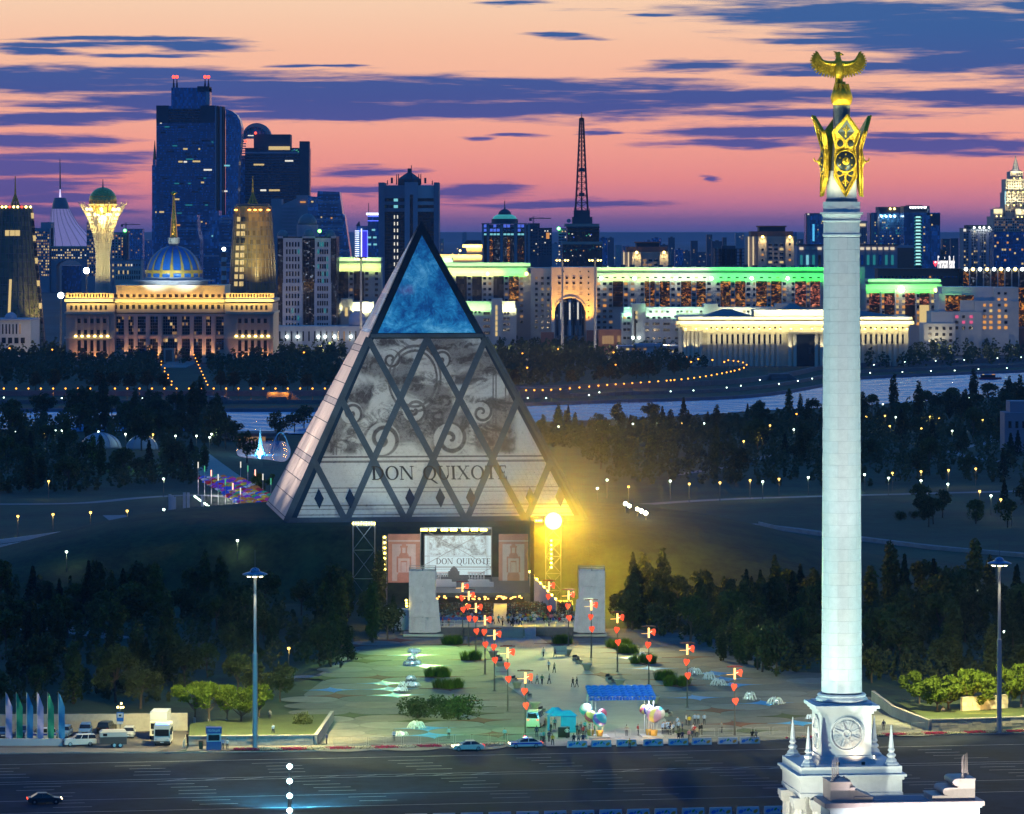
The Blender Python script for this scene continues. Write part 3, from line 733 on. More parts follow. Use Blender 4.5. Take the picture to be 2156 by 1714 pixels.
for k in range(nr):
 a=2*math.pi*k/nr;mb=MB();pts=[]
 for i,(yy,r)in enumerate(prof):
  aa=a+(i%2)*.06;pts.append((s.w(r)*math.cos(aa),s.w(r)*math.sin(aa),s.z(yy)))
 pts=[(s.w(50)*math.cos(a),s.w(50)*math.sin(a),0)]+pts
 if k%3==0:r=170;pts.append((s.w(r)*math.cos(a),s.w(r)*math.sin(a),s.z(346)))
 mb.tube(pts,.42,5);s.part('rod',mb,m_lat)
 mb=MB();pts=[]
 for i,(yy,r)in enumerate(prof[2:9]):aa=a+i*.2;pts.append((s.w(r)*math.cos(aa),s.w(r)*math.sin(aa),s.z(yy)))
 mb.tube(pts,.25,4);s.part('brace',mb,m_lat)
for yy,r in prof[:8]+[(650,53),(590,63),(530,78),(475,97),(790,46),(710,47)]:
 mb=MB();mb.lathe([(s.w(r)+.2,s.z(yy)),(s.w(r)+.2,s.z(yy)+.6)],nr,cap=False);s.part('ring',mb,m_lat)
mb=MB();mb.lathe([(s.w(44),0),(s.w(42),s.z(740)),(s.w(38),s.z(600)),(s.w(46),s.z(440))],20);s.part('shaft',mb,m_cream)
mb=MB();mb.sph((0,0,s.z(340)),s.w(97),28);s.part('sphere',mb,M('gold_mirror_glass',(.62,.44,.10),.25,.6,var=.25,scale=.5),smooth=True)
for yy in(310,340,372):
 mb=MB();r=math.sqrt(max(1,s.w(97)**2-(s.z(yy)-s.z(340))**2))+.2;mb.lathe([(r,s.z(yy)),(r,s.z(yy)+.5)],28,cap=False);s.part('sphere_band',mb,m_rib)
mb=MB();mb.lathe([(s.w(90),s.z(352)),(s.w(99),s.z(366)),(s.w(90),s.z(372))],28,cap=False);s.part('lit_gallery',mb,E('gallery_glow',(1,.62,.12),1.6))
mb=MB();mb.cone((0,0,s.z(248)),(0,0,s.z(188)),.8,.25,6);mb.lathe([(s.w(10),s.z(252)),(s.w(6),s.z(242))],10);s.part('antenna',mb,m_steel)
for k in range(16):
 a=2*math.pi*k/16;mb=MB();mb.sph((0,0,0),1.5,8);o=s.part('crown_lamp',mb,E('crown_lamp',(1,.72,.2),12));o.location=(s.w(108)*math.cos(a),s.w(108)*math.sin(a),s.z(432 if k%2 else 396))
P0=s.root.location
for k in range(5):
 a=math.pi+math.pi*(k+.5)/5;c_,sn=math.cos(a),math.sin(a)
 spot('tower_uplight',(P0.x+44*c_,P0.y+44*sn,3),(P0.x+10*c_,P0.y+10*sn,70),110000,(1,.80,.28),60,.7)
point('crown_glow',(P0.x,P0.y-s.w(70),s.z(455)),60000,(1,.7,.2),2)
def block(zone,label,px0,y0,px1,d,mat,nx,ny,w,h,pool,name='apartment_block',cat='building',group=None,dep=30,y1=None,wy1=None,frame=None,skip=0,roof=True):
 s=Zone(zone,name,label,cat,(px0+px1)/2,d,group)
 s.slab('wall',px0,y0,px1,y1,mat,0,dep)
 if nx:s.grid(px0+2,y0+h,px1-2,wy1,nx,ny,w,h,pool,0,frame=frame,skip=skip)
 if roof:s.slab('roof_parapet',px0-1,y0-4,px1+1,y0,m_slate,-.4,dep+.8)
 return s
s=block(Z2,'small block with warm windows right of the lattice tower',770,560,880,5600,m_grey,5,9,9,9,[(g_dark,4),(w_warm,2),(w_or,1)],wy1=735)
s.slab('stair_tower',850,545,880,None,m_slate,-4,20);mb=MB();mb.sph((0,0,0),2,8);o=s.part('beacon',mb,l_green);o.location=(s.x(866),-6,s.z(543))
block(Z2,'plain dark blue block under the tower crane',882,535,985,6200,g_blue,6,12,9,8,[(g_navy,12),(w_dim,1)],wy1=735)
s=block(Z2,'low pale building in two lit tiers left of the palace dome',770,748,975,4600,m_grey,11,3,9,14,[(w_warm,3),(g_dark,2),(w_white,1)],wy1=880,y1=None)
s.slab('front_wing',800,800,985,None,m_cream,-14,14);s.grid(806,812,978,885,11,2,7,24,[(g_dark,3),(w_warm,1)],-14)
def crane(zone,px,ytop,ybase,x0,x1,d,label):
 s=Zone(zone,'tower_crane',label,'crane',px,d,'tower cranes over the far city');mb=MB();w=s.w(4)
 for sx in(-w,w):
  for sy in(0,2*w):mb.cone((sx,sy,s.z(ybase)),(sx,sy,s.z(ytop)),.35,.35,4)
 n=8;za,zb2=s.z(ybase),s.z(ytop)
 for k in range(n):mb.cone((-w,0,za+(zb2-za)*k/n),(w,0,za+(zb2-za)*(k+1)/n),.25,.25,4)
 s.part('mast',mb,m_steel);mb=MB();zj=s.z(ytop+14);mb.box(s.x(x0),s.x(x1),-.6,.6,zj-.5,zj+.5);s.part('jib',mb,m_steel)
 mb=MB();mb.cone((0,0,s.z(ytop)),(s.x(x1)*.8,0,zj),.2,.2,4);mb.cone((0,0,s.z(ytop)),(s.x(x0)*.8,0,zj),.2,.2,4);s.part('tie',mb,m_steel)
 mb=MB();mb.box(s.x(x0),s.x(x0)+3,-1.5,1.5,zj-3,zj);s.part('counterweight',mb,m_slate)
crane(Z2,870,488,600,835,970,6000,'tower crane with a long jib over the dark block by the lattice tower')
crane(Z4,1643,497,560,1610,1778,5000,'tower crane with a long jib right of the blue-lit domed tower')
#twin office towers
def banded(s,x0,y0,x1,yb,mat,y,dep,name,step,bm=m_bandc):
 s.slab(name,x0,y0,x1,None,mat,y,dep)
 yy=y0+step
 while yy<yb:s.slab('floor_band',x0+1.5,yy,x1-1.5,yy+step*.36,bm,y-.35,.35);yy+=step
s=Zone(Z1,'office_tower','tallest dark blue office tower with rooftop block and four red-tipped antennas','tower',1150,5100)
banded(s,957,648,1315,1500,g_navy,0,60,'tower_body',16.5)
s.slab('left_slab',925,1010,957,None,g_blue,12,40);s.slab('left_slab',929,975,945,1010,g_blue,14,30)
mb=MB();mb.cone((s.x(938),20,s.z(975)),(s.x(939),20,s.z(858)),2.2,.3,6);s.part('left_spire',mb,M('spire_copper',(.5,.25,.08),.5,.4,var=.1));
s.slab('crown_block',1045,535,1278,648,g_navy,8,44);s.slab('crown_step',1205,527,1278,560,m_slate,7,44);s.slab('recess',1030,668,1228,756,g_dark,-.3,.3)
s.slab('edge_pier',1258,560,1279,640,m_lil,6,10)
for a,b in((1228,1313),(957,1032)):s.slab('shoulder',a,646,b,752,m_slate,-1.2,10)
for k,x in enumerate((1318,1330,1346,1362)):s.slab('pier',x,646+k*2,x+(7 if k!=2 else 12),None,m_lil if k%2==0 else m_brown,-3+k*1.5,30)
mb=MB();cv=[(1378,1900),(1450,1900),(1452,1300),(1458,1000),(1474,860),(1476,780),(1466,735),(1445,700),(1415,678),(1378,666)]
mb.prismy([(s.x(x),s.z(y))for x,y in cv],10,50);s.part('curved_wing',mb,g_blue)
for k in range(40):
 yy=700+k*16;s.slab('floor_band',1380,yy,1450,yy+5,g_navy,9.6,.4)
for(x,y,w,m_)in((1135,912,26,w_warm),(1220,912,10,w_warm),(1105,990,26,w_warm),(1135,991,20,w_white),(1203,988,46,w_warm),(1272,1040,50,w_white),(1240,1117,18,w_warm),(1080,1220,36,w_warm),(990,1298,28,w_warm),(955,1299,8,w_warm),(985,725,16,w_white),(985,752,10,w_white),(1300,870,12,w_teal)):s.pane(x,y,w,10,m_,-.5)
for(x,y,w,m_)in((1386,1013,36,w_cyan),(1374,1170,30,w_white)):s.pane(x,y,w,9,m_,9.4)
for i in range(60):s.pane(rnd.uniform(975,1300),700+16.5*rnd.randint(4,45)+11,rnd.choice((18,30,44)),7,g_dark if rnd.random()<.6 else w_teal,-.3,t=.1)if rnd.random()<.6 else None
for x in(1055,1075,1248,1269):
 mb=MB();mb.cone((s.x(x),20,s.z(535)),(s.x(x),20,s.z(505)),1.4,1.0,6);mb.cone((s.x(x),20,s.z(505)),(s.x(x),20,s.z(472)),.8,.4,6);s.part('antenna',mb,m_slate);mb=MB();mb.sph((0,0,0),2.0,8);o=s.part('beacon',mb,l_red);o.location=(s.x(x),20,s.z(467))
s=Zone(Z1,'office_tower','second dark office tower with a warm-lit top floor and glazed arched crown behind','tower',1690,5300)
banded(s,1500,905,1890,1500,g_dark,0,60,'tower_body',17);s.slab('crown_block',1552,822,1776,905,m_slate,4,40);s.slab('corner_pier',1834,865,1892,None,m_slate,-3,30);s.slab('side_wing',1450,955,1500,None,g_blue,14,40)
for k in range(9):s.slab('balcony_band',1452,845+k*15,1502,852+k*15,m_lil,11,4)
mb=MB();pts=[(1565+90*math.cos(R(a)),842-92*math.sin(R(a)))for a in range(0,181,10)];pin=[(1555+78*math.cos(R(a)),846-72*math.sin(R(a)))for a in range(0,181,10)]
for i in range(18):mb.prismy([(s.x(x),s.z(y))for x,y in(pts[i+1],pin[i+1],pin[i],pts[i])],20,44)
s.part('arched_crown',mb,M('crown_pale',(.35,.42,.42),.5,var=.1));mb=MB();mb.prismy([(s.x(x),s.z(y))for x,y in pin[::-1]][::-1],30,34);s.part('crown_glazing',mb,g_blue)
for k in range(7):
 mb=MB();a=pin[2+k*2];mb.cone((s.x(1485+k*22),29,s.z(846)),(s.x(pin[16-k*2][0]),29,s.z(pin[16-k*2][1])),.5,.5,4);s.part('crown_bar',mb,m_lil)
for(x,y,w,h,m_)in((1710,907,130,22,w_warm),(1585,1008,64,10,w_warm),(1770,985,50,9,w_white),(1612,1165,36,11,w_white),(1680,1165,66,11,w_warm),(1535,830,36,6,w_white)):s.pane(x,y,w,h,m_,-.7)
for k in range(12):s.pane(1790+k*7+rnd.uniform(-2,2),905+rnd.uniform(0,28),6,6,rnd.choice((w_teal,w_green,w_bl)),-.7)
s.slab('terrace_band',1500,930,1834,940,m_lil,-.9,.6)
for(x,y)in((1505,866),(1460,950),(1565,815)):mb=MB();mb.sph((0,0,0),1.6,8);o=s.part('beacon',mb,l_red);o.location=(s.x(x),-2,s.z(y))
#stepped apartment towers
def stepped(label,pts,d,mat,step,lit,bx):
 s=Zone(Z1,'stepped_tower',label,'tower',sum(p[0]for p in pts)/len(pts),d,'stepped apartment towers in the centre')
 mb=MB();mb.prismy([(s.x(x),s.z(y))for x,y in pts],0,40);s.part('tower_body',mb,mat)
 for(x0,x1,ya,yb)in bx:
  yy=ya
  while yy<yb:
   e=(rnd.random()-.5)*10;s.slab('balcony_band',x0+abs(e),yy,x1+e*.5,yy+step*.42,m_lil if mat is not g_blue or rnd.random()<.3 else m_bandc,-1.2,1.2);yy+=step
 for(x,y,w,m_)in lit:s.pane(x,y,w,9,m_,-1.3)
 return s
stepped('grey stepped apartment tower with lilac balconies behind the golden tower',[(1655,1900),(1890,1900),(1890,1195),(1815,1195),(1815,1215),(1722,1255),(1722,1218),(1660,1218)][::1],4400,m_grey,22,[(1855,1237,34,w_or),(1835,1420,12,w_warm)],[(1724,1812,1262,1640),])
stepped('blue stepped tower with a slanting right side between the grey tower and the domed one',[(1885,1900),(2155,1900),(2150,1600),(2110,1320),(2098,1310),(2078,1175),(1945,1170),(1940,1205),(1885,1200)],4300,g_blue,21,[(1912,1235,14,w_warm),(1968,1330,8,w_warm),(2030,1335,10,w_or)],[(1945,2076,1190,1300),(1888,2100,1320,1500),(1900,2140,1510,1640)])
stepped('low blue stepped tower with white bands behind the palace dome',[(1075,1900),(1225,1900),(1225,1470),(1210,1400),(1205,1315),(1145,1315),(1140,1345),(1065,1345)],3900,g_blue,20,[(1090,1378,26,w_or)],[(1082,1200,1360,1480),(1100,1220,1500,1640)])
stepped('narrow grey-blue tower just left of the golden tower',[(1230,1900),(1425,1900),(1425,1310),(1340,1320),(1340,1290),(1280,1290),(1280,1420),(1232,1420)],4100,g_blue,21,[(1235,1358,10,w_warm),(1300,1445,8,w_cyan),(1262,1368,6,w_or)],[(1342,1420,1335,1640),(1210,1340,1520,1690)])
s=Zone(Z1,'brick_chimney','red and white banded chimney with a dazzling white light, left of the golden tower','chimney',1370,3300)
for k in range(6):
 mb=MB();mb.lathe([(s.w(16),s.z(1714-k*28)),(s.w(15),s.z(1686-k*28))],12);s.part('band',mb,m_brown if k%2 else m_white)
mb=MB();mb.lathe([(s.w(16),0),(s.w(16),s.z(1714))],12);s.part('base',mb,m_brown);mb=MB();mb.sph((0,0,s.z(1525)),s.w(11),14);s.part('lamp',mb,E('dazzling_white',(.75,.95,1),25))
#white parliament tower with green domes
s=Zone(Z3,'parliament_tower','white tower of slit-windowed pylons with green-blue domes, between palace and pyramid','tower',1020,2750)
m_gdome=M('grey_green_dome',(.12,.19,.22),.5,.2,var=.15)
s.slab('glass_core',838,1008,1200,None,g_dark,6,45);
for a,b in((876,992),(1070,1166)):s.slab('pylon',a,1016,b,None,m_white,0,50);s.slab('pylon_base',a-2,1290,b+4,None,m_white,-3,10)
for a,b in((840,872),(992,1070),(1168,1198)):s.slab('cornice',a,1005,b,1018,m_lil,3,10)
for a,b in((876,992),(1070,1166)):
 n=5 if b-a>100 else 5
 for j in range(13):
  yy=1055+j*45
  if yy>1570:break
  for i in range(n):s.pane(a+14+(b-a-26)*(i+.5)/n,yy,8.5,28,g_dark if rnd.random()<.9 else w_teal,0 if yy<1285 else-3)
for a,b in((840,874),(994,1068),(1168,1198)):
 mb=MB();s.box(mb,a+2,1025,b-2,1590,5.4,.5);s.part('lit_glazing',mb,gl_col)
 for i in range(3):s.slab('mullion',a+(b-a)*(i+1)/4-1,1025,a+(b-a)*(i+1)/4+1,1590,m_slate,4.9,.5)
for(x,yb_,yt,r,dr)in((1015,930,866,59,66),(1030,1004,962,33,36),(870,1006,966,34,36),(1160,1006,966,34,36)):
 mb=MB();mb.lathe([(s.w(dr),s.z(1010)),(s.w(dr),s.z(yb_+4))],24,c=(s.x(x),24 if r>40 else 8));s.part('drum',mb,m_lil)
 rr=s.w(r);zz=s.z(yb_+4);hh=s.z(yt)-zz
 mb=MB();mb.lathe([(max(.3,rr*math.cos(R(a))),zz+hh*math.sin(R(a)))for a in range(0,91,10)],24,c=(s.x(x),24 if r>40 else 8));s.part('dome',mb,m_gdome,smooth=True)
mb=MB();mb.sph((s.x(1100),-2,s.z(974)),s.w(11),12);s.part('green_lamp',mb,E('green_beam',(.2,1,.15),6))
s=Zone(Z3,'annex','long low white annex with small dome and wall lamps left of the pyramid','building',1120,2690)
s.slab('wall',832,1556,1420,None,m_white,0,30);s.grid(838,1575,1410,1660,16,1,8,60,WDARK,0)
for x in(900,965,1093,1135,1190,1290):mb=MB();mb.sph((0,0,0),.9,8);o=s.part('wall_lamp',mb,l_wh);o.location=(s.x(x),-1,s.z(1620))
mb=MB();rr=s.w(52);mb.lathe([(rr,s.z(1556)),(rr,s.z(1512))]+[(max(.3,rr*.96*math.cos(R(a))),s.z(1512)+s.w(48)*math.sin(R(a)))for a in range(0,91,15)],20,c=(s.x(1325),12));s.part('dome',mb,m_lil,smooth=True)
#parliament slab behind the pyramid's tip
s=Zone(Z4,'twin_slab_tower','tall lilac-white slab tower with a dark rooftop lantern rising behind the pyramid','tower',682,3250)
s.slab('tower_body',470,256,895,None,g_dark,4,50)
m_lil2=M('lilac_stone',(.30,.27,.33),.75,var=.1,scale=.05)
for a,b,t in((450,497,235),(652,752,233),(876,915,234)):s.slab('pier',a,t,b,None,m_lil2 if a!=652 else m_lil,0 if a!=652 else-2,54)
for a,b,m_ in((497,652,m_lil2),(752,876,m_white)):
 s.slab('top_band',a,256,b,356,m_,2,40);s.slab('floor_band',a,381,b,408,m_,2.5,4);s.slab('floor_band',a,432,b,460,m_,2.5,4)
s.slab('stair_glass',693,328,716,None,g_dark,-2.3,.3)
for j in range(14):
 for x in(572,596):s.pane(x,500+j*52,8,26,w_white,4,t=.4)
for y in(370,420):s.pane(583,y,32,22,w_cyan,4,t=.4)
for k in range(20):s.slab('floor_line',755,480+k*24,874,483+k*24,m_slate,3.5,.5);s.slab('floor_line',499,480+k*24,650,483+k*24,m_slate,3.6,.4)
mb=MB();mb.lathe([(s.w(95),s.z(256)),(s.w(95),s.z(208)),(s.w(80),s.z(195)),(s.w(24),s.z(158)),(s.w(15),s.z(154)),(s.w(15),s.z(126)),(s.w(10),s.z(122))],8,c=(0,25),a0=R(22.5),a1=R(382.5));s.part('lantern',mb,m_slate)
for x,y in((550,196),(808,198)):s.slab('flue',x-8,y,x+8,240,m_slate,10,5)
for x,y in((586,170),(600,168),(757,168),(773,168),(515,215),(862,218),(700,100)):mb=MB();mb.cone((s.x(x),16,s.z(250)),(s.x(x),16,s.z(y)),.5,.3,5);s.part('antenna',mb,m_slate)
s=Zone(Z4,'neon_building','twin glass block outlined in blue neon with a white neon roof line','building',360,4300)
s.slab('low_block',280,570,368,None,g_navy,6,30);s.slab('tall_block',368,490,450,None,g_navy,0,40);s.slab('neon_crown',356,468,450,486,n_white,-2,42)
for yy in(494,528):s.slab('neon_line',368,yy,450,yy+4,n_blue,-.6,.6)
s.slab('neon_panel',318,606,366,None,E('neon_panel',(.06,.04,.9),.9),5,.8);s.slab('neon_line',314,590,322,None,n_white,4,1);s.slab('neon_line',362,604,368,None,n_blue,4,1);s.slab('neon_line',280,604,368,610,n_blue,4,1)
for k in range(13):s.slab('balcony_light',268,605+k*16,300,611+k*16,n_white,3,3)
for x,y in((380,658),(422,658),(380,712),(424,712),(412,600)):s.pane(x,y,26,14,w_cyan,0)
mb=MB();mb.cone((s.x(374),4,s.z(490)),(s.x(374),4,s.z(392)),.6,.3,5);s.part('antenna',mb,m_slate);mb=MB();mb.cone((s.x(292),10,s.z(572)),(s.x(300),10,s.z(535)),2.5,.4,5);s.part('roof_mast',mb,m_slate)
#the long government house
GREEN=(.18,1,.22);WARMG=(1,.95,.55)
m_gh=M('government_stone',(.46,.43,.40),.75,var=.08,scale=.03);m_gh2=M('government_white',(.56,.56,.52),.75,var=.08,scale=.03)
def gov(zone,label,x0,x1,ytop,d,mat,step=True):
 s=Zone(zone,'government_block',label,'building',(x0+x1)/2,d,'blocks of the long government house')
 return s
s=gov(Z4,'government block left of the pyramid with two lit parapets',127,452,812,2820,m_gh)
s.slab('wall',100,893,470,None,m_gh,0,40);s.slab('parapet',100,858,470,893,m_gh2,1,38);s.slab('upper_parapet',100,812,470,840,m_gh2,8,28);s.slab('roof_gap',105,840,465,858,m_slate,9,26)
strip_light('parapet_light',s,104,466,897,-3,1,876,2900,(.75,1,.25),.4);strip_light('parapet_light',s,104,466,848,5,8,825,2500,(.6,1,.3),.4)
for a,b in((142,218),(262,340)):s.slab('atrium',a,920,b,1142,g_bronze,-.8,.8)
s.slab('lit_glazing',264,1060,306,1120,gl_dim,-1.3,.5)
for x in(160,180,240,360,435):
 for j in range(5):s.pane(x,935+j*42,24,20,g_dark if rnd.random()<.85 else w_dim,0 if x in(240,360,435)else-.8)
s.slab('front_wing',100,1150,425,None,m_gh2,-25,24);s.slab('front_tower',172,1125,262,None,m_gh2,-28,20);s.pane(216,1225,22,66,w_warm,-28)
strip_light('wing_light',s,104,170,1206,-29,-25,1172,1600,(1,.95,.5),.4);strip_light('wing_light',s,265,420,1206,-29,-25,1172,3600,(1,.95,.5),.4)
s=gov(Z4,'government block with green-lit parapets behind the right edge of the pyramid',925,1625,853,2800,m_gh)
s.slab('wall',840,935,1622,None,m_gh,0,40);s.slab('parapet',840,893,1600,934,m_gh2,1,36);s.slab('upper_parapet',840,853,1620,879,m_gh2,8,26);s.slab('roof_gap',845,879,1615,893,m_slate,9,24);s.slab('end_tower',1622,892,1782,None,m_gh2,-4,44)
s.slab('back_block',840,808,1022,853,m_gh2,14,20)
strip_light('parapet_light',s,850,1400,938,-3,1,914,5600,(.85,1,.28),.4);strip_light('parapet_light',s,1400,1598,938,-3,1,914,2300,(.15,1,.15),.4);strip_light('parapet_light',s,850,1616,886,5,8,866,5000,(.45,1,.25),.4);strip_light('parapet_light',s,900,1020,850,11,14,830,1700,(.4,1,.3),.4)
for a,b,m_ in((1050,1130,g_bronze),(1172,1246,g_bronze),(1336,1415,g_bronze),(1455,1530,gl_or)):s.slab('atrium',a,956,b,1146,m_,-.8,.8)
for x in(1150,1268,1308,1435,1552):
 for j in range(9):s.pane(x,972+j*42,22,20,g_dark if rnd.random()<.82 else w_dim,0)
for x in(1666,1712,1757):
 for j in range(10):s.pane(x,970+j*42,20,20,rnd.choice([g_dark]*5+[w_dim]),-4)
s.slab('front_wing',1040,1200,1512,None,m_gh2,-26,26);s.slab('front_attic',1040,1145,1322,1200,m_gh2,-25,20);s.slab('front_tower',1322,1125,1405,None,m_gh2,-30,30);s.slab('front_attic',1405,1145,1502,1200,m_gh2,-25,20)
strip_light('wing_light',s,1060,1318,1204,-29,-25,1175,2600,(.45,1,.3),.4);strip_light('wing_light',s,1408,1498,1204,-29,-25,1175,2000,(1,.95,.45),.4)
for j in range(6):s.pane(1360,1192+j*40,16,32,w_warm,-30)
for x in(1422,1450):
 for j in range(4):s.pane(x,1236+j*42,20,20,g_dark,-26)
for j in range(4):s.pane(1285,1236+j*50,50,20,g_dark,-26)
for x in(1170,1200,1230):s.pane(x,1228,18,16,g_dark,-26)
for x,y in((1290,938),(1590,938)):mb=MB();mb.sph((0,0,0),1.2,8);o=s.part('flood_lamp',mb,l_yel);o.location=(s.x(x),-3,s.z(y));spot('wall_wash',s.wloc(x,936,-5),s.wloc(x,1010,0),1500,(1,.9,.5),90,.9)
s=Zone(Z4,'gate_block','orange-lit gate block with a tall arch over the boulevard','gate',1955,2760)
poly=[(1782,1900),(1782,887),(2132,887),(2132,1900),(2045,1900),(2045,1240)]+[(1925+120*math.cos(R(a)),1240-118*math.sin(R(a)))for a in range(10,171,10)]+[(1805,1240),(1805,1900)]
mb=MB();mb.prismy([(s.x(x),max(0,H-((y/s.sc+s.oy)/Q-HY)*s.k))for x,y in poly][::-1],-8,50);s.part('arch_wall',mb,m_gh2)
for x in(1842,1900,1953,2007):
 for y,m_ in((968,g_bronze),(1008,g_bronze),(1050,m_gh),(1092,m_gh)):
  if y<1092 or x in(1842,2007):s.pane(x,y,24,22,m_,-8,frame=m_gh2)
for j in range(9):s.pane(2066,920+j*44,10,11,g_dark,-8)
for x in(1875,2000):s.pane(x,922,7,7,g_dark,-8)
ring=MB()
for k in range(16):
 a,b=R(k*180/16),R((k+1)*180/16)
 ring.prismy([(s.x(1925+r_*math.cos(t_)),s.z(1240-r_*.985*math.sin(t_)))for r_,t_ in((120,a),(130,a),(130,b),(120,b))],-9,-8)
s.part('arch_moulding',ring,m_gh2)
for x in(1800,2052):spot('arch_uplight',s.wloc(x,1370,-22),s.wloc(1925+(x-1925)*.8,1120,-8),90000,(1,.42,.04),70,.8)
for yy in(1340,):spot('arch_inner_light',s.wloc(1925,yy,20),s.wloc(1925,1130,22),40000,(1,.5,.08),120,.8);
s.slab('plinth',1700,1385,1800,None,m_brown,-14,8);s.slab('plinth',2050,1370,2220,None,m_brown,-14,8)
s=Zone(Z4,'boulevard_towers','slim lit towers seen through the great gate arch','building',1925,3150)
for k,x in enumerate((1818,1850,1885,1915,1945,1980,2015)):s.slab('tower',x,1120+(k%2)*20,x+18,None,m_white if k%2 else g_dark,k%3*6,20);s.slab('lit_glazing',x+4,1160,x+12,1290,w_white if k%2 else gl_col,k%3*6-.5,.4)
s=gov(Z5,'longest government block, green parapet over rows of amber glass bays',130,2430,665,2780,m_gh)
XR=2430
s.slab('wall',132,766,XR,None,m_gh,0,45);s.slab('parapet',132,717,XR,765,m_gh2,1,40);s.slab('upper_parapet',134,666,XR-20,694,m_gh2,8,30);s.slab('roof_gap',140,694,XR-30,717,m_slate,9,28)
for a,b,c_ in((136,640,(.62,1,.30)),(640,1150,(.62,1,.5)),(1150,1700,(.10,1,.14)),(1700,XR-4,(.05,1,.08))):
 strip_light('parapet_light',s,a,b,770,-3,1,742,(b-a)*8,c_,.4);strip_light('parapet_light',s,a,b,706,5,8,680,(b-a)*6,c_,.4)
for i,(a,b)in enumerate(((290,380),(570,660),(705,792),(892,982),(1028,1112),(1240,1330),(1370,1462),(1555,1650),(1688,1780),(1900,1996),(2034,2122))):
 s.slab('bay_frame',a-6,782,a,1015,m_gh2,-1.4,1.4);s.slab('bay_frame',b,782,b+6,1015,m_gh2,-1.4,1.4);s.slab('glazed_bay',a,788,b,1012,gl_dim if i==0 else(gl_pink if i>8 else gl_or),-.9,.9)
 for j in range(4):s.slab('transom',a,788+45*(j+1),b,791+45*(j+1),m_slate,-1.1,.3)
for x in(165,218,272,405,465,550,688,822,874,1006,1140,1224,1352,1488,1545,1672,1805,1886,2016):
 for j in range(5 if x>480 else 10):s.pane(x,810+j*48.5,30,23,rnd.choice([g_dark]*4+[w_or,w_dim,w_dim]),0)
for k in range(28):s.pane(165+k*72,756,28,12,g_bronze if rnd.random()<.7 else w_dim,1)
for x in(185,480,845,1160,1515,1832):
 mb=MB();mb.sph((0,0,0),1.1,8);o=s.part('flood_lamp',mb,l_wh);o.location=(s.x(x),-3,s.z(762));spot('wall_wash',s.wloc(x,762,-5),s.wloc(x,850,0),1700,(1,1,.8),95,.9)
for x in(430,615,800,1115,1465,1785,2125):s.slab('pilaster',x-5,770,x+5,1015,m_gh2,-1.6,1.6)
for i in range(26):s.slab('roof_plant',200+i*84,650+rnd.uniform(-8,8),240+i*84,668,m_slate,20,8)
s=gov(Z5,'white front wing with pale-lit attic before the longest government block',365,1500,1015,2700,m_gh2)
s.slab('wall',365,1072,850,None,m_gh2,0,30);s.slab('wall',525,1120,805,None,m_gh2,-4,10);s.slab('attic',388,1018,1095,1072,m_gh2,2,25);s.slab('tower',455,985,576,None,m_gh2,-5,24);s.slab('tower',1095,988,1220,1090,m_gh2,2,24);s.slab('attic',1220,1020,1900,1080,m_gh2,4,25);s.slab('wall',850,1075,1950,None,m_gh,6,25);s.slab('block',1732,990,1860,1030,m_gh2,2,20)
for x in(485,510):s.pane(x,1175,18,250,g_dark,-5)if x==485 else None
for j in range(3):s.pane(497,1065+j*40,18,26,w_warm if j<2 else g_dark,-5.3)
for x in(396,430):
 for j in range(4):s.pane(x,1110+j*53+(20 if j==3 else 0),26,22,w_or if j==0 and rnd.random()<.7 else g_dark,0)
for x,w in((577,60),(670,60),(763,60)):
 for y in(1164,1217):s.pane(x,y,w,22,g_dark,-4)
for x in(567,600,653,700,750,787):s.pane(x,1110,26,18,g_dark,0);s.pane(x,1290,22,18,g_dark,-4)
for x in(625,678,727,777,865,897,948,985,1070,1455,1490,1530):s.pane(x,1058,22,20,rnd.choice((w_dim,g_dark)),2 if x<1100 else 4)
for y in(1164,1217,1290):s.pane(852,y,26,22,w_or if y<1200 else g_dark,0)
strip_light('wing_light',s,580,1090,1078,-3,2,1045,4200,(.6,1,.65),.4);strip_light('wing_light',s,390,452,1078,-3,2,1045,1100,(.4,1,.6),.4);strip_light('wing_light',s,1222,1540,1084,-1,4,1050,2600,(.9,1,.6),.4);spot('tower_wash',s.wloc(590,1030,-8),s.wloc(540,1010,-5),700,(.4,1,.5),120)
for x in(465,520):mb=MB();mb.sph((0,0,0),.9,8);o=s.part('ground_lamp',mb,l_wh);o.location=(s.x(x),-8,s.z(1285));spot('wall_wash',s.wloc(x,1290,-9),s.wloc(x,1180,-4),1600,(.8,1,.8),70,.9)
for x in(475,490,547,560,1120,1178,1205):mb=MB();mb.cone((s.x(x),5,s.z(990)),(s.x(x),5,s.z(945)),.4,.3,5);s.part('antenna',mb,m_steel)
s=Zone(Z5,'guard_house','long low white guard building with lit windows among trees across the river','building',620,2560)
s.slab('wall',335,1370,905,None,m_white,0,15);s.slab('roof',328,1358,912,1371,m_lil,-1,17);s.slab('roof',480,1340,730,1356,m_lil,3,8);s.grid(640,1385,900,1425,8,1,14,22,[(w_warm,2),(g_dark,3)],0);s.grid(345,1378,600,1400,5,1,26,16,[(w_dim,1),(w_warm,1)],0)
s=Zone(Z5,'glass_kiosk','small lit glass pavilion below the government block beside the gate','kiosk',275,2640)
s.slab('wall',165,1215,365,None,m_brown,2,20);s.grid(195,1270,300,1345,4,1,24,74,[(w_dim,1)],2);s.grid(330,1270,360,1340,2,1,13,70,[(w_dim,1)],2)
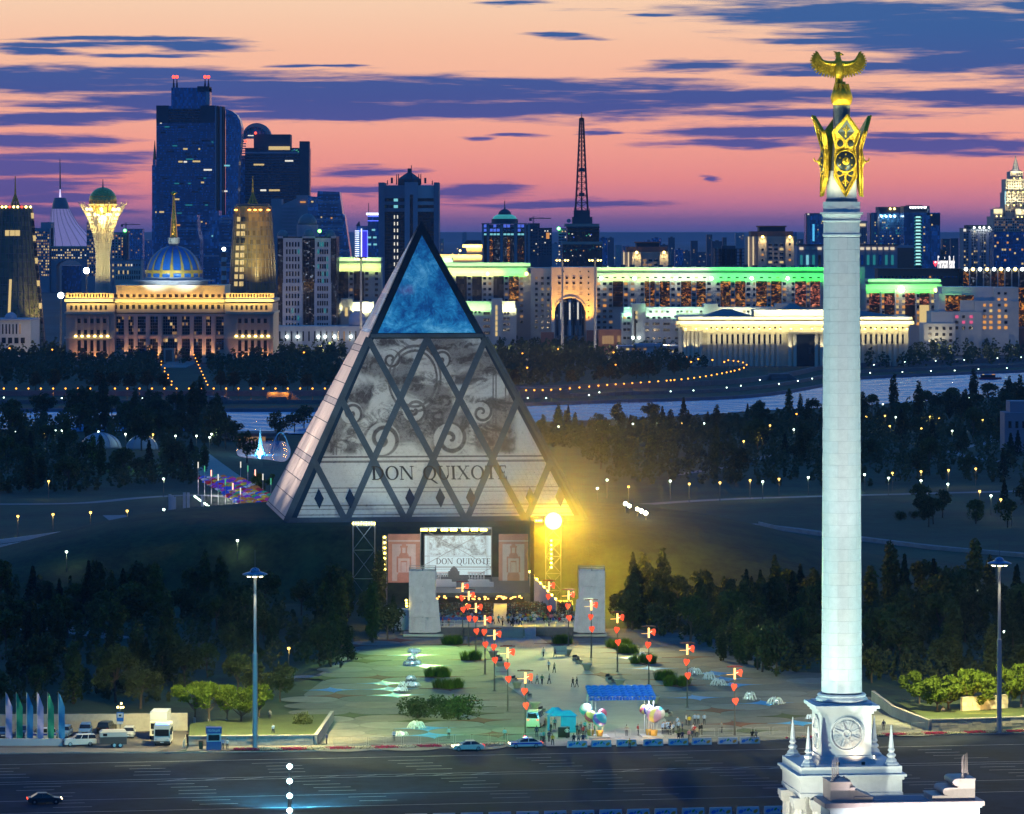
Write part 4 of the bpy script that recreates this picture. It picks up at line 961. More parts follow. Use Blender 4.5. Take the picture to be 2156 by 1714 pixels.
#floodlit white pavilion with hipped roofs
s=Zone(Z5,'colonnade_hall','low floodlit white hall with colonnades and grey hipped roofs across the river','hall',1600,2430)
XE=(1922*Q-1450)*3.5344
m_pav=M('pavilion_white',(.62,.58,.46),.7,var=.05)
s.slab('wall',900,1190,XE-40,None,m_pav,0,50);s.slab('frieze',885,1170,XE-30,1190,m_pav,-.8,52)
s.slab('cornice',845,1140,XE+5,1168,m_pav,-5,60);s.slab('cornice',865,1103,XE-10,1128,m_pav,-3,56)
s.slab('upper_storey',1550,1062,2200,1103,m_pav,14,26);s.slab('upper_cornice',1545,1046,2205,1060,m_pav,12,30)
def hip(s,x0,x1,yb,yt,xa,xb,y,dep,mat):
 mb=MB();zb_,zt_=s.z(yb),s.z(yt);mb.add([(s.x(x0),y,zb_),(s.x(x1),y,zb_),(s.x(x1),y+dep,zb_),(s.x(x0),y+dep,zb_),(s.x(xa),y+dep/2,zt_),(s.x(xb),y+dep/2,zt_)],[(0,1,5,4),(1,2,5),(2,3,4,5),(3,0,4),(0,3,2,1)]);s.part('roof',mb,mat)
hip(s,1060,1590,1116,1040,1270,1350,0,40,m_roofb);hip(s,1790,2010,1044,990,1880,1915,8,30,m_roofb);hip(s,2180,XE-40,1116,1040,2330,2420,0,40,m_roofb)
for k in range(10):s.slab('wing_cornice_tooth',850+k*8,1180+k*4,885+k*8,1190+k*5,m_pav,-4,8)if k<5 else None
for x in range(1160,int(XE)-60,47):
 if 1800<x<2120:continue
 s.pane(x,1198,18,20,g_dark,0,frame=m_pav);s.pane(x,1300,20,86,g_dark,0,frame=m_pav)
 mb=MB();x0=s.x(x-23);mb.box(x0-.8,x0+.8,-1.4,0,0,s.z(1250));mb.box(x0-1.1,x0+1.1,-1.6,0,s.z(1250),s.z(1238));s.part('pilaster',mb,m_pav)
for x in range(920,1100,36):
 mb=MB();mb.lathe([(1.2,0),(.95,s.z(1240)),(1.4,s.z(1230)),(1.4,s.z(1222))],10,c=(s.x(x),-3));s.part('column',mb,m_pav)
for x in(1850,1895,2085,2130):mb=MB();mb.box(s.x(x)-.9,s.x(x)+.9,-4,-2,0,s.z(1240));s.part('portico_pillar',mb,m_pav)
s.slab('portico_glass',1900,1262,2085,None,g_dark,-.6,.5);s.slab('portico_roof',1840,1236,2145,1250,m_pav,-5,6)
strip_light('eave_light',s,870,XE-5,1172,-8,-5,1154,15000,(1,.82,.34),.5);strip_light('eave_light',s,880,XE-15,1132,-6,-3,1115,9000,(1,.86,.40),.5);strip_light('eave_light',s,1550,2200,1063,9,12,1053,6500,(1,.9,.5),.5)
n=22
for k in range(n):
 x=930+(XE-990)*k/(n-1);spot('column_uplight',s.wloc(x,1385,-7),s.wloc(x,1240,-.5),1700,(1,.86,.5),80,.8);mb=MB();mb.lathe([(.5,0),(.7,.4),(.3,.6)],8);o=s.part('uplight',mb,l_yel);o.location=(s.x(x),-4.5,s.z(1212));spot('frieze_light',s.wloc(x,1216,-5),s.wloc(x,1195,0),350,(1,.9,.5),110,.9)
#towers right of the pyramid
s=Zone(Z4,'domed_tower','round-cornered white tower with blue-lit top floors and teal glass dome','tower',1430,3600)
s.slab('glass_core',1262,560,1600,None,g_dark,3,45)
for a,b in((1247,1262),(1284,1304),(1388,1408),(1495,1518),(1575,1590),(1598,1617)):s.slab('pier',a,552,b,None,m_grey,0,48)
s.slab('cornice',1243,548,1596,556,m_grey,-1,48)
for j,m_ in enumerate((w_bl,w_bl,w_teal)):
 for a,b in((1250,1284),(1306,1386),(1410,1494),(1520,1574)):
  for i in range(max(1,int((b-a)/24))):n_=max(1,int((b-a)/24));s.pane(a+(b-a)*(i+.5)/n_,570+j*32,(b-a)/n_-5,22 if j<2 else 14,(m_ if rnd.random()<.75 else g_navy)if j<2 else w_cyan,3)
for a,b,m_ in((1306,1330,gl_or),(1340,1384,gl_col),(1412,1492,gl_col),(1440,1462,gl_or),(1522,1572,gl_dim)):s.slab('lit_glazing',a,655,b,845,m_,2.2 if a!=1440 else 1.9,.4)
mb=MB();c_=(s.x(1422),24);mb.lathe([(s.w(103),s.z(550)),(s.w(103),s.z(517)),(s.w(96),s.z(514))],28,c=c_);s.part('drum',mb,m_slate)
mb=MB();mb.lathe([(s.w(95),s.z(514)),(s.w(84),s.z(495)),(s.w(56),s.z(481))],28,c=c_);s.part('glass_dome',mb,M('teal_dome_glass',(.05,.25,.24),.15,var=.3,scale=.3,emit=(.1,.7,.6),es=.35))
mb=MB();mb.lathe([(s.w(52),s.z(481)),(s.w(46),s.z(462)),(s.w(26),s.z(444)),(s.w(8),s.z(438)),(s.w(4),s.z(425)),(.3,s.z(374))],20,c=c_);s.part('cupola',mb,m_slate)
for(a,b,t,lab,d,m_)in((1603,1692,553,'dark unfinished block below the crane on the right',4950,m_slate),(1680,1786,588,'narrow dark block with one orange-lit corner',4700,m_slate),(1835,1898,592,'pale slim block with a green roof lamp left of the mast building',4600,m_lil)):
 s=block(Z4,lab,a,t,b,d,m_,5,9,9,9,[(g_dark,9),(w_warm,1),(w_white,1)],wy1=800)
 if a==1680:s.slab('lit_corner',1742,622,1766,668,w_or,-.6,.5)
 if a==1835:mb=MB();mb.sph((0,0,0),1.8,8);o=s.part('beacon',mb,l_green);o.location=(s.x(1838),-1,s.z(590))
s=Zone(Z4,'yellow_roof_building','building with upswept eaves outlined in yellow light right of the pyramid tip','building',1170,4200)
s.slab('wall',1130,735,1250,None,m_cream,0,30);s.slab('lower_hall',925,790,1260,None,m_cream,-8,30);s.slab('eave',1098,712,1252,734,m_cream,-3,36);mb=MB();mb.prismy([(s.x(1100),s.z(712)),(s.x(1252),s.z(712)),(s.x(1240),s.z(680)),(s.x(1130),s.z(680))],0,30);s.part('roof',mb,m_slate)
strip_light('eave_light',s,1100,1250,738,-5,-3,722,9000,(1,.62,.12),.5);strip_light('eave_light',s,930,1255,810,-11,-8,795,9000,(1,.62,.14),.5);mb=MB();mb.sph((s.x(1080),-12,s.z(760)),s.w(8),10);s.part('lamp',mb,l_yel)
s=Zone(Z4,'mast_building','dark stepped office tower carrying the tall red lattice mast','tower',2018,3500)
s.slab('lower_body',1868,690,2172,None,g_dark,-4,56);s.slab('tower_body',1905,560,2150,None,g_dark,0,48);s.slab('upper_storey',1945,500,2098,560,m_slate,4,38);s.slab('mast_base',1958,448,2080,500,m_slate,8,30)
for y,a,b in((552,1886,2150),(690,1862,2176),(575,1900,2152),(604,1900,2152),(740,1864,2174)):s.slab('cornice',a,y,b,y+22 if y in(552,690)else y+10,m_beige if y in(552,690)else m_slate,-5.5,60)
for k in range(26):s.pane(rnd.uniform(1880,2160),rnd.uniform(720,850),8,7,rnd.choice((w_white,w_or,w_teal,g_navy)),-4)
for k in range(12):s.pane(rnd.uniform(1915,2140),rnd.uniform(625,680),8,8,rnd.choice((w_bl,w_green,w_white,g_navy,g_navy)),0)
mb=MB();mb.lathe([(s.w(3),0),(s.w(16),1.2),(s.w(17),1.4)],14);mb.xform(Matrix.Translation((s.x(1915),-4,s.z(535)))@Matrix.Rotation(R(70),4,'X'));s.part('satellite_dish',mb,m_grey)
for k in range(12):x=1960+k*10.5;mb=MB();mb.cone((s.x(x),10,s.z(448)),(s.x(x),10,s.z(448-rnd.uniform(6,22))),.35,.25,4);s.part('antenna',mb,m_steel)
ms=thing('lattice_mast','tall dark red lattice radio mast tapering into the pink sky','mast',s.root.location+Vector((0,20,0)))
zb_,zt_=s.z(448),H-(248-HY)*s.k;wb,wt=s.w(48),s.w(13)
def mp(f,sx,sy):w=wb+(wt-wb)*f**.85;return Vector((sx*w,sy*w,zb_+(zt_-zb_)*f))
for sx in(-1,1):
 for sy in(-1,1):
  mb=MB();mb.tube([mp(f,sx,sy)for f in(0,.25,.5,.75,1)],.75,5);mb.build('leg',m_rust,ms)
mb=MB();mb.cone((0,0,zb_),(0,0,zt_),.7,.5,5);mb.build('cable_ladder',m_rust,ms)
fs_=[0];
while fs_[-1]<.985:fs_.append(fs_[-1]+.03+.052*(1-fs_[-1]))
for a,b in zip(fs_[:-1],fs_[1:]):
 b=min(1,b)
 mb=MB();c=[(-1,-1),(1,-1),(1,1),(-1,1)]
 for i in range(4):mb.cone(mp(b,*c[i]),mp(b,*c[(i+1)%4]),.38,.38,4);mb.cone(mp(a,*c[i]),mp(b,*c[(i+1)%4]),.26,.26,4)
 mb.build('brace',m_rust,ms)
mb=MB();mb.box(-wt*1.1,wt*1.1,-wt,wt,zt_-1.2,zt_+.6);mb.cone((0,0,zt_),(0,0,zt_+5),.4,.2,5);mb.build('mast_head',m_rust,ms)
for f in(.15,.42):mb=MB();p=mp(f,0,-1);mb.box(-2.2,2.2,p.y-1,p.y+.6,p.z,p.z+3);mb.build('dish_platform',m_slate,ms)
#apartment towers with warm wall lights
def lit_apartments(label,x0,x1,yr,yw,d,xs,roof):
 s=Zone(Z5,'apartment_tower',label,'tower',(x0+x1)/2,d,'apartment towers with lit corner piers')
 s.slab('wall',x0,yw,x1,None,m_beige,0,40);s.slab('attic',x0+35,yw-45,x1-35,yw,m_brown,2,36)
 s.slab('penthouse',roof[0],yr+10,roof[1],yw-40,m_slate,8,25);s.slab('roof',roof[0]-10,yr,roof[1]+10,yr+12,m_brown,6,30)
 for(a,b)in xs:
  s.slab('corner_pier',a,yw,b,None,m_cream,-3,8);c_=(a+b)/2;
  mb=MB();mb.sph((0,0,0),1.0,8);o=s.part('pier_lamp',mb,l_yel);o.location=(s.x(c_),-4.5,s.z(yw+4));spot('pier_light',s.wloc(c_,yw-6,-7),s.wloc(c_,yw+70,-3),5200,(1,.75,.35),85,.8)
 for a in(x0+6,x0+46):s.slab('light_tube',a,yw+2,a+8,660,E('tube_warm',(1,.8,.45),1.0),-.8,.8)
 a,b=xs[0][1]+8,xs[1][0]-8
 for j in range(int((650-yw-45)/36)):
  for i in range(3):s.pane(a+(b-a)*(i+.5)/3,yw+75+j*38,(b-a)/3-12,24,rnd.choice([g_dark]*4+[w_warm,w_dim]),0,frame=m_white)
 for(c0,c1)in xs:
  for j in range(int((640-yw-60)/44)):s.pane((c0+c1)/2,yw+70+j*46,18,18,rnd.choice((g_dark,w_or,w_warm)),-3)
 return s
lit_apartments('lower beige apartment tower with two lit piers above the green roof',378,805,440,530,3150,((460,538),(704,778)),(500,705))
lit_apartments('taller beige apartment tower with two lit piers and flat brown roof',1480,1918,298,393,3150,((1574,1648),(1814,1888)),(1590,1820))
s=Zone(Z5,'unfinished_frame','dark concrete frame of an unfinished building beside the taller apartment tower','building',1335,3400)
for k in range(7):s.slab('column',1195+k*46,500,1203+k*46,None,m_slate,0,30)
for k in range(6):s.slab('floor_slab',1190,500+k*30,1480,506+k*30,m_slate,0,30)
s.slab('core',1260,475,1380,None,m_slate,10,16)
def gt(label,x0,x1,yt,d,mat,group='glass towers on the right',**k):
 s=Zone(Z6,'glass_tower',label,'tower',(x0+x1)/2,d,group);s.slab('tower_body',x0,yt,x1,None,mat,0,40);return s
s=gt('blue tower with a vertical cyan light strip left of the column',222,368,512,3900,g_blue);s.slab('crown',228,504,350,516,m_slate,4,30);s.slab('pier',222,512,246,None,m_grey,-1,10);s.slab('light_strip',268,595,284,735,E('strip_cyan',(.1,.6,1),1.0),-.6,.5)
s.grid(290,560,366,740,5,10,8,8,[(g_navy,14),(w_warm,1),(w_teal,2)],0);s.slab('lamp',226,508,240,516,w_white,-2,1)
s=gt('slim pale tower with a lit parapet just right of the column',640,728,568,3950,m_grey);s.grid(655,625,724,770,4,9,8,8,[(g_dark,6),(w_warm,1)],0);s.slab('lit_parapet',650,590,705,612,E('parapet_glow',(1,.8,.45),.9),-1,1)
s=gt('left one of the twin dark blue towers with white rooftop floodlights',748,1022,500,3700,g_blue,'twin blue apartment towers');s.slab('crown',815,452,1000,500,m_slate,4,30);s.slab('pier',748,506,775,None,m_grey,-2,10);s.slab('pier',800,480,818,None,m_grey,-2,10)
for x in(835,872,910,945):mb=MB();mb.sph((s.x(x),-3,s.z(530)),s.w(8),8);s.part('flood_lamp',mb,l_wh);spot('wall_wash',s.wloc(x,520,-5),s.wloc(x,560,0),1600,(.85,1,1),90)
for x in(910,945):mb=MB();mb.sph((s.x(x),2,s.z(468)),s.w(9),8);s.part('flood_lamp',mb,l_yel)
s.grid(760,570,1015,770,16,9,9,10,[(g_navy,16),(w_teal,2),(w_warm,2)],0)
s=gt('right one of the twin blue towers with a bright column of cyan windows',1022,1320,500,3650,g_blue,'twin blue apartment towers');s.slab('crown',1024,445,1235,500,m_slate,2,34);s.slab('crown_frame',1068,452,1206,470,m_grey,0,20);s.slab('crown_frame',1214,468,1236,520,m_grey,0,20);s.slab('corner',1245,508,1318,600,m_slate,-3,20)
for x in(1075,1095,1115,1140,1165,1190,1200):mb=MB();mb.sph((s.x(x),-1,s.z(456)),s.w(7),8);s.part('flood_lamp',mb,l_wh)
for k in range(8):s.slab('roof_stack',1050+k*17,436,1058+k*17,446,m_slate,8,6)
s.slab('stair_glazing',1108,520,1168,None,g_dark,-.8,.8)
for j in range(15):s.pane(1138,537+j*27.7,40,13,E('stair_cyan',(.45,1,.95),1.1),-.8);s.pane(1112,543+j*27.7,12,12,w_teal,-.8);s.pane(1162,543+j*27.7,12,12,w_teal,-.8)
for(x,y)in((1188,620),(1188,675),(1188,785),(1188,812),(1245,520),(1250,600)):s.pane(x,y,12,12,w_warm,-.2 if x<1244 else-3)
for k in range(10):s.slab('mullion',1030+k*8 if k<9 else 1240,510,1033+k*8 if k<9 else 1244,None,m_bandc,-.4,.4)
s=Zone(Z6,'arcade_building','long low building with lit white arcade behind the column','building',700,3000)
s.slab('wall',140,770,1100,None,m_lil,0,30);s.slab('blank_end',968,790,1104,None,m_brown,-1,30);s.slab('roof',140,760,972,772,m_slate,-1,32)
for k in range(17):
 x=160+k*50
 if x>950:break
 s.slab('bay',x,785,x+32,806,E('arcade_glow',(1,.85,.6),.8)if k%3==0 or x>640 else m_cream,-.8,.8);s.slab('glazing',x+6,850,x+26,930,rnd.choice((w_teal,w_cyan,g_navy,gl_col)),-.6,.5);s.slab('column',x-10,800,x-2,940,m_grey,-1.5,1.5)
s=Zone(Z6,'red_roof_building','long low terracotta-coloured building under the bank sign','building',1150,2880)
s.slab('wall',806,968,1500,None,m_brown,0,25);s.slab('roof',800,960,1506,969,m_brown,-1,27);s.grid(820,1020,1500,1042,22,1,14,16,[(w_or,1),(g_dark,5),(g_navy,2)],0)
sg=thing('bank_sign','lit bank sign with red shield and white lettering on a dark rooftop','sign',at((1352/3.2967+1950)/Q,(922/3.2967+380)/Q,3300));ks=3300/FD/3.2967/Q
def sgx(v):return(v-1352)*ks
mb=MB();mb.prismy([(sgx(1265),(922-900)*ks),(sgx(1297),(922-900)*ks),(sgx(1297),(922-920)*ks),(sgx(1281),(922-946)*ks),(sgx(1265),(922-920)*ks)][::-1],0,.8);mb.build('emblem',E('sign_red',(1,.05,.08),2.0),sg)
mb=MB();mb.sph((sgx(1281),-.3,(922-908)*ks),8*ks,8);mb.build('emblem_dot',E('sign_white',(1,.97,.95),2.2),sg)
mb=MB();mb.box(sgx(1262),sgx(1440),.9,1.3,(922-950)*ks,(922-944)*ks)
for x in(1280,1350,1420):mb.box(sgx(x),sgx(x+4),.9,1.3,(922-1000)*ks,(922-944)*ks)
mb.build('sign_frame',m_steel,sg)
def text_mesh(txt,size,extr=.05):
 cu=bpy.data.curves.new('lettering','FONT');cu.body=txt;cu.size=size;cu.extrude=extr;cu.align_x='CENTER';cu.align_y='CENTER'
 o=bpy.data.objects.new('lettering',cu);col.objects.link(o);dg=bpy.context.evaluated_depsgraph_get();me=bpy.data.meshes.new_from_object(o.evaluated_get(dg));bpy.data.objects.remove(o);return me
me=text_mesh('Eurasian Bank',15.5,.3);me.materials.clear();me.materials.append(E('sign_white',(1,.97,.95),2.2))
o=mobj('lettering',me,sg,(sgx(1370),0,0),(R(90),0,0));o['kind']='stuff'
wd=o.dimensions.x;o.scale=(140*ks/max(.1,wd),1,1)
block(Z6,'dark low block carrying the bank sign between the blue towers',1220,990,1500,3310,m_slate,10,4,10,10,[(g_navy,8),(w_teal,1)],wy1=1050)
block(Z6,'small terracotta block with a lit side behind the bank sign',1322,805,1362,3900,m_brown,2,3,9,9,WDARK,wy1=860)
s=block(Z6,'grey high-rise with white roof floodlights left of the blue glass block',1510,632,1762,3600,m_grey,12,13,10,12,[(g_dark,10),(w_warm,2),(gl_col,2)],wy1=945,name='high_rise',cat='tower')
s.slab('crown',1545,602,1745,630,m_slate,3,24)
for x in(1600,1645,1680,1722):mb=MB();mb.sph((s.x(x),-1,s.z(622)),s.w(8),8);s.part('flood_lamp',mb,l_wh);spot('wall_wash',s.wloc(x,616,-3),s.wloc(x,660,0),1500,(.95,1,.9),90)
s.slab('lamp',1512,634,1532,655,w_white,-1,1)
for x in(1555,1625,1700):s.slab('pier',x,660,x+22,None,m_lil,-1.6,1.6)
block(Z6,'dark blue glass block with scattered warm windows at the right edge',1762,660,2050,3500,g_navy,14,9,14,15,[(g_navy,22),(w_warm,3),(w_or,1)],wy1=935,name='high_rise',cat='tower')
s=block(Z6,'long glass-fronted gallery with amber reflections at the right edge',1500,965,2080,2860,g_dark,0,0,0,0,[],wy1=1,name='gallery')
for k in range(9):
 x=1510+k*58;s.slab('bay',x,985,x+44,1108,(gl_or,gl_col,g_dark,gl_col,gl_dim)[k%5],-.6,.6);s.slab('pier',x+46,970,x+56,1110,m_grey,-1,1)
 mb=MB();mb.sph((s.x(x+20),-2,s.z(966)),1.2,8);s.part('flood_lamp',mb,l_yel if k%2 else l_wh)
s=Zone(Z6,'spired_tower','floodlit wedding-cake tower with stepped tiers and lit spire at the right edge','tower',1965,4300)
m_tri=M('triumph_stone',(.46,.43,.36),.7,var=.08)
tiers=[(1758,2180,530,m_tri,0),(1862,2068,330,m_tri,8),(1872,2058,222,m_tri,10),(1912,2018,158,m_tri,14)]
for a,b,t,m_,y in tiers:s.slab('tier',a,t,b,None,m_,y,60-2*y)
s.slab('wing',1762,470,1838,540,m_tri,2,30);s.slab('wing',1938,470,2100,540,m_tri,-2,30)
mb=MB();mb.lathe([(s.w(52),s.z(158)),(s.w(48),s.z(150)),(s.w(30),s.z(146)),(s.w(20),s.z(100)),(s.w(9),s.z(62)),(s.w(4),s.z(45)),(.4,s.z(22))],8,c=(0,24));s.part('spire',mb,m_tri)
for k in range(10):s.slab('pinnacle',1765+k*8,452+(k%3)*6,1769+k*8,472,m_tri,4,3);s.slab('pinnacle',1940+k*10,456+(k%3)*5,1945+k*10,472,m_tri,0,3)
for a,b,y0,y1,nx,ny,yy in((1875,2055,235,325,9,4,10),(1866,2066,340,500,10,7,8),(1765,2100,545,655,18,5,0),(1915,2015,168,215,5,2,14)):s.grid(a,y0,b,y1,nx,ny,9,12,[(g_dark,3),(w_dim,1)],yy)
for x,yb_,yy in((1885,330,6),(1925,330,6),(1965,330,6),(2005,330,6),(1880,440,4),(1930,440,4),(1985,440,4),(1780,530,-2),(1815,530,-2),(1950,535,-5),(1985,535,-5),(1935,215,10),(1985,215,10)):
 spot('tier_light',s.wloc(x,yb_,yy-6),s.wloc(x,yb_-80,yy+6),12000,(1,.86,.48),70,.8)
 mb=MB();mb.sph((s.x(x),yy-4,s.z(yb_)),s.w(5),8);s.part('flood_lamp',mb,l_yel)
spot('spire_light',s.wloc(1945,160,2),s.wloc(1963,90,24),16000,(1,.95,.7),60)
mb=MB()
for k in range(7):mb.box(s.x(1858),s.x(1866),5.5,6,s.z(430+k*0-k*16),s.z(419-k*16))
o=s.part('vertical_sign',mb,E('sign_cyan',(.3,.8,1),1.2));o['kind']='stuff'
s=gov(Z6,'right-hand government block with green parapets and rose-glinting glass',710,1340,1045,2740,m_gh)
s.slab('wall',706,1134,1340,None,m_gh,0,40);s.slab('parapet',706,1092,1338,1132,m_gh2,1,36);s.slab('upper_parapet',734,1048,1338,1070,m_gh2,8,26);s.slab('roof_gap',740,1070,1330,1092,m_slate,9,24);s.slab('side_wall',650,950,745,None,m_gh2,42,10)
strip_light('parapet_light',s,712,1334,1137,-3,1,1112,5200,(.14,1,.12),.4);strip_light('parapet_light',s,738,1334,1081,5,8,1058,4800,(.25,1,.2),.4)
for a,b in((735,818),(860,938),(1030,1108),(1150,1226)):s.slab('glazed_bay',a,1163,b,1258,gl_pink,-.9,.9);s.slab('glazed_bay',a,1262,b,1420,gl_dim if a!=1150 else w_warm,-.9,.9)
for x in(728,845,965,1020,1135,1256):
 for j in range(6):s.pane(x,1185+j*46,26,24,rnd.choice((g_dark,w_warm,w_dim,w_or,g_dark)),0)
for x in(832,950,1120,1240):s.slab('pilaster',x-5,1140,x+5,1420,m_gh2,-1.6,1.6)
mb=MB();mb.sph((s.x(993),-6,s.z(1132)),2.0,10);s.part('flood_lamp',mb,E('dazzling_warm',(1,.95,.7),20));mb=MB();mb.sph((s.x(1278),-4,s.z(1138)),1.2,8);s.part('flood_lamp',mb,l_yel)
s=Zone(Z6,'stepped_white_complex','white stepped building with magenta and amber lit windows above the river trees','building',1600,2660)
for a,b,t,y in((1170,1430,1410,-12),(1238,1420,1315,-6),(1312,1500,1165,2),(1420,1660,1315,-4),(1484,1650,1222,0),(1600,1965,1225,-2),(1340,1768,1112,6),(1768,1966,1115,0)):s.slab('block',a,t,b,None,m_gh2 if a!=1340 else m_white,y,30)
s.slab('glazed_hall',1366,1180,1484,1312,gl_or,1.2,.8);s.slab('glazed_hall',1484,1180,1598,1222,gl_or,1.2,.8)
spot('green_wash',s.wloc(1400,1150,-8),s.wloc(1420,1140,6),3000,(.3,1,.3),100)
for i,x in enumerate((1452,1507,1570,1622,1683,1735,1804,1858)):
 for j in range(3):s.pane(x,1357+j*45,26,24,w_mag if x<1650 and j<2 and(i+j)%3!=1 else(w_or if x>1650 and rnd.random()<.6 else g_dark),-4 if x<1600 else-2)
for x in(1683,1735,1804,1858):
 for j in range(3):s.pane(x,1262+j*46,22,22,rnd.choice((w_or,w_warm,g_dark)),-2)
for x in(1804,1858):
 for y in(1165,1215):s.pane(x,y,22,20,w_or if y>1200 else g_dark,-2 if y>1224 else 0)
for x in(1222,1276,1335,1390):
 for j in range(3):s.pane(x,1450+j*50,24,24,g_dark,-12)
for x in(1505,1450,1560):s.pane(x,1450,22,24,g_dark,-4)
s.slab('glazed_hall',1968,1120,2060,1440,gl_or,10,3);s.slab('block',1966,1450,2080,None,m_brown,4,20)
for x in(1220,1275,1325):spot('wall_wash',s.wloc(x,1560,-20),s.wloc(x,1480,-12),1500,(1,.85,.5),80)
#the distant city
def sp_x(px):return(px-CX)*2600/FD
def LMK(x):
 for a,b in((120,'below the left conical tower'),(250,'below the lattice tower'),(460,'below the blue-domed palace'),(600,'below the golden tower'),(720,'by the parliament tower'),(1000,'just right of the pyramid tip'),(1120,'by the domed tower'),(1290,'by the mast building'),(1420,'behind the lower lit apartments'),(1570,'behind the unfinished frame'),(1720,'by the taller lit apartments'),(1850,'beside the column'),(2000,'by the twin blue towers'),(9999,'by the right-edge tower')):
  if x<a:return b
xs_=list(range(930,1240,24))+list(range(1270,1700,16))+list(range(1830,2040,18))+list(range(600,640,14))+list(range(250,330,20))
for i,x in enumerate(xs_):
 d=rnd.uniform(4800,9000);base=HY+FD*H/d;top=rnd.uniform(500,538)if rnd.random()<.75 else rnd.uniform(488,505)
 s=Zone(ZD,'distant_block',f'dim apartment block on the far plain, {LMK(x)}','building',x,d,'distant apartment blocks');w=rnd.uniform(8,22)
 s.slab('wall',x-w/2,top,x+w/2,None,rnd.choice((m_slate,g_navy,m_grey,m_slate)),0,rnd.uniform(15,40))
 if rnd.random()<.5:s.slab('roof_hut',x-w/6,top-2.2,x+w/6,top,m_slate,3,8)
 for k in range(rnd.randint(2,5)):s.pane(x+rnd.uniform(-.4,.4)*w,rnd.uniform(top+2,556),1.4,1.3,rnd.choice((w_warm,w_white,w_or,w_teal)),0)
mb=MB()
for k in range(420):
 d=rnd.uniform(5000,16000);px=rnd.uniform(250,2156);z=rnd.uniform(6,14);p=at(px,HY,d);r=d/FD*rnd.uniform(.35,.7);mb.box(p.x-r,p.x+r,d,d+1,z,z+2*r,rnd.choice((0,0,1,2)))
o=mb.build('distant_street_lights',[l_yel,l_wh,l_or]);tag(o,'scattered pinprick street lights of the far city','lights',kind='stuff')
for k in range(13):point('street_glow',(sp_x(690+k*118),2600-4*k,9),1.5e4,(1,.80,.50),1.0)
for k in range(5):point('street_glow',(sp_x(60+k*160),2590 if k<1 or k>3 else 2700,8),9e3,(1,.74,.42),1.0)
#the pyramid
m_stone=M('pale_granite',(.50,.48,.45),.5,var=.12,scale=.3)
m_stone_side=M('side_granite',(.50,.44,.39),.5,var=.14,scale=.2)
m_band=M('lattice_stone',(.055,.085,.12),.7,var=.2,scale=.3,spec=.12)
m_band_side=M('grey_stone_course',(.30,.28,.28),.5,var=.15)
m_edge=M('dark_metal_edge',(.010,.030,.062),.75,var=.2,spec=.1)
m_win=M('dark_glass',(.012,.02,.035),.08,var=0,spec=.8)
m_letter=M('painted_letter',(.010,.008,.007),.6,var=.1)  # dark plates stand in for the projected letters
pyr=thing('pyramid','tall stone and glass pyramid on a grassy mound with a painted projection and lettering','pyramid',(PC.x,PC.y,PZ),TH)
h2=PS/2;PH=62.0
def face_pt(a,t,off=0.0,side=0):
 """a across the base in metres from the middle, t = 0..1 up the slope; side 0 front, 1 left, 2 back, 3 right"""
 x,y,z=a*1.0,-h2*(1-t),PH*t
 n=Vector((0,-PH,h2)).normalized()
 p=Vector((x,y,z))+n*off
 return Matrix.Rotation(-side*math.pi/2,3,'Z')@p
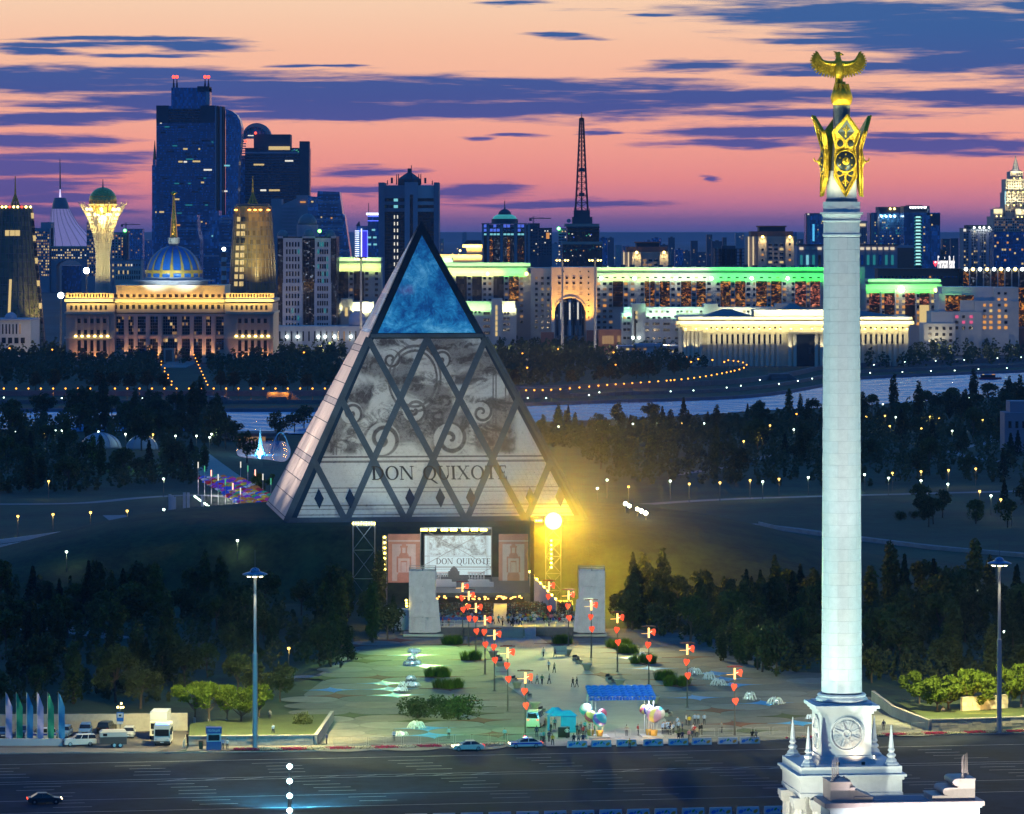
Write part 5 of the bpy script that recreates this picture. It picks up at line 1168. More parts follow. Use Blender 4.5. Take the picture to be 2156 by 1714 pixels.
def make_engraving():  # the projected picture is painted into the base colour
 m=bpy.data.materials.new('painted_projection');m.use_nodes=True;N=NT(m.node_tree);b=N.n['Principled BSDF']
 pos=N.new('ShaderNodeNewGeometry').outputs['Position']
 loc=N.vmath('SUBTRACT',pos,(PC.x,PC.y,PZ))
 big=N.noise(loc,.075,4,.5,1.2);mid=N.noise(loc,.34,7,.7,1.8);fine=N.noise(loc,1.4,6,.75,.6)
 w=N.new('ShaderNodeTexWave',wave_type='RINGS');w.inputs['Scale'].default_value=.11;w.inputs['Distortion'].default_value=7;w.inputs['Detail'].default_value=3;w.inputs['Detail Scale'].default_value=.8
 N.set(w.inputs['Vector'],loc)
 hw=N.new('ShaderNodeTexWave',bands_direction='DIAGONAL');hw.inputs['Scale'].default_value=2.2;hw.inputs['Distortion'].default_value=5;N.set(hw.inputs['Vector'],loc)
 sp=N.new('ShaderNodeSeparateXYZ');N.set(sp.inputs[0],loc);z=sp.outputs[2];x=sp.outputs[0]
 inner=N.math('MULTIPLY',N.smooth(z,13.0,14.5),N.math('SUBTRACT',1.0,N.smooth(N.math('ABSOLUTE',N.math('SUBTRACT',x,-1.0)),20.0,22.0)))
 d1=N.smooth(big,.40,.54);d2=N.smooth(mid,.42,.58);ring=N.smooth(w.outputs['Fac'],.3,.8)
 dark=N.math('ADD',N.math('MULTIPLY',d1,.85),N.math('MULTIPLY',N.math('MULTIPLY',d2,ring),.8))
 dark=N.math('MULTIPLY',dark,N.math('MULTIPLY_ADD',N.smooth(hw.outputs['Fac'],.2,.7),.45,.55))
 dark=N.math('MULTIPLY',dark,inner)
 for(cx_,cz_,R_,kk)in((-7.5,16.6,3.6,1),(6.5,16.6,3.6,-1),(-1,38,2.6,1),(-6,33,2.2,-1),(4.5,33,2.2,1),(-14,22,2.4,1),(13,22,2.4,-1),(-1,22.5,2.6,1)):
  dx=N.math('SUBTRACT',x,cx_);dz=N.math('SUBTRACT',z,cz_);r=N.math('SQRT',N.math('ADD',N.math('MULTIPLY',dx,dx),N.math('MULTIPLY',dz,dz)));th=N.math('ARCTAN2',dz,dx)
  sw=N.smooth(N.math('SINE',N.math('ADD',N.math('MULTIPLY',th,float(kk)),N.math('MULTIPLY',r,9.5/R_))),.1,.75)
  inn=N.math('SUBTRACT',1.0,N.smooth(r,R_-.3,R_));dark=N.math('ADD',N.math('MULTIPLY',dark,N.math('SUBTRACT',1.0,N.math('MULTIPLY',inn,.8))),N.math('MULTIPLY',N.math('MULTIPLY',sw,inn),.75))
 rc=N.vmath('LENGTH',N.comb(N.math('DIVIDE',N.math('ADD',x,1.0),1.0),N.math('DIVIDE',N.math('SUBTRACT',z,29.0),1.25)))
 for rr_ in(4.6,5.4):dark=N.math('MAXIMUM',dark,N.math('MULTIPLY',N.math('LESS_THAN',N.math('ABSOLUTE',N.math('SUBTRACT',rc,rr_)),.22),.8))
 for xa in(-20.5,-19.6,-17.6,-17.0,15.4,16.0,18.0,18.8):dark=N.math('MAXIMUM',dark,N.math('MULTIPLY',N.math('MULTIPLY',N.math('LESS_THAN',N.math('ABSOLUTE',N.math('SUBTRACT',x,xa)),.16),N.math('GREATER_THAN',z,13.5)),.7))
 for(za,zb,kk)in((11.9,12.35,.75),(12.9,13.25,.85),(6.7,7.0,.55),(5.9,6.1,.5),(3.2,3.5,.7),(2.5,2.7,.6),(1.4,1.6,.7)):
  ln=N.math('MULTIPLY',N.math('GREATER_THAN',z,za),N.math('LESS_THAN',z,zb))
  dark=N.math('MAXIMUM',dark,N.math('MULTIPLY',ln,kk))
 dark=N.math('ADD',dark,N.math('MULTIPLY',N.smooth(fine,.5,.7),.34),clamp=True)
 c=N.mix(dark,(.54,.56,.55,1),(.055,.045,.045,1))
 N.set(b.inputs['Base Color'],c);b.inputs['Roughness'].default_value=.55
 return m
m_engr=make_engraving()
def make_apex_glass():
 m=bpy.data.materials.new('stained_blue_glass');m.use_nodes=True;N=NT(m.node_tree);b=N.n['Principled BSDF']
 pos=N.new('ShaderNodeNewGeometry').outputs['Position'];loc=N.vmath('SUBTRACT',pos,(PC.x,PC.y,PZ))
 a=N.noise(loc,.09,4,.55,1.0);c=N.noise(loc,.5,5,.65,2.5);red=N.noise(N.vmath('ADD',loc,(3,9,2)),.07,3,.5)
 base=N.ramp(N.math('ADD',N.math('MULTIPLY',a,.7),N.math('MULTIPLY',c,.3)),[(.36,(.003,.018,.08)),(.46,(.006,.06,.20)),(.54,(.012,.15,.34)),(.66,(.10,.34,.52))])
 base=N.mix(N.math('MULTIPLY',N.smooth(red,.62,.72),.5),base,(.25,.06,.2,1))
 N.set(b.inputs['Base Color'],base);b.inputs['Roughness'].default_value=.22
 N.set(b.inputs['Emission Color'],base);b.inputs['Emission Strength'].default_value=.75
 return m
m_apex=make_apex_glass()
TG=.615
def half(t):return h2*(1-t)
mb=MB()
c0=[face_pt(s_,0,0,k)for k in range(4)for s_ in(-h2,)];c1=[face_pt(-half(TG),TG,0,k)for k in range(4)]
mb.add(c0+c1,[(0,4,5,1),(1,5,6,2),(2,6,7,3),(3,7,4,0),(0,1,2,3),(4,7,6,5)]);mb.build('stone_body',m_edge,pyr)
mb=MB();mb.box(-h2-.3,h2+.3,-h2-.3,h2+.3,-1.1,-.02);mb.build('base_slab',m_edge,pyr)
mb=MB()
for k in range(4):
 mb.add([face_pt(-half(TG)+1.6,TG+.004,.12,k),face_pt(half(TG)-1.6,TG+.004,.12,k),face_pt(0,.985-.035,.12,k)],[(0,1,2)])
for k in range(4):
 o=MB().add(mb.v[k*3:k*3+3]+[face_pt(0,TG+.05,-.5,k)],[(0,1,2),(0,3,1),(1,3,2),(2,3,0)]).build('glass_apex',m_apex,pyr)
mb=MB();t0=MB()
mb.add([face_pt(-half(TG),TG,0,k)for k in range(4)]+[(0,0,PH)],[(0,4,1),(1,4,2),(2,4,3),(3,4,0)][0:0]+[(1,0,4),(2,1,4),(3,2,4),(0,3,4)]);mb.build('apex_frame',m_edge,pyr)
for k in range(4):
 mb=MB();w=1.9
 for(sa)in(0,1):
  kk=(k+sa)%4;sg=1 if sa==0 else-1
  if kk in(1,):w=.5
  mb.add([face_pt(sg*h2,0,.16,kk),face_pt(sg*(h2-w),0,.16,kk),face_pt(sg*.0,.975,.16,kk),face_pt(sg*.0,1.0,.16,kk)],[(0,1,2,3)if sg<0 else(3,2,1,0)])
 mb.build('edge_strip',m_edge,pyr)
UN=PS/5.0;ROWS=TG/(1/5.0)
def band(mb,p,q,w,side,off):
 (a0,t0),(a1,t1)=p,q
 A,B=face_pt(a0,t0,off,side),face_pt(a1,t1,off,side);d=(B-A).normalized()
 n=(face_pt(0,0,1,side)-face_pt(0,0,0,side));s_=d.cross(n).normalized()*w/2
 lo=-n*.25
 mb.add([A-s_,A+s_,B+s_,B-s_,A-s_+lo,A+s_+lo,B+s_+lo,B-s_+lo],[(0,1,2,3),(0,4,5,1),(1,5,6,2),(2,6,7,3),(3,7,4,0),(4,7,6,5)])
RH=.2
nodes=[[-h2*(1-j*RH)+UN*i for i in range(6-j)]for j in range(5)]
for side in(0,3):
 for j in range(4):
  t0,t1=j*RH,(j+1)*RH
  tt1=min(t1,TG-.012)
  if t0>=TG:break
  fr=(tt1-t0)/RH
  xs=[-h2*(1-t0)+UN*i for i in range(6-j)]
  for i,x in enumerate(xs):
   if i>0:
    mb=MB();band(mb,(x,t0),(x-UN/2*fr,tt1),1.3,side,.22);mb.build('lattice_band',m_band,pyr)
   if i<len(xs)-1:
    mb=MB();band(mb,(x,t0),(x+UN/2*fr,tt1),1.3,side,.20);mb.build('lattice_band',m_band,pyr)
 mb=MB();band(mb,(-half(TG),TG-.006),(half(TG),TG-.006),.8,side,.26);mb.build('lattice_band',m_band,pyr)
 mb=MB();band(mb,(-h2,.006),(h2,.006),1.2,side,.24);mb.build('lattice_band',m_band,pyr)
SUB=12;a_=UN/SUB;rh=RH/SUB;nrow=int((TG-.01)/rh)
up=MB();dn=MB()
def tri(mb,p):
 c=sum((Vector(q)for q in p),Vector())/3;n=face_pt(0,0,1)-face_pt(0,0,0)
 q=[c+(Vector(v)-c)*.92 for v in p];r=[c+(Vector(v)-c)*1.0-n*.05 for v in p]
 mb.add(q+r,[(0,1,2),(0,3,4,1),(1,4,5,2),(2,5,3,0)])
V0=face_pt(0,0,.1)
tri(up,[face_pt(-a_/2,0,.1)-V0,face_pt(a_/2,0,.1)-V0,face_pt(0,rh,.1)-V0])
tri(dn,[face_pt(0,0,.1)-V0,face_pt(a_/2,rh,.1)-V0,face_pt(-a_/2,rh,.1)-V0])
um,dm=up.mesh('slab',m_engr),dn.mesh('slab',m_engr)
rest=MB();cnt=0
for j in range(nrow):
 n=5*SUB-j;t0=j*rh;x0=-h2*(1-t0)
 for i in range(n):
  for kind in(0,1):
   if kind==1 and i==0:continue
   x=x0+a_*(i+.5)if kind==0 else x0+a_*i
   if abs(x)>half(t0)-1.0:continue
   V=face_pt(x,t0,.1)
   if 1<j<6 and cnt<296:
    mobj('slab',um if kind==0 else dm,pyr,V);cnt+=1
   else:
    src=up if kind==0 else dn
    rest.add([Vector(v)+V for v in src.v],src.f)
o=rest.build('slab_cladding',m_engr,pyr);o['kind']='stuff'
rest=MB()
for j in range(nrow):
 n=5*SUB-j;t0=j*rh;x0=-h2*(1-t0)
 rest.quad(face_pt(-half(t0)+1.6,t0,.1,3),face_pt(half(t0)-1.6,t0,.1,3),face_pt(half(t0+rh)-1.6,t0+rh*.94,.1,3),face_pt(-half(t0+rh)+1.6,t0+rh*.94,.1,3))
o=rest.build('slab_cladding',m_stone,pyr);o['kind']='stuff'
lv=[0,.012,.185,.205,.375,.395,.555,.575,.735,.75,.97]
for r_,(ta,tb)in enumerate(zip(lv[:-1],lv[1:])):
 grey=(tb-ta)<.03
 for i in range(5):
  f0,f1=-1+2*i/5,-1+2*(i+1)/5
  nsub=1 if grey else 3
  for q in range(nsub):
   a,b=ta+(tb-ta)*q/nsub+.0012,ta+(tb-ta)*(q+1)/nsub-.0012
   g_=.18
   P=[face_pt(f0*half(a)+g_,a,.12,1),face_pt(f1*half(a)-g_,a,.12,1),face_pt(f1*half(b)-g_,b,.12,1),face_pt(f0*half(b)+g_,b,.12,1)]
   nn=face_pt(0,0,.1,1)-face_pt(0,0,0,1)
   mb=MB();mb.add(P+[p-nn for p in P],[(3,2,1,0),(0,1,5,4),(1,2,6,5),(2,3,7,6),(3,0,4,7)][0:1]+[(1,0,4,5),(2,1,5,6),(3,2,6,7),(0,3,7,4)])
   mb.build('facing_slab',m_band_side if grey else m_stone_side,pyr)
for x in(-24.0,-17.6,-5.2,1.1,7.4,19.8,26.0):
 mb=MB();t=.075
 mb.add([face_pt(x-1.0,t,.3),face_pt(x,t-.033,.3),face_pt(x+1.0,t,.3),face_pt(x,t+.033,.3),face_pt(x,t,.0)],[(0,1,2,3),(1,0,4),(2,1,4),(3,2,4),(0,3,4)])
 mb.build('diamond_window',m_win,pyr)
#roman capitals, as strokes with serifs; unit height 1
def glyph(ch):
 """list of polygons in a unit-height box, and the width"""
 T,t=.15,.055
 P=[]
 def bar(x0,y0,x1,y1):P.append([(x0,y0),(x1,y0),(x1,y1),(x0,y1)])
 def stem(x,w=T,y0=0,y1=1):bar(x,y0,x+w,y1)
 def ser(x0,x1,y):bar(x0,y,x1,y+.05)if y<.5 else bar(x0,y-.05,x1,y)
 def dia(xa,xb,w,ya=0,yb=1):P.append([(xa,ya),(xa+w,ya),(xb+w,yb),(xb,yb)])
 def ring(cx_,cy_,rx,ry,w,h,a0=0,a1=360,n=22):
  for k in range(n):
   u,v=R(a0+(a1-a0)*k/n),R(a0+(a1-a0)*(k+1)/n)
   P.append([(cx_+rx*math.cos(u),cy_+ry*math.sin(u)),(cx_+rx*math.cos(v),cy_+ry*math.sin(v)),(cx_+(rx-w)*math.cos(v),cy_+(ry-h)*math.sin(v)),(cx_+(rx-w)*math.cos(u),cy_+(ry-h)*math.sin(u))])
 if ch=='D':stem(.08);ser(0,.3,0);ser(0,.3,1);ring(.3,.5,.52,.5,T,t,-90,90);bar(.2,0,.32,t);bar(.2,1-t,.32,1);return P,.84
 if ch=='O':ring(.45,.5,.45,.52,T,t);return P,.9
 if ch=='Q':ring(.45,.5,.45,.52,T,t);P.append([(.42,.06),(.58,.06),(1.0,-.3),(.86,-.3)]);return P,.92
 if ch=='N':stem(.08,t);stem(.78,t);dia(.72,.08,T);ser(0,.24,0);ser(-.02,.2,1);ser(.68,.94,1);return P,.94
 if ch=='U':stem(.08,T,.28);stem(.68,t,.28);ring(.405,.3,.325,.33,.12,t,180,360,14);ser(0,.34,1);ser(.58,.84,1);return P,.82
 if ch=='I':stem(.08);ser(0,.31,0);ser(0,.31,1);return P,.31
 if ch=='X':dia(.66,.04,T);dia(.08,.66,t);ser(0,.26,0);ser(.56,.88,0);ser(-.02,.28,1);ser(.56,.86,1);return P,.86
 if ch=='T':stem(.3);bar(0,.94,.75,1);bar(0,.8,.05,1);bar(.7,.8,.75,1);ser(.2,.55,0);return P,.75
 if ch=='E':stem(.08);bar(.08,0,.6,t);bar(.08,.94,.57,1);bar(.2,.48,.48,.53);bar(.56,0,.61,.2);bar(.53,.8,.58,1);bar(.45,.4,.49,.6);ser(0,.2,0);ser(0,.2,1);return P,.62
 return P,.45
def lettering(text,size,place,mat,parent,th,gap=.1):
 """place(x, y, off) -> point; every letter its own part"""
 x=0.0
 for ch in text:
  P,w=glyph(ch)
  if P:
   mb=MB()
   for k,pl in enumerate(P):
    e=th+(k%3)*.002
    v0=[place((x+a)*size,b*size,0)for a,b in pl];v1=[place((x+a)*size,b*size,e)for a,b in pl];n=len(pl)
    mb.add(v1+v0,[tuple(range(n))]+[(n+i,n+(i+1)%n,(i+1)%n,i)for i in range(n)])
   mb.build('letter',mat,parent)
  x+=w+gap
 return x*size
SL=math.hypot(PH,h2)
tx=-12.9;tz0=8.3/PH
lettering('DON QUIXOTE',3.05,lambda x,y,o:face_pt(tx+x,tz0+y/SL,.30+o),m_letter,pyr,.10,.09)
fr=Matrix.Rotation(TH,3,'Z')
def wp(x,y,z):v=fr@Vector((x,y,0));return(PC.x+v.x,PC.y+v.y,z)
for x_,pw in((-20,1.15),(0,1.0),(20,.7)):spot('projector',wp(x_,-125,15.0),wp(x_,-22,PZ+19),0.95e5*pw,(.62,.93,1.0),24,.35,.6)
for y_ in(-15,15):spot('side_flood',wp(-78,y_,PZ),wp(-16,y_*.6,PZ+25),2.3e5,(1.0,.80,.66),43,.7,.6)
#open-air stage, audience terrace
m_truss=M('truss_metal',(.22,.23,.25),.4,.7,var=.1);m_cloth=M('scaffold_sheeting',(.62,.60,.57),.8,var=.12,scale=.8,bump=.4,bs=1.2)
m_black=M('stage_black',(.02,.02,.022),.8,var=.1);m_floor=M('stage_floor',(.10,.11,.12),.35,var=.2,scale=.4);m_stepc=M('step_stone',(.36,.35,.32),.7,var=.1)
m_decor=M('painted_backdrop',(.50,.27,.20),.8,var=.15,scale=.8);m_decor2=M('painted_backdrop_pale',(.60,.52,.48),.8,var=.1,scale=.8)
l_stage=E('stage_lamp',(1,.74,.10),14);l_big=E('dazzling_stage_lamp',(1,.66,.04),26)
ST=R(6.9)
def sp(px,d):return(px-CX)*d/FD
def zt(py,d):return H-(py-HY)*d/FD
dP=804.5
ter=thing('terrace','raised stone audience terrace with front wall before the stage','terrace',(sp(1064,dP),dP,0))
tx0,tx1=sp(915,dP)-sp(1064,dP),sp(1214,dP)-sp(1064,dP);TZ=1.85
mb=MB();mb.box(tx0,tx1,0,58,0,TZ);mb.build('terrace_slab',m_stepc,ter)
mb=MB();mb.box(tx0-.2,sp(1018,dP)-sp(1064,dP),-.4,-.02,0,TZ-.1);mb.build('front_wall',m_dconc,ter);mb=MB();mb.box(sp(1126,dP)-sp(1064,dP),tx1+.2,-.4,-.02,0,TZ-.1);mb.build('front_wall',m_dconc,ter)
sx0,sx1=sp(1020,dP)-sp(1064,dP),sp(1102,dP)-sp(1064,dP)
for k in range(11):
 mb=MB();mb.box(sx0,sx1,-4.4+k*.4,-.03,k*TZ/11+.003,(k+1)*TZ/11-.01);mb.build('step',m_stepc,ter)
mb=MB();a,b=sx1+.25,sx1+2.2;mb.add([(a,-5.5,0),(b,-5.5,0),(b,-.03,0),(a,-.03,0),(b,-.03,TZ-.02),(a,-.03,TZ-.02)],[(0,1,4,5),(0,5,3),(1,2,4),(3,5,4,2),(0,3,2,1)]);mb.build('ramp',m_walk,ter)
m_rail=M('handrail',(.55,.55,.5),.4,.5,var=0)
def railing(pts,parent,h=1.05,name='railing'):
 mb=MB()
 for a,b in zip(pts[:-1],pts[1:]):
  a,b=Vector(a),Vector(b);n=max(1,int((b-a).length/1.6))
  for i in range(n+1):p=a.lerp(b,i/n);mb.cone(p,p+Vector((0,0,h)),.035,.035,4)
  for hh in(h,h*.55):mb.cone(a+Vector((0,0,hh)),b+Vector((0,0,hh)),.04,.04,4)
 return mb.build(name,m_rail,parent)
railing([(tx0,.3,TZ),(sx0,.3,TZ)],ter);railing([(b+.2,.3,TZ),(tx1,.3,TZ)],ter);railing([(sx0,-4.4,.2),(sx0,.2,TZ)],ter);railing([(a,-5.5,0),(a,.2,TZ)],ter);railing([(b,-5.5,0),(b,.2,TZ)],ter)
dS=872.0;sx=lambda px,d=dS:sp(px,d)-sp(970,dS)
stg=thing('stage','open-air opera stage with balustrade set and dark floor under the pyramid','stage',(sp(970,dS),dS,0))
mb=MB();mb.add([(sx(908),-12,3.5),(sx(1125),-12,3.5),(sx(1125),1,5.6),(sx(908),1,5.6),(sx(908),-12,0),(sx(1125),-12,0),(sx(1125),1,0),(sx(908),1,0)],[(0,1,2,3),(4,5,1,0),(5,6,2,1),(7,4,0,3),(6,7,3,2)]);mb.build('stage_floor',m_floor,stg)
for(a_,b_)in((918,945),(985,1022)):
 mb=MB();mb.box(sx(a_),sx(b_),-3,-2.6,6.6,6.9);mb.box(sx(a_),sx(b_),-3,-2.6,5.1,5.4);mb.build('balustrade',m_white,stg)
 for k in range(6):mb=MB();x=sx(a_)+(sx(b_)-sx(a_))*(k+.5)/6;mb.lathe([(.12,5.4),(.2,5.8),(.1,6.2),(.14,6.6)],8,c=(x,-2.8));mb.build('baluster',m_white,stg)
mb=MB();x=sx(956);mb.box(x-1.1,x+1.1,-3.4,-2,4.6,7.0);mb.box(x-3,x+3,-3.3,-2.2,4.6,6.0);mb.lathe([(.8,7.0),(.8,7.2),(.5,7.7),(.1,8.0)],10,c=(x,-2.7));mb.build('set_gatehouse',m_dconc,stg)
for(x_,s_)in((928,3.2),(1008,3.0)):mb=MB();x=sx(x_);mb.box(x-s_,x+s_,-7.4,-6,4.3,5.2);mb.box(x-s_*.7,x+s_*.7,-7.2,-6.2,5.2,5.7);mb.cone((x,-6.8,5.7),(x,-6.8,7.2),.12,.05,5);mb.build('set_boat',m_white,stg)
mb=MB();mb.box(sx(1116),sx(1124),-13,1,0,17.6);mb.build('added_light_mask',m_black,stg)  # added tall flat that keeps the yellow lamp off the right panel
scr=thing('stage_screen','lit projection screen showing an engraved scene above a lettered title','screen',(sp(964,dS),dS+.4,0));s0,s1,z0_,z1_=-(1034-894)/2*dS/FD,(1034-894)/2*dS/FD,zt(1211,dS),zt(1128,dS)
def make_screen():
 m=bpy.data.materials.new('screen_picture');m.use_nodes=True;N=NT(m.node_tree);b=N.n['Principled BSDF']
 pos=N.new('ShaderNodeTexCoord').outputs['Object'];sp_=N.new('ShaderNodeSeparateXYZ');N.set(sp_.inputs[0],pos);x,y,z=sp_.outputs
 n1=N.smooth(N.noise(pos,.5,4,.5,1.2),.42,.6);n2=N.smooth(N.noise(pos,1.6,5,.6,2.0),.45,.6)
 f=N.math('ADD',N.math('MULTIPLY',n1,.5),N.math('MULTIPLY',n2,.4));zm=z0_+3.9
 up_=N.math('MULTIPLY',N.math('GREATER_THAN',z,zm),N.math('LESS_THAN',N.math('ABSOLUTE',x),s1-1.0));f=N.math('MULTIPLY',f,up_)
 for za in(3.75,1.7,1.5,1.15):f=N.math('MAXIMUM',f,N.math('MULTIPLY',N.math('LESS_THAN',N.math('ABSOLUTE',N.math('SUBTRACT',z,z0_+za)),.05),.7))
 for xa in(s1-.9,s1-.65):f=N.math('MAXIMUM',f,N.math('MULTIPLY',N.math('LESS_THAN',N.math('ABSOLUTE',N.math('SUBTRACT',N.math('ABSOLUTE',x),xa)),.05),.6))
 N.set(b.inputs['Emission Color'],N.mix(f,(.62,.80,.84,1),(.06,.075,.085,1)));b.inputs['Emission Strength'].default_value=.85;b.inputs['Base Color'].default_value=(.1,.1,.1,1);return m
mb=MB();mb.box(s0,s1,0,.2,z0_,z1_);mb.build('screen_picture',make_screen(),scr)
mb=MB()
for(a_,b_,c_,d_)in((s0-.35,s0,z0_-.3,z1_+.35),(s1,s1+.35,z0_-.3,z1_+.35),(s0,s1,z1_,z1_+.35),(s0,s1,z0_-.3,z0_)):mb.box(a_,b_,-.1,.5,c_,d_)
mb.build('screen_frame',m_black,scr)
lettering('DON QUIXOTE',1.15,lambda x,y,o:Vector((-4.3+x,-.02-o,z0_+2.15+y)),m_letter,scr,.03,.1)
def truss(name,label,x,d,w,z1,dep=1.2,z0=0.0,cat='truss'):
 t=thing(name,label,cat,(x,d,0));mb=MB()
 for sx_ in(-w/2,w/2):
  mb2=MB()
  for sy in(0,dep):mb2.cone((sx_,sy,z0),(sx_,sy,z1),.09,.09,5)
  n=int((z1-z0)/1.5)
  for k in range(n):za,zb=z0+(z1-z0)*k/n,z0+(z1-z0)*(k+1)/n;mb2.cone((sx_,0,za),(sx_,dep,zb),.05,.05,4)
  mb2.build('upright',m_truss,t)
 n=max(2,int((z1-z0)/w))
 for k in range(n):
  za,zb=z0+(z1-z0)*k/n,z0+(z1-z0)*(k+1)/n;mb2=MB();mb2.cone((-w/2,0,za),(w/2,0,zb),.06,.06,4);mb2.cone((w/2,0,za),(-w/2,0,zb),.06,.06,4);mb2.cone((-w/2,0,zb),(w/2,0,zb),.07,.07,4);mb2.build('brace',m_truss,t)
 return t
def lampbar(t,xs,z,y=-.4,r=.24,m_=None):
 for x in xs:mb=MB();mb.sph((0,0,0),r,10);o=mb.build('stage_lamp',m_ or l_stage,t);o.location=(x,y,z)
dT=868.0;kT=dT/FD
t=truss('lighting_tower','open lighting tower with a row of yellow lamps left of the painted panel',sp(766,dT),dT,46*kT,zt(1098,dT));lampbar(t,[(-22+k*5.5)*kT for k in range(9)],zt(1102,dT));mb=MB();mb.box(-2.2,2.2,-.6,.3,zt(1107,dT),zt(1106,dT));mb.build('lamp_bar',m_truss,t)
t=truss('lighting_truss','overhead lighting truss with six groups of yellow lamps above the screen',sp(960,dT),dT+1,150*kT,zt(1112,dT),1.0);xs=[]
for a_ in(893,911,936,955,979,999,1018):xs+=[sp(a_+q*5,dT)-sp(960,dT)for q in(-1,0,1)]
lampbar(t,xs,zt(1116,dT),-.6,.26);mb=MB();mb.box(-75*kT,75*kT,-.5,.2,zt(1113,dT),zt(1111,dT));mb.build('lamp_bar',m_truss,t)
t=truss('lamp_column','slim truss with a vertical string of seven yellow bulbs left of the painted panel',sp(810,dT),dT,.8,zt(1128,dT));lampbar(t,[0]*1,zt(1131,dT))
for k in range(1,7):lampbar(t,[0],zt(1131+k*11.2,dT))
t=truss('lighting_tower','lighting tower carrying the dazzling yellow floodlight right of the screen',sp(1165,dT),dT,3.0,zt(1100,dT));mb=MB();mb.sph((0,0,0),1.7,20);o=mb.build('floodlight',l_big,t);o.location=(0,-1.4,zt(1096,dT))
for k in range(7):lampbar(t,[-.4],zt(1138+k*9.4,dT))
lampbar(t,[-3.4,-2.9,-2.4],zt(1096,dT),-.6,.22)
for(pa,pb,lab)in((817.5,884.5,'tall painted red and pink panel with a domed tower drawing, left of the screen'),(1050,1112,'tall painted red and pink panel right of the screen, in the glare')):
 c_=(pa+pb)/2;pn=thing('painted_panel',lab,'stage panel',(sp(c_,dS),dS-2,0));w_=(pb-pa)/2*dS/FD;za,zb=zt(1225,dS),zt(1123,dS)
 mb=MB();mb.box(-w_,w_,0,.4,za,zb);mb.build('panel',m_decor,pn);mb=MB();mb.box(-w_*.74,w_*.74,-.06,-.002,za+.3,zb-2.0);mb.build('panel_field',m_decor2,pn)
 def pz(f):return za+(zb-za)*f
 for(x0,x1,f0,f1)in((-.42,.42,.02,.17),(-.36,.36,.17,.21),(-.46,-.36,.21,.5),(.36,.46,.21,.5),(-.2,-.16,.22,.42),(.16,.2,.22,.42),(-.2,.2,.42,.45),(-.46,.46,.5,.54),(-.3,.3,.54,.58),(-.2,-.1,.6,.72),(.1,.2,.6,.72),(-.24,.24,.58,.61),(-.24,.24,.72,.76),(-.14,.14,.76,.8)):
  mb=MB();mb.box(x0*w_,x1*w_,-.12,-.062,pz(f0),pz(f1));mb.build('painted_line',m_decor,pn)
 mb=MB();mb.box(-w_,w_,-.05,-.002,zb-1.5,zb-1.2);mb.build('painted_line',m_decor2,pn)
for(pa,pb,lab,sg)in((861,917,'tall scaffold tower wrapped in white sheeting left of the audience',1),(1219,1274,'tall scaffold tower wrapped in white sheeting right of the audience',-1)):
 d_=803.0;k_=d_/FD;w_=(pb-pa)/2*k_;sc_=thing('scaffold_tower',lab,'scaffold',(sp((pa+pb)/2,d_),d_,0));zA,zB=.9,zt(1201,d_)
 for j in range(4):
  mb=MB();za,zb=zA+(zB-zA)*j/4,zA+(zB-zA)*(j+1)/4-.06;bow=.25 if j==0 else.08
  n=8;vs_=[]
  for i in range(n+1):
   u=-1+2*i/n;yy=-bow*math.cos(u*4.2+j)*.6-.1
   vs_+=[(u*w_,yy,za),(u*w_,yy-.1*math.sin(u*9+j),zb)]
  fs=[(2*i,2*i+2,2*i+3,2*i+1)for i in range(n)];mb.add(vs_,fs)
  m0=len(vs_);mb.add([(w_,vs_[-2][1],za),(w_+.05,4.5,za),(w_+.05,4.5,zb),(w_,vs_[-1][1],zb),(-w_,vs_[0][1],za),(-w_-.05,4.5,za),(-w_-.05,4.5,zb),(-w_,vs_[1][1],zb),(w_,4.5,za),(-w_,4.5,za),(-w_,4.5,zb),(w_,4.5,zb)],[(0,1,2,3),(5,4,7,6),(8,9,10,11)])
  mb.build('sheet',m_cloth,sc_)
 mb=MB()
 for x_ in(-w_+.05,0,w_-.05):
  for y_ in(.1,4.4):mb.cone((x_,y_,0),(x_,y_,zB+.6),.07,.07,5)
 for z_ in(.5,zB+.1,zB+.55):
  for y_ in(.1,4.4):mb.cone((-w_,y_,z_),(w_,y_,z_),.05,.05,4)
 mb.build('frame',m_truss,sc_);mb=MB();mb.box(-w_-1.0,w_+(1.4 if sg>0 else.3),-1.2,4.6,.3,.75);mb.build('base_deck',m_truss,sc_)
 mb=MB();mb.add([(-sg*-w_,-.2,zA),(sg*(w_+1.0),-.4,zA+.3),(sg*(w_+.5),-.2,zA+6),(sg*w_,-.15,zB-5)],[(0,1,2,3)]);mb.build('loose_sheet',m_cloth,sc_)
 if sg>0:lampbar(sc_,[-w_-.5],zt(1264,d_),-.2,.2);lampbar(sc_,[-w_-.45],zt(1270,d_),-.2,.2);lampbar(sc_,[-w_-.4],zt(1276,d_),-.2,.2)
sw=thing('pit_wall','slanting yellow-lit side wall with bulbs right of the orchestra','wall',(0,0,0));a_,b_=Vector((sp(1115,866),866,0)),Vector((sp(1170,826),826,0));mb=MB();n_=Vector((.25,.2,0))
mb.add([a_,b_,b_+n_,a_+n_,a_+Vector((0,0,7)),b_+Vector((0,0,5)),b_+n_+Vector((0,0,5)),a_+n_+Vector((0,0,7))],[(0,1,5,4),(1,2,6,5),(2,3,7,6),(3,0,4,7),(4,5,6,7)]);mb.build('wall_panel',m_decor2,sw)
for k in range(8):p=a_.lerp(b_,k/7);mb=MB();mb.sph((p.x,p.y-.3,7.2-2*k/7),.22,8);mb.build('bulb',l_stage,sw)
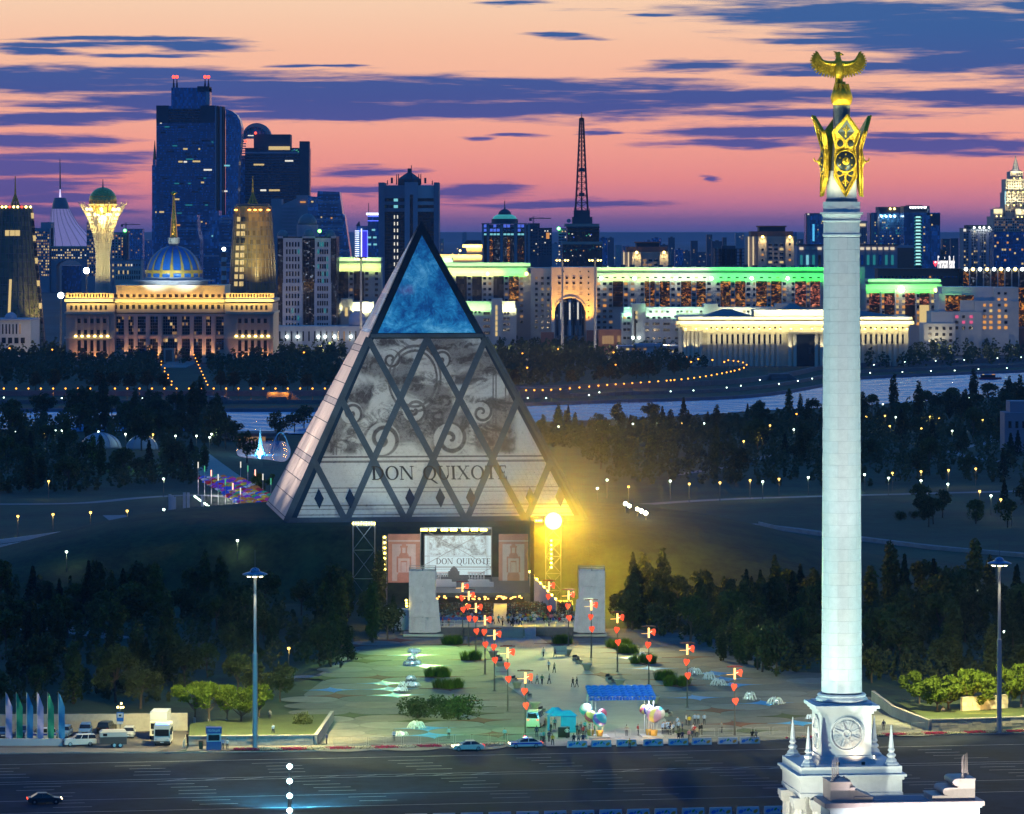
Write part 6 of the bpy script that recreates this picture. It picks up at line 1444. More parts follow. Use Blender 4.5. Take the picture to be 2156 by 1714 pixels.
tt=thing('tech_tent','small white box tent beside the left scaffold tower','tent',(sp(836,818),818,0));mb=MB();mb.box(-2.2,2.2,0,4,0,3.6);mb.build('canvas',m_cloth,tt);mb=MB();mb.box(-2.4,2.4,-.2,4.2,3.6,3.75);mb.build('roof',m_white,tt)
pit=thing('orchestra_pit','orange-glowing orchestra pit rail between audience and stage','pit',(sp(1008,856),856,0));kk=856/FD
mb=MB();mb.box(-96*kk,96*kk,-.2,.2,TZ,3.0);mb.build('pit_rail',m_black,pit)
for k in range(46):
 mb=MB();mb.box(-.16,.16,-.05,.05,0,.22);o=mb.build('music_lamp',E('music_lamp',(1,.48,.10),5),pit);o.location=(rnd.uniform(-94,94)*kk,-.6+rnd.uniform(-.3,0),2.75+rnd.uniform(-.25,.45))
area('stage_wash',(sp(960,862),862,15),(sp(960,868),868,4),1300,(1,.95,.8),12,1)
area('pit_glow',(sp(1008,858),858.5,3.3),(sp(1008,858),850,2.4),500,(1,.5,.12),17,.4)
spot('big_floodlight',(sp(1165,866),865.4,zt(1096,866)),(gp(1230,1480)),1.1e5,(1,.92,.32),100,.8,1.0)
point('floodlight_spill',(sp(1165,866),863,zt(1096,866)),1.15e5,(1,.62,.01),1.0)
spot('panel_light',(sp(850,850),850,2.5),(sp(850,870),870,9),5000,(1,.6,.5),60)
for(px_,pw)in((888,11000),(1247,11000)):spot('scaffold_light',(sp(px_,770),772,9),(sp(px_,803),803,6),pw,(1,.97,.85),50,.7)
spot('slope_light',(PC.x-36,PC.y-40,PZ+5),(PC.x-51,PC.y-42,11.5),2600,(1,.85,.12),28,1.0)
#the column monument
m_marb=[M('white_marble',(.66,.68,.66),.42,var=.07,scale=1.6),M('white_marble_warm',(.67,.68,.65),.42,var=.07,scale=1.6),M('white_marble_cool',(.65,.675,.66),.42,var=.07,scale=1.6)]
m_core=M('joint_mortar',(.40,.43,.43),.8,var=0);m_mdark=M('shade_toned_marble',(.30,.31,.32),.6,var=.1);m_gran=M('grey_green_granite',(.16,.19,.19),.35,var=.25,scale=1.2)
m_gold=M('monument_gold',(.82,.50,.04),.36,.72,var=.35,scale=2.2,bump=.5,bs=7);m_bronze=M('dark_bronze',(.035,.05,.05),.35,.6,var=.2);m_pink=M('rose_granite',(.46,.33,.29),.5,var=.12,scale=1.0)
dM=485.0;kM=dM/FD;mon=thing('column_monument','tall floodlit white marble column topped by gold shields and a golden eagle','monument',((1772-CX)*kM,dM,0),R(7))
def mz(y):return H-(y-HY)*kM
zB,zT=mz(1456),mz(500)
def rad(z):return 2.235+(1.99-2.235)*(z-zB)/(zT-zB)
mb=MB();mb.lathe([(rad(z_)-.03,z_)for z_ in(zB-.5,zT)],48);mb.build('shaft_core',m_core,mon,smooth=True)
nc=38;hc=(zT-zB)/nc
for j in range(nc):
 z0,z1=zB+j*hc,zB+(j+1)*hc;off=(j%2)*360/12+8
 for i in range(6):
  a0,a1=R(off+i*60+.22),R(off+(i+1)*60-.22);e=rnd.uniform(-.003,.003);n=7
  mb=MB();vs_=[]
  for t in range(n+1):
   a=a0+(a1-a0)*t/n
   for(r_,z_)in((rad(z0)+e,z0+.010),(rad(z1)+e,z1-.010)):vs_.append((r_*math.cos(a),r_*math.sin(a),z_))
  fs=[]
  for t in range(n):b=t*2;fs.append((b,b+2,b+3,b+1))
  mb.add(vs_,fs);o=mb.build('marble_block',rnd.choice(m_marb),mon);o.data.polygons.foreach_set('use_smooth',[True]*n)
def ring(name,prof,m=None,n=48):mb=MB();mb.lathe([(r,mz(y))for r,y in prof],n);o=mb.build(name,m or m_marb[0],mon,smooth=False);return o
ring('base_torus',[(2.3,1460),(2.55,1459),(2.72,1462),(2.62,1465.5),(2.72,1466.5),(2.88,1470),(2.8,1474),(2.5,1476)][::-1])
ring('capital_ring',[(2.0,499),(2.12,496),(2.12,493),(2.02,491)][::-1]);ring('capital_neck',[(2.0,491),(2.0,467)][::-1]);ring('capital_ring',[(2.0,468),(2.15,466),(2.15,463.5),(2.02,462)][::-1])
ring('capital_flare',[(2.02,463),(2.05,458),(2.2,453),(2.38,451),(2.38,447)][::-1]);ring('capital_drum',[(2.05,447),(2.05,425)][::-1]);ring('shadow_groove',[(1.75,426),(1.75,419)][::-1],m_mdark);ring('upper_drum',[(1.66,420),(1.66,380),(1.5,360)][::-1])  # groove coloured darker for the shade under the gold
ring('granite_neck',[(1.3,362),(.98,300),(.95,222)][::-1],m_gran,12)
def sq(name,h,y0=None,y1=None,z0=None,z1=None,m=None,hy=None):
 mb=MB();z0=mz(y1)if z0 is None else z0;z1=mz(y0)if z1 is None else z1;mb.box(-h,h,-(hy or h),hy or h,z0,z1);return mb.build(name,m or m_marb[0],mon)
zp=21.7
sq('plinth',2.85,z0=zp+.45,z1=mz(1475.5));sq('cornice_slab',3.55,z0=zp+.1,z1=zp+.45);sq('cornice_slab',3.25,z0=zp-.2,z1=zp+.1);sq('cornice_slab',3.0,z0=zp-.5,z1=zp-.2)
sq('pedestal',2.78,z0=16.6,z1=zp-.5);sq('pedestal_base',3.0,z0=16.2,z1=16.6);sq('pedestal_base',3.15,z0=15.75,z1=16.2)
sq('terrace_slab',5.6,z0=14.9,z1=15.75,m=m_marb[1]);sq('cornice',6.05,z0=14.65,z1=14.9);sq('cornice',5.8,z0=14.3,z1=14.65);sq('frieze',5.6,z0=12.9,z1=14.3);sq('frieze',5.68,z0=12.5,z1=12.9,m=m_marb[2])
for s_ in range(4):
 rot=Matrix.Rotation(s_*math.pi/2,4,'Z')
 for k in range(28):mb=MB();x=-5.3+10.6*k/27;mb.box(x-.11,x+.11,-5.55,-5.3,12.28,12.498);mb.xform(rot);mb.build('dentil',m_marb[0],mon)if s_ in(0,3)else None
 pts=[(-4.9,0),(-2.4,0),(-2.4,8.0)]+[(2.4*math.cos(R(a)),8.0+2.6*math.sin(R(a)))for a in range(170,9,-10)]+[(2.4,8.0),(2.4,0),(4.9,0),(4.9,12.27),(-4.9,12.27)]
 mb=MB();mb.prismy(pts,-4.9-(s_%2)*.002,-4.2-(s_%2)*.002);mb.xform(rot);mb.build('arched_wall',m_marb[1],mon)
 mb=MB()
 for k in range(12):
  a,b=R(180-k*15),R(180-(k+1)*15);mb.prismy([(2.4*math.cos(b),8+2.6*math.sin(b)),(2.75*math.cos(b),8+2.95*math.sin(b)),(2.75*math.cos(a),8+2.95*math.sin(a)),(2.4*math.cos(a),8+2.6*math.sin(a))][::-1][::-1],-5.05,-4.905)
 mb.xform(rot);mb.build('archivolt',m_marb[0],mon)
 for sx_ in(-1,1):
  for q in(3.6,):
   mb=MB();n=20;pr=[(.62*(1+.05*(i%2)),i)for i in range(n)];vs_=[]
   for z_ in(0.6,11.0):
    for i in range(n):a=2*math.pi*i/n;r_=.6 if i%2 else.66;vs_.append((sx_*q+r_*math.cos(a),-5.3+r_*math.sin(a),z_))
   mb.add(vs_,[(i,(i+1)%n,n+(i+1)%n,n+i)for i in range(n)]);mb.xform(rot);mb.build('fluted_column',m_marb[1],mon)
   mb=MB();c_=(sx_*q,-5.3);mb.box(c_[0]-.75,c_[0]+.75,c_[1]-.75,c_[1]+.75,11.0,11.25);mb.box(c_[0]-.9,c_[0]+.9,c_[1]-.9,c_[1]+.39,11.25,11.6);mb.box(c_[0]-1.0,c_[0]+1.0,c_[1]-1.0,c_[1]+.39,11.6,12.26);mb.xform(rot);mb.build('capital',m_marb[1],mon)
   mb=MB();mb.box(c_[0]-.85,c_[0]+.85,c_[1]-.85,c_[1]+.35,0,.6);mb.xform(rot);mb.build('column_base',m_marb[1],mon)
for s_ in range(4):
 rot=Matrix.Rotation(s_*math.pi/2,4,'Z');cz=19.0;Y0=-2.78
 def disc(name,prof,m,n=36):
  mb=MB();mb.lathe(prof,n);mb.xform(rot@Matrix.Translation((0,Y0,cz))@Matrix.Rotation(R(90),4,'X'));return mb.build(name,m,mon)
 disc('medallion',[(1.9,0),(1.9,.16),(1.78,.2),(1.72,.2),(1.68,.06),(1.52,.06),(1.5,.12),(.55,.12),(.5,.2),(.3,.2),(.26,.1),(.0001,.1)],m_marb[1])
 for k in range(8):
  mb=MB();mb.box(-.08,.08,.55,1.5,.12,.24);
  for e in(-1,1):mb.box(e*.28-.07,e*.28+.07,.95,1.4,.12,.19)
  mb.xform(rot@Matrix.Translation((0,Y0,cz))@Matrix.Rotation(R(90),4,'X')@Matrix.Rotation(R(22+k*45),4,'Z'));mb.build('wheel_spoke',m_marb[0],mon)
for(x,y)in((-4.6,-4.6),(4.6,-4.6),(-4.6,4.6),(4.6,4.6)):
 mb=MB();mb.lathe([(.85,15.755),(.85,15.95),(.6,16.15),(.62,16.3),(.35,16.6),(.5,16.75),(.52,16.9),(.3,17.1),(.25,17.15),(.42,17.4),(.25,17.68),(.3,17.72),(.29,17.8),(.06,20.1),(.01,20.15)],8,c=(x,y));mb.build('obelisk',m_marb[0],mon)
for(x,y)in((-4.3,-2.2),(-4.0,-3.0),(3.6,1.0),(-1.2,-4.0),(1.6,-4.0)):
 mb=MB();mb.box(-.18,.18,-.14,.14,0,.32);o=mb.build('floodlight_case',m_bronze,mon,loc=(x,y,15.755))
 if x<-3 or y>0:mb=MB();mb.sph((0,0,.2),.2,8);mb.build('floodlight_glass',E('flood_warm',(1,.85,.5),14),mon,loc=(x+.12,y,15.78))
mb=MB();mb.box(-5.0,5.0,-.05,.05,0,.06)
def petal_y(z):
 ks=[(77.9,2.15),(80.2,1.86),(83.2,1.86),(84.6,2.1),(86.9,3.1)]
 for(a,r0),(b,r1)in zip(ks[:-1],ks[1:]):
  if z<=b:return-(r0+(r1-r0)*(z-a)/(b-a))
 return-3.1
outl=[(0,77.95),(1.22,80.1),(1.12,81.3),(1.15,82.6),(1.02,83.2),(1.52,85.0),(0,86.85)]
outl=outl+[(-x,z)for x,z in outl[-2:0:-1]]
def petal(rot):
 zs=[77.95+(86.85-77.95)*i/26 for i in range(27)]
 def hw(z):
  R_=outl[:7]
  for(x0,z0),(x1,z1)in zip(R_[:-1],R_[1:]):
   if z0<=z<=z1:return max(.02,x0+(x1-x0)*(z-z0)/(z1-z0))
  return.02
 mb=MB();vs_=[]
 for z in zs:
  w=hw(z);y=petal_y(z)
  for(sx_,dy)in((-1,-.16),(1,-.16),(1,.16),(-1,.16)):vs_.append((sx_*w,y+dy,z))
 n=len(zs);fs=[(0,3,2,1),((n-1)*4,(n-1)*4+1,(n-1)*4+2,(n-1)*4+3)]
 for i in range(n-1):
  for c in range(4):a=i*4+c;b=i*4+(c+1)%4;fs.append((a,b,b+4,a+4))
 mb.add(vs_,fs);mb.xform(rot);mb.build('gold_petal',m_gold,mon)
 mb=MB();P=[Vector((x,petal_y(z)-.2,z))for x,z in outl]
 mb.tube(P+[P[0]],.13,5);mb.xform(rot);mb.build('petal_rim',m_gold,mon)
 for(x,z,r_)in((-.58,83.75,.36),(.58,83.75,.36),(-.62,80.55,.30),(.62,80.55,.30)):
  mb=MB();mb.lathe([(r_,0),(r_,.1),(.01,.12)],14);y=petal_y(z)
  sl=math.atan2(petal_y(z-.1)-petal_y(z+.1),.2);mb.xform(rot@Matrix.Translation((x,y-.13,z))@Matrix.Rotation(R(90)+sl,4,'X'));mb.build('petal_inlay',m_bronze,mon)
 for P_ in([(-.98,85.0),(0,84.1),(.98,85.0),(0,86.3)],[(-.78,80.0),(0,78.5),(.78,80.0),(.3,80.25),(-.3,80.25)]):
  mb=MB();mb.add([(x,petal_y(z)-.175,z)for x,z in P_],[tuple(range(len(P_)))]);mb.xform(rot);mb.build('petal_recess',m_bronze,mon)
 for(z0,sg)in((84.75,1),(80.05,-1)):
  mb=MB();y=petal_y(z0)-.2
  for(x0,z1,x1,z2,w)in((0,-.3*sg,0,1.0*sg,.12),(0,.3*sg,.4,.6*sg,.11),(0,.3*sg,-.4,.6*sg,.11),(.3,.5*sg,.2,.75*sg,.06),(-.3,.5*sg,-.2,.75*sg,.06)):
   mb.cone((x0,petal_y(z0+z1)-.2,z0+z1),(x1,petal_y(z0+z2)-.2,z0+z2),w,w*.7,5)
  mb.xform(rot);mb.build('petal_scroll',m_gold,mon)
 T=rot@Matrix.Translation((0,-2.0,81.8))@Matrix.Rotation(R(90),4,'X')
 mb=MB();mb.lathe([(1.22,0),(1.24,.12),(1.1,.2),(1.05,.2),(.95,.3),(.5,.42),(.01,.44)],28);mb.xform(T);mb.build('shield',m_bronze,mon,smooth=True)
 mb=MB();mb.lathe([(1.10,.14),(1.27,.13),(1.28,.2),(1.18,.27),(1.1,.25)],28,cap=False);mb.xform(T);mb.build('shield_rim',m_gold,mon)
 mb=MB();mb.lathe([(.42,.38),(.42,.48),(.25,.6),(.12,.72),(.08,.95),(.01,1.0)],16);mb.cone((0,0,.95),(0,.28,1.12),.09,.07,6);mb.cone((0,.28,1.12),(.0,.42,1.02),.07,.02,6);mb.xform(T);mb.build('shield_boss',m_gold,mon)
 for k in range(6):mb=MB();a=R(30+60*k);mb.sph((.76*math.cos(a),.76*math.sin(a),.36),.11,8);mb.xform(T);mb.build('shield_stud',m_gold,mon)
for s_ in range(4):petal(Matrix.Rotation(s_*math.pi/2,4,'Z'))
mb=MB();mb.lathe([(.9,87.95),(1.08,88.2),(1.22,88.8),(1.1,89.35),(.85,89.7),(.5,90.2),(.42,90.6)],24);mb.build('gold_ball',m_gold,mon,smooth=True)
for k in range(10):mb=MB();a=2*math.pi*k/10;mb.cone((.62*math.cos(a),.62*math.sin(a),90.3),(1.05*math.cos(a),1.05*math.sin(a),89.25),.2,.05,6);mb.build('ball_leaf',m_gold,mon)
eag=thing('eagle',None,None);eag.parent=mon;del_=eag
def ep(xz,yz,y=0.0):return Vector(((xz-322)*.02058,y,88.9+(350-yz)*.02058))
mb=MB()
prof=[(305,250,.34),(306,225,.50),(305,195,.58),(304,165,.50),(303,145,.32),(303,130,.26),(304,118,.27),(306,108,.16)]
pts=[ep(x,y,-.1)for x,y,r in prof]
n=14;vs_=[]
for p,(_,_,r)in zip(pts,prof):
 for i in range(n):a=2*math.pi*i/n;vs_.append((p.x+r*math.cos(a),p.y+r*.85*math.sin(a),p.z))
mb.add(vs_,[(j*n+i,j*n+(i+1)%n,(j+1)*n+(i+1)%n,(j+1)*n+i)for j in range(len(pts)-1)for i in range(n)]+[tuple(range(n-1,-1,-1)),tuple((len(pts)-1)*n+i for i in range(n))]);mb.build('body',m_gold,eag,smooth=True)
mb=MB();mb.cone(ep(316,120,-.2),ep(331,126,-.3),.15,.03,8);mb.build('beak',m_gold,eag)
for k in range(4):mb=MB();mb.cone(ep(296,112+k*7,0),ep(276+k*3,104+k*9,.05),.1,.02,5);mb.build('crest',m_gold,eag)
for sx_ in(-8,10):mb=MB();mb.cone(ep(305+sx_,245,-.1),ep(305+sx_*1.6,300,-.2),.26,.14,8);mb.build('leg',m_gold,eag)
for k in range(5):mb=MB();mb.cone(ep(300+k*4,245,.25),ep(288+k*10,320,.4),.12,.16,6);mb.build('tail_feather',m_gold,eag)
def crv(P,t):
 t*=len(P)-1;i=min(int(t),len(P)-2);f=t-i;return(P[i][0]+(P[i+1][0]-P[i][0])*f,P[i][1]+(P[i+1][1]-P[i][1])*f)
root=[(292,172),(262,172),(238,168),(218,160),(208,148),(202,132)];tip=[(296,250),(262,248),(222,240),(182,222),(156,192),(149,158),(160,124),(189,97)]
for sg in(-1,1):
 f_=(lambda q:q[0]if sg<0 else 610-q[0])
 mb=MB();R0=[ep(f_(crv(root,t)),crv(root,t)[1],-.12)for t in(0,.2,.4,.6,.8,1)]
 for i,(a,b)in enumerate(zip(R0[:-1],R0[1:])):mb.cone(a,b,.34-i*.045,.30-i*.045,8)
 mb.build('wing_arm',m_gold,eag)
 for layer,(tt,nfe,yy)in enumerate(((1.0,17,.05),(.62,13,-.12))):
  for k in range(nfe):
   t=(k+.3)/nfe;a=ep(f_(crv(root,t)),crv(root,t)[1],yy-.08);b0=ep(f_(crv(tip,t)),crv(tip,t)[1],yy);b=a.lerp(b0,tt)
   d=(b-a).normalized();sd=Vector((d.z,0,-d.x))*(.13+.03*(layer==0));mid=a.lerp(b,.7)
   mb=MB();th=Vector((0,-.05,0));base=[a-sd*.6,a+sd*.6,mid+sd,b+sd*.35,b-sd*.35,mid-sd]
   if sg>0:base=base[::-1]
   mb.add([p+th for p in base]+[p-th for p in base],[(0,1,2,3,4,5),(11,10,9,8,7,6)]+[(i,6+i,6+(i+1)%6,(i+1)%6)for i in range(6)]);mb.build('feather',m_gold,eag)
dG=462.0;kG=dG/FD;gw=thing('gate_wall','white monument side wall with stepped pink granite blocks and spear fences on top','wall',((1900-CX)*kG,dG,0),R(7))
def gx(px):return(px-1900)*kG
def gz(py):return H-(py-HY)*kG
mb=MB();mb.box(gx(1745),gx(2066),0,5,0,gz(1702));mb.build('wall',m_marb[0],gw);mb=MB();mb.box(gx(1738),gx(2070),-.3,5.3,gz(1702),gz(1698));mb.build('cornice',m_marb[0],gw);mb=MB();mb.box(gx(1732),gx(2074),-.6,5.6,gz(1698),gz(1688));mb.build('coping',m_pink,gw)
zc=gz(1688)
for(sg,steps,sp0)in((1,((1748,1790,1648),(1790.1,1800,1660),(1800.1,1838,1680)),1757),(-1,((2020,2058,1645),(1998,2019.9,1664),(1966,1997.9,1680)),2036)):
 for(a,b,t)in steps:
  mb=MB();mb.box(gx(a),gx(b),.4,4.6,zc,gz(t));mb.build('stepped_block',m_pink,gw);mb=MB();mb.box(gx(a)-.06,gx(b)+.05,.25,4.75,gz(t),gz(t)+.14);mb.build('block_coping',m_pink,gw)
  if sg<0 and t<1670:mb=MB();mb.cone((gx(a)-.1,.3,gz(t)-.25),(gx(a)-.1,4.7,gz(t)-.25),.38,.38,14);mb.build('scroll',m_pink,gw)
  if sg>0 and t>1650:mb=MB();mb.add([(gx(a),.5,gz(t)),(gx(a),4.5,gz(t)),(gx(a),4.5,gz(t)+.9),(gx(a),.5,gz(t)+.9),(gx(b)-.1,.5,gz(t)+.15),(gx(b)-.1,4.5,gz(t)+.15)],[(0,4,3),(1,2,5),(3,4,5,2),(0,1,5,4),(0,3,2,1)]);mb.build('scroll',m_pink,gw)
 for k in range(4):
  mb=MB();x=gx(sp0-4+k*8);y=.8+k*1.0;zb_=gz(steps[0][2])+.14;mb.lathe([(.16,zb_),(.2,zb_+.15),(.1,zb_+.3),(.15,zb_+.42),(.08,zb_+.55),(.02,zb_+2.3)],8,c=(x,y));mb.build('spear',m_pink,gw)
mb=MB();mb.box(gx(1842),gx(1960),.5,4.5,zc,zc+.05);mb.build('roof_membrane',M('blue_roofing',(.06,.12,.20),.6,var=.2,scale=1),gw)
MP=mon.location
for(x,y,pw,c,tz,an)in((-46,-52,1.9e5,(.80,1,.87),46,52),(40,-60,1.7e5,(.92,1,.85),46,50),(-60,6,1.2e5,(.45,1,.88),50,48),(60,0,1.2e5,(.45,1,.86),50,48)):
 spot('column_floodlight',(MP.x+x,MP.y+y,4),(MP.x,MP.y,tz),pw,c,an,.5,.8)
for(x,y,pw)in((-5,-9,4600),(5.5,-9,4600),(-9,3,3600),(9,3,3600)):spot('crown_floodlight',(MP.x+x,MP.y+y,76.5),(MP.x,MP.y,83.5),pw,(1,.90,.50),52,.6,.3)
for(x,y)in((-1.4,-1.4),(1.4,-1.4),(-1.4,1.4),(1.4,1.4)):spot('eagle_floodlight',(MP.x+x*1.4,MP.y+y*1.4,86.6),(MP.x+x*.5,MP.y+y*.3,91),700,(1,.92,.35),80,.7,.1)
for(x,y,pw)in((-4.4,-2.6,160),(3.7,1.0,300),(1.8,-4.3,420),(-4.0,1.0,400)):spot('pedestal_light',(MP.x+x,MP.y+y,16.1),(MP.x+x*.5,MP.y+y*.5,19),pw,(1,.78,.5),110,.9,.1)
spot('gate_light',(MP.x+2,MP.y-34,2),(MP.x+7,MP.y-20,12),42000,(.9,.95,1),80,.7,.4);spot('arch_light',(MP.x-1,MP.y-1,1.5),(MP.x,MP.y,10),9000,(1,.85,.5),150,.9,.4);spot('base_light',(MP.x-16,MP.y-18,3),(MP.x-2,MP.y-4,13),26000,(1,.95,.72),60,.7,.4);spot('base_light',(MP.x+14,MP.y-26,3),(MP.x+2,MP.y-4,14),26000,(1,.95,.72),60,.7,.4)
#trees and woods
def leafmat(name,c,tr=.25):
 m=bpy.data.materials.new(name);m.use_nodes=True;N=NT(m.node_tree);b=N.n['Principled BSDF']
 pos=N.new('ShaderNodeTexCoord').outputs['Object'];r=N.new('ShaderNodeObjectInfo').outputs['Random']
 f=N.noise(pos,1.3,3,.6);f=N.math('ADD',N.math('MULTIPLY',N.smooth(f,.3,.7),.6),N.math('MULTIPLY',r,.4))
 c1=N.mix(f,(*[x*.55 for x in c],1),(c[0]*1.55,c[1]*1.4,c[2]*1.2,1));N.set(b.inputs['Base Color'],c1);b.inputs['Roughness'].default_value=.7
 b.inputs['Specular IOR Level'].default_value=.25
 t=N.new('ShaderNodeBsdfTranslucent');N.set(t.inputs[0],c1);mx=N.new('ShaderNodeMixShader');mx.inputs[0].default_value=tr
 N.l.new(b.outputs[0],mx.inputs[1]);N.l.new(t.outputs[0],mx.inputs[2]);N.l.new(mx.outputs[0],N.n['Material Output'].inputs[0]);return m
lf_dark=leafmat('leaves_dark',(.055,.078,.034));lf_mid=leafmat('leaves_mid',(.075,.105,.036));lf_lime=leafmat('leaves_lime',(.10,.17,.02),.4);lf_need=leafmat('needles',(.03,.05,.03),.1);lf_rust=leafmat('leaves_warm',(.11,.085,.025),.3)
m_bark=M('bark',(.09,.07,.055),.9,var=.3,scale=3);m_lime=M('whitewashed_bark',(.5,.49,.45),.9,var=.15)
def leaves(mb,n,fn,size):
 for _ in range(n):
  p,out=fn();s=size*rnd.uniform(.6,1.35)
  a=Vector((rnd.gauss(0,1),rnd.gauss(0,1),rnd.gauss(0,1))).normalized();nn=(out*.8+a).normalized();u=nn.orthogonal().normalized();q=rnd.uniform(0,6.28);u=u*math.cos(q)+nn.cross(u)*math.sin(q);v=nn.cross(u)
  mb.add([p-u*s,p-v*s*.55+nn*s*.15,p+u*s,p+v*s*.55+nn*s*.15],[(0,1,2,3)])
def lobes(kind,h):
 L=[]
 if kind=='poplar':
  for k in range(9):t=(k+.5)/9;L.append((Vector((rnd.uniform(-.25,.25),rnd.uniform(-.25,.25),h*(.14+.82*t))),(.6+.75*math.sin(math.pi*min(1,t*.85+.15)))*h/9,1.7))
 elif kind=='broad':
  for k in range(11):a=rnd.uniform(0,6.28);q=rnd.uniform(.1,.30)*h;z=rnd.uniform(.38,.82)*h;L.append((Vector((q*math.cos(a),q*math.sin(a),z)),rnd.uniform(.14,.21)*h,.9))
  L.append((Vector((0,0,.84*h)),.16*h,.9))
 elif kind=='bush':
  for k in range(9):a=rnd.uniform(0,6.28);q=rnd.uniform(.0,.55)*h;L.append((Vector((q*math.cos(a),q*math.sin(a),rnd.uniform(.25,.62)*h)),rnd.uniform(.26,.38)*h,1))
 elif kind=='vase':
  for k in range(16):a=rnd.uniform(0,6.28);t=rnd.random();q=(.12+.42*t)*h;z=(.52+.36*t**.7-.12*rnd.random())*h;L.append((Vector((q*math.cos(a),q*math.sin(a),z)),rnd.uniform(.09,.14)*h,.75))
  for k in range(4):L.append((Vector((rnd.uniform(-.15,.15)*h,rnd.uniform(-.15,.15)*h,.84*h)),.12*h,.8))
 return L
def make_tree(name,kind,h,n,size,leaf,trunk=m_bark):
 root=thing(name,'tree','tree');mb=MB();tb=MB();th={'poplar':.2,'broad':.4,'spruce':.1,'vase':.42,'bush':.3}[kind]*h
 if kind=='spruce':
  def fn():
   t=rnd.random()**.8;a=rnd.uniform(0,6.28);r=(1-t)*h*.25*rnd.uniform(.55,1.05)*(1+.22*math.sin(t*38));return Vector((r*math.cos(a),r*math.sin(a),h*(.07+.93*t)-r*.22)),Vector((math.cos(a),math.sin(a),-.2))
  leaves(mb,n,fn,size);tb.cone((0,0,0),(0,0,h*.9),h*.022,.02,6)
 else:
  L=lobes(kind,h);W=[l[1]**2 for l in L]
  def fn():
   c,r,sz=rnd.choices(L,W)[0];d=Vector((rnd.gauss(0,1),rnd.gauss(0,1),rnd.gauss(0,1)+.25)).normalized();q=r*rnd.uniform(.6,1.08);return c+Vector((d.x*q,d.y*q,d.z*q*sz)),d
  leaves(mb,n,fn,size)
  if kind!='bush':
   tb.cone((0,0,0),(.03*h*rnd.uniform(-1,1),.0,th),h*.026,h*.018,7)
   for l in L[:7]:tb.cone((0,0,th*rnd.uniform(.75,1)),l[0],h*.012,h*.004,5)
  else:tb.cone((0,0,0),(0,0,th),h*.05,h*.02,6)
 mb.build('crown',leaf,root)
 if trunk is m_lime:t2=MB();t2.cone((0,0,0),(0,0,h*.2),h*.028,h*.026,7);t2.build('whitewash',m_lime,root)
 tb.build('trunk',m_bark,root);return tree_of(root)
TK={}
for i in range(3):
 TK['broad',i]=make_tree('broadleaf_tree','broad',7.0,900,.34,(lf_dark,lf_mid,lf_dark)[i]);TK['poplar',i]=make_tree('poplar_tree','poplar',9.0,850,.34,(lf_dark,lf_mid,lf_dark)[i]);
for i in range(2):TK['spruce',i]=make_tree('spruce_tree','spruce',8.0,900,.32,lf_need);TK['vase',i]=make_tree('young_elm','vase',6.2,1300,.25,lf_lime,m_lime);TK['bush',i]=make_tree('round_bush','bush',3.6,1100,.2,(lf_mid,lf_dark)[i])
TK['rust',0]=make_tree('promenade_tree','broad',9.5,700,.5,lf_rust)
first=set();NT_=[0]
def tree(kind,p,label,group,scale=1.0,cat='tree'):
 ks=[k for k in TK if k[0]==kind];k=rnd.choice(ks);NT_[0]+=1
 o=dup(TK[k],(p[0],p[1],hill_z(p[0],p[1])),rnd.uniform(0,6.28),label,scale=(scale*rnd.uniform(.88,1.12),scale*rnd.uniform(.88,1.12),scale*rnd.uniform(.85,1.2)),group=group);o['category']=cat;return o
def lmk(px,y):
 for a,b in(((140,'behind the flags'),(300,'behind the car park'),(420,'behind the white bus'),(600,'behind the lamplit trees'),(900,'beside the square'),(1450,'by the right scaffold'),(1590,'behind the lamp row'),(1800,'left of the column'),(1950,'right of the column'),(2060,'behind the elms'),(9999,'by the right mast'))if y<900 else((220,'at the far left'),(400,'by the dome tents'),(700,'near the lake'),(1300,'near the pyramid'),(1500,'past the pyramid'),(1800,'left of the column'),(1960,'right of the column'),(9999,'near the right edge'))):
  if px<a:return b
def wood(poly,n,mix,where,group,smin=.8,smax=1.25,gap=2.6,pts=None):
 P=[gp(x,y)for x,y in poly];xs=[p.x for p in P];ys_=[p.y for p in P];done=[]if pts is None else pts;tries=0;c=0
 nm={'broad':'round leafy tree','poplar':'narrow poplar','spruce':'conical spruce','bush':'low bush','vase':'young tree'};y0,y1=min(ys_),max(ys_)
 while c<n and tries<n*40:
  tries+=1;p=(rnd.uniform(min(xs),max(xs)),rnd.uniform(min(ys_),max(ys_)))
  py_=HY+FD*H/p[1];px_=CX+FD*p[0]/p[1]
  if hill_z(*p)>1.2 or(165<px_<340 and 934<py_<985):continue
  if not inside(p,P)or any((p[0]-q[0])**2+(p[1]-q[1])**2<gap*gap for q in done):continue
  k=rnd.choice(mix);done.append(p);c+=1;px=CX+FD*p[0]/p[1];rw=('front','middle','back')[min(2,int(3*(p[1]-y0)/(y1-y0+.01)))];tree(k,p,f'{nm[k]}, {rw} of the {where}, {lmk(px, y0)}',f'{group}: {k}',rnd.uniform(smin,smax))
 return done
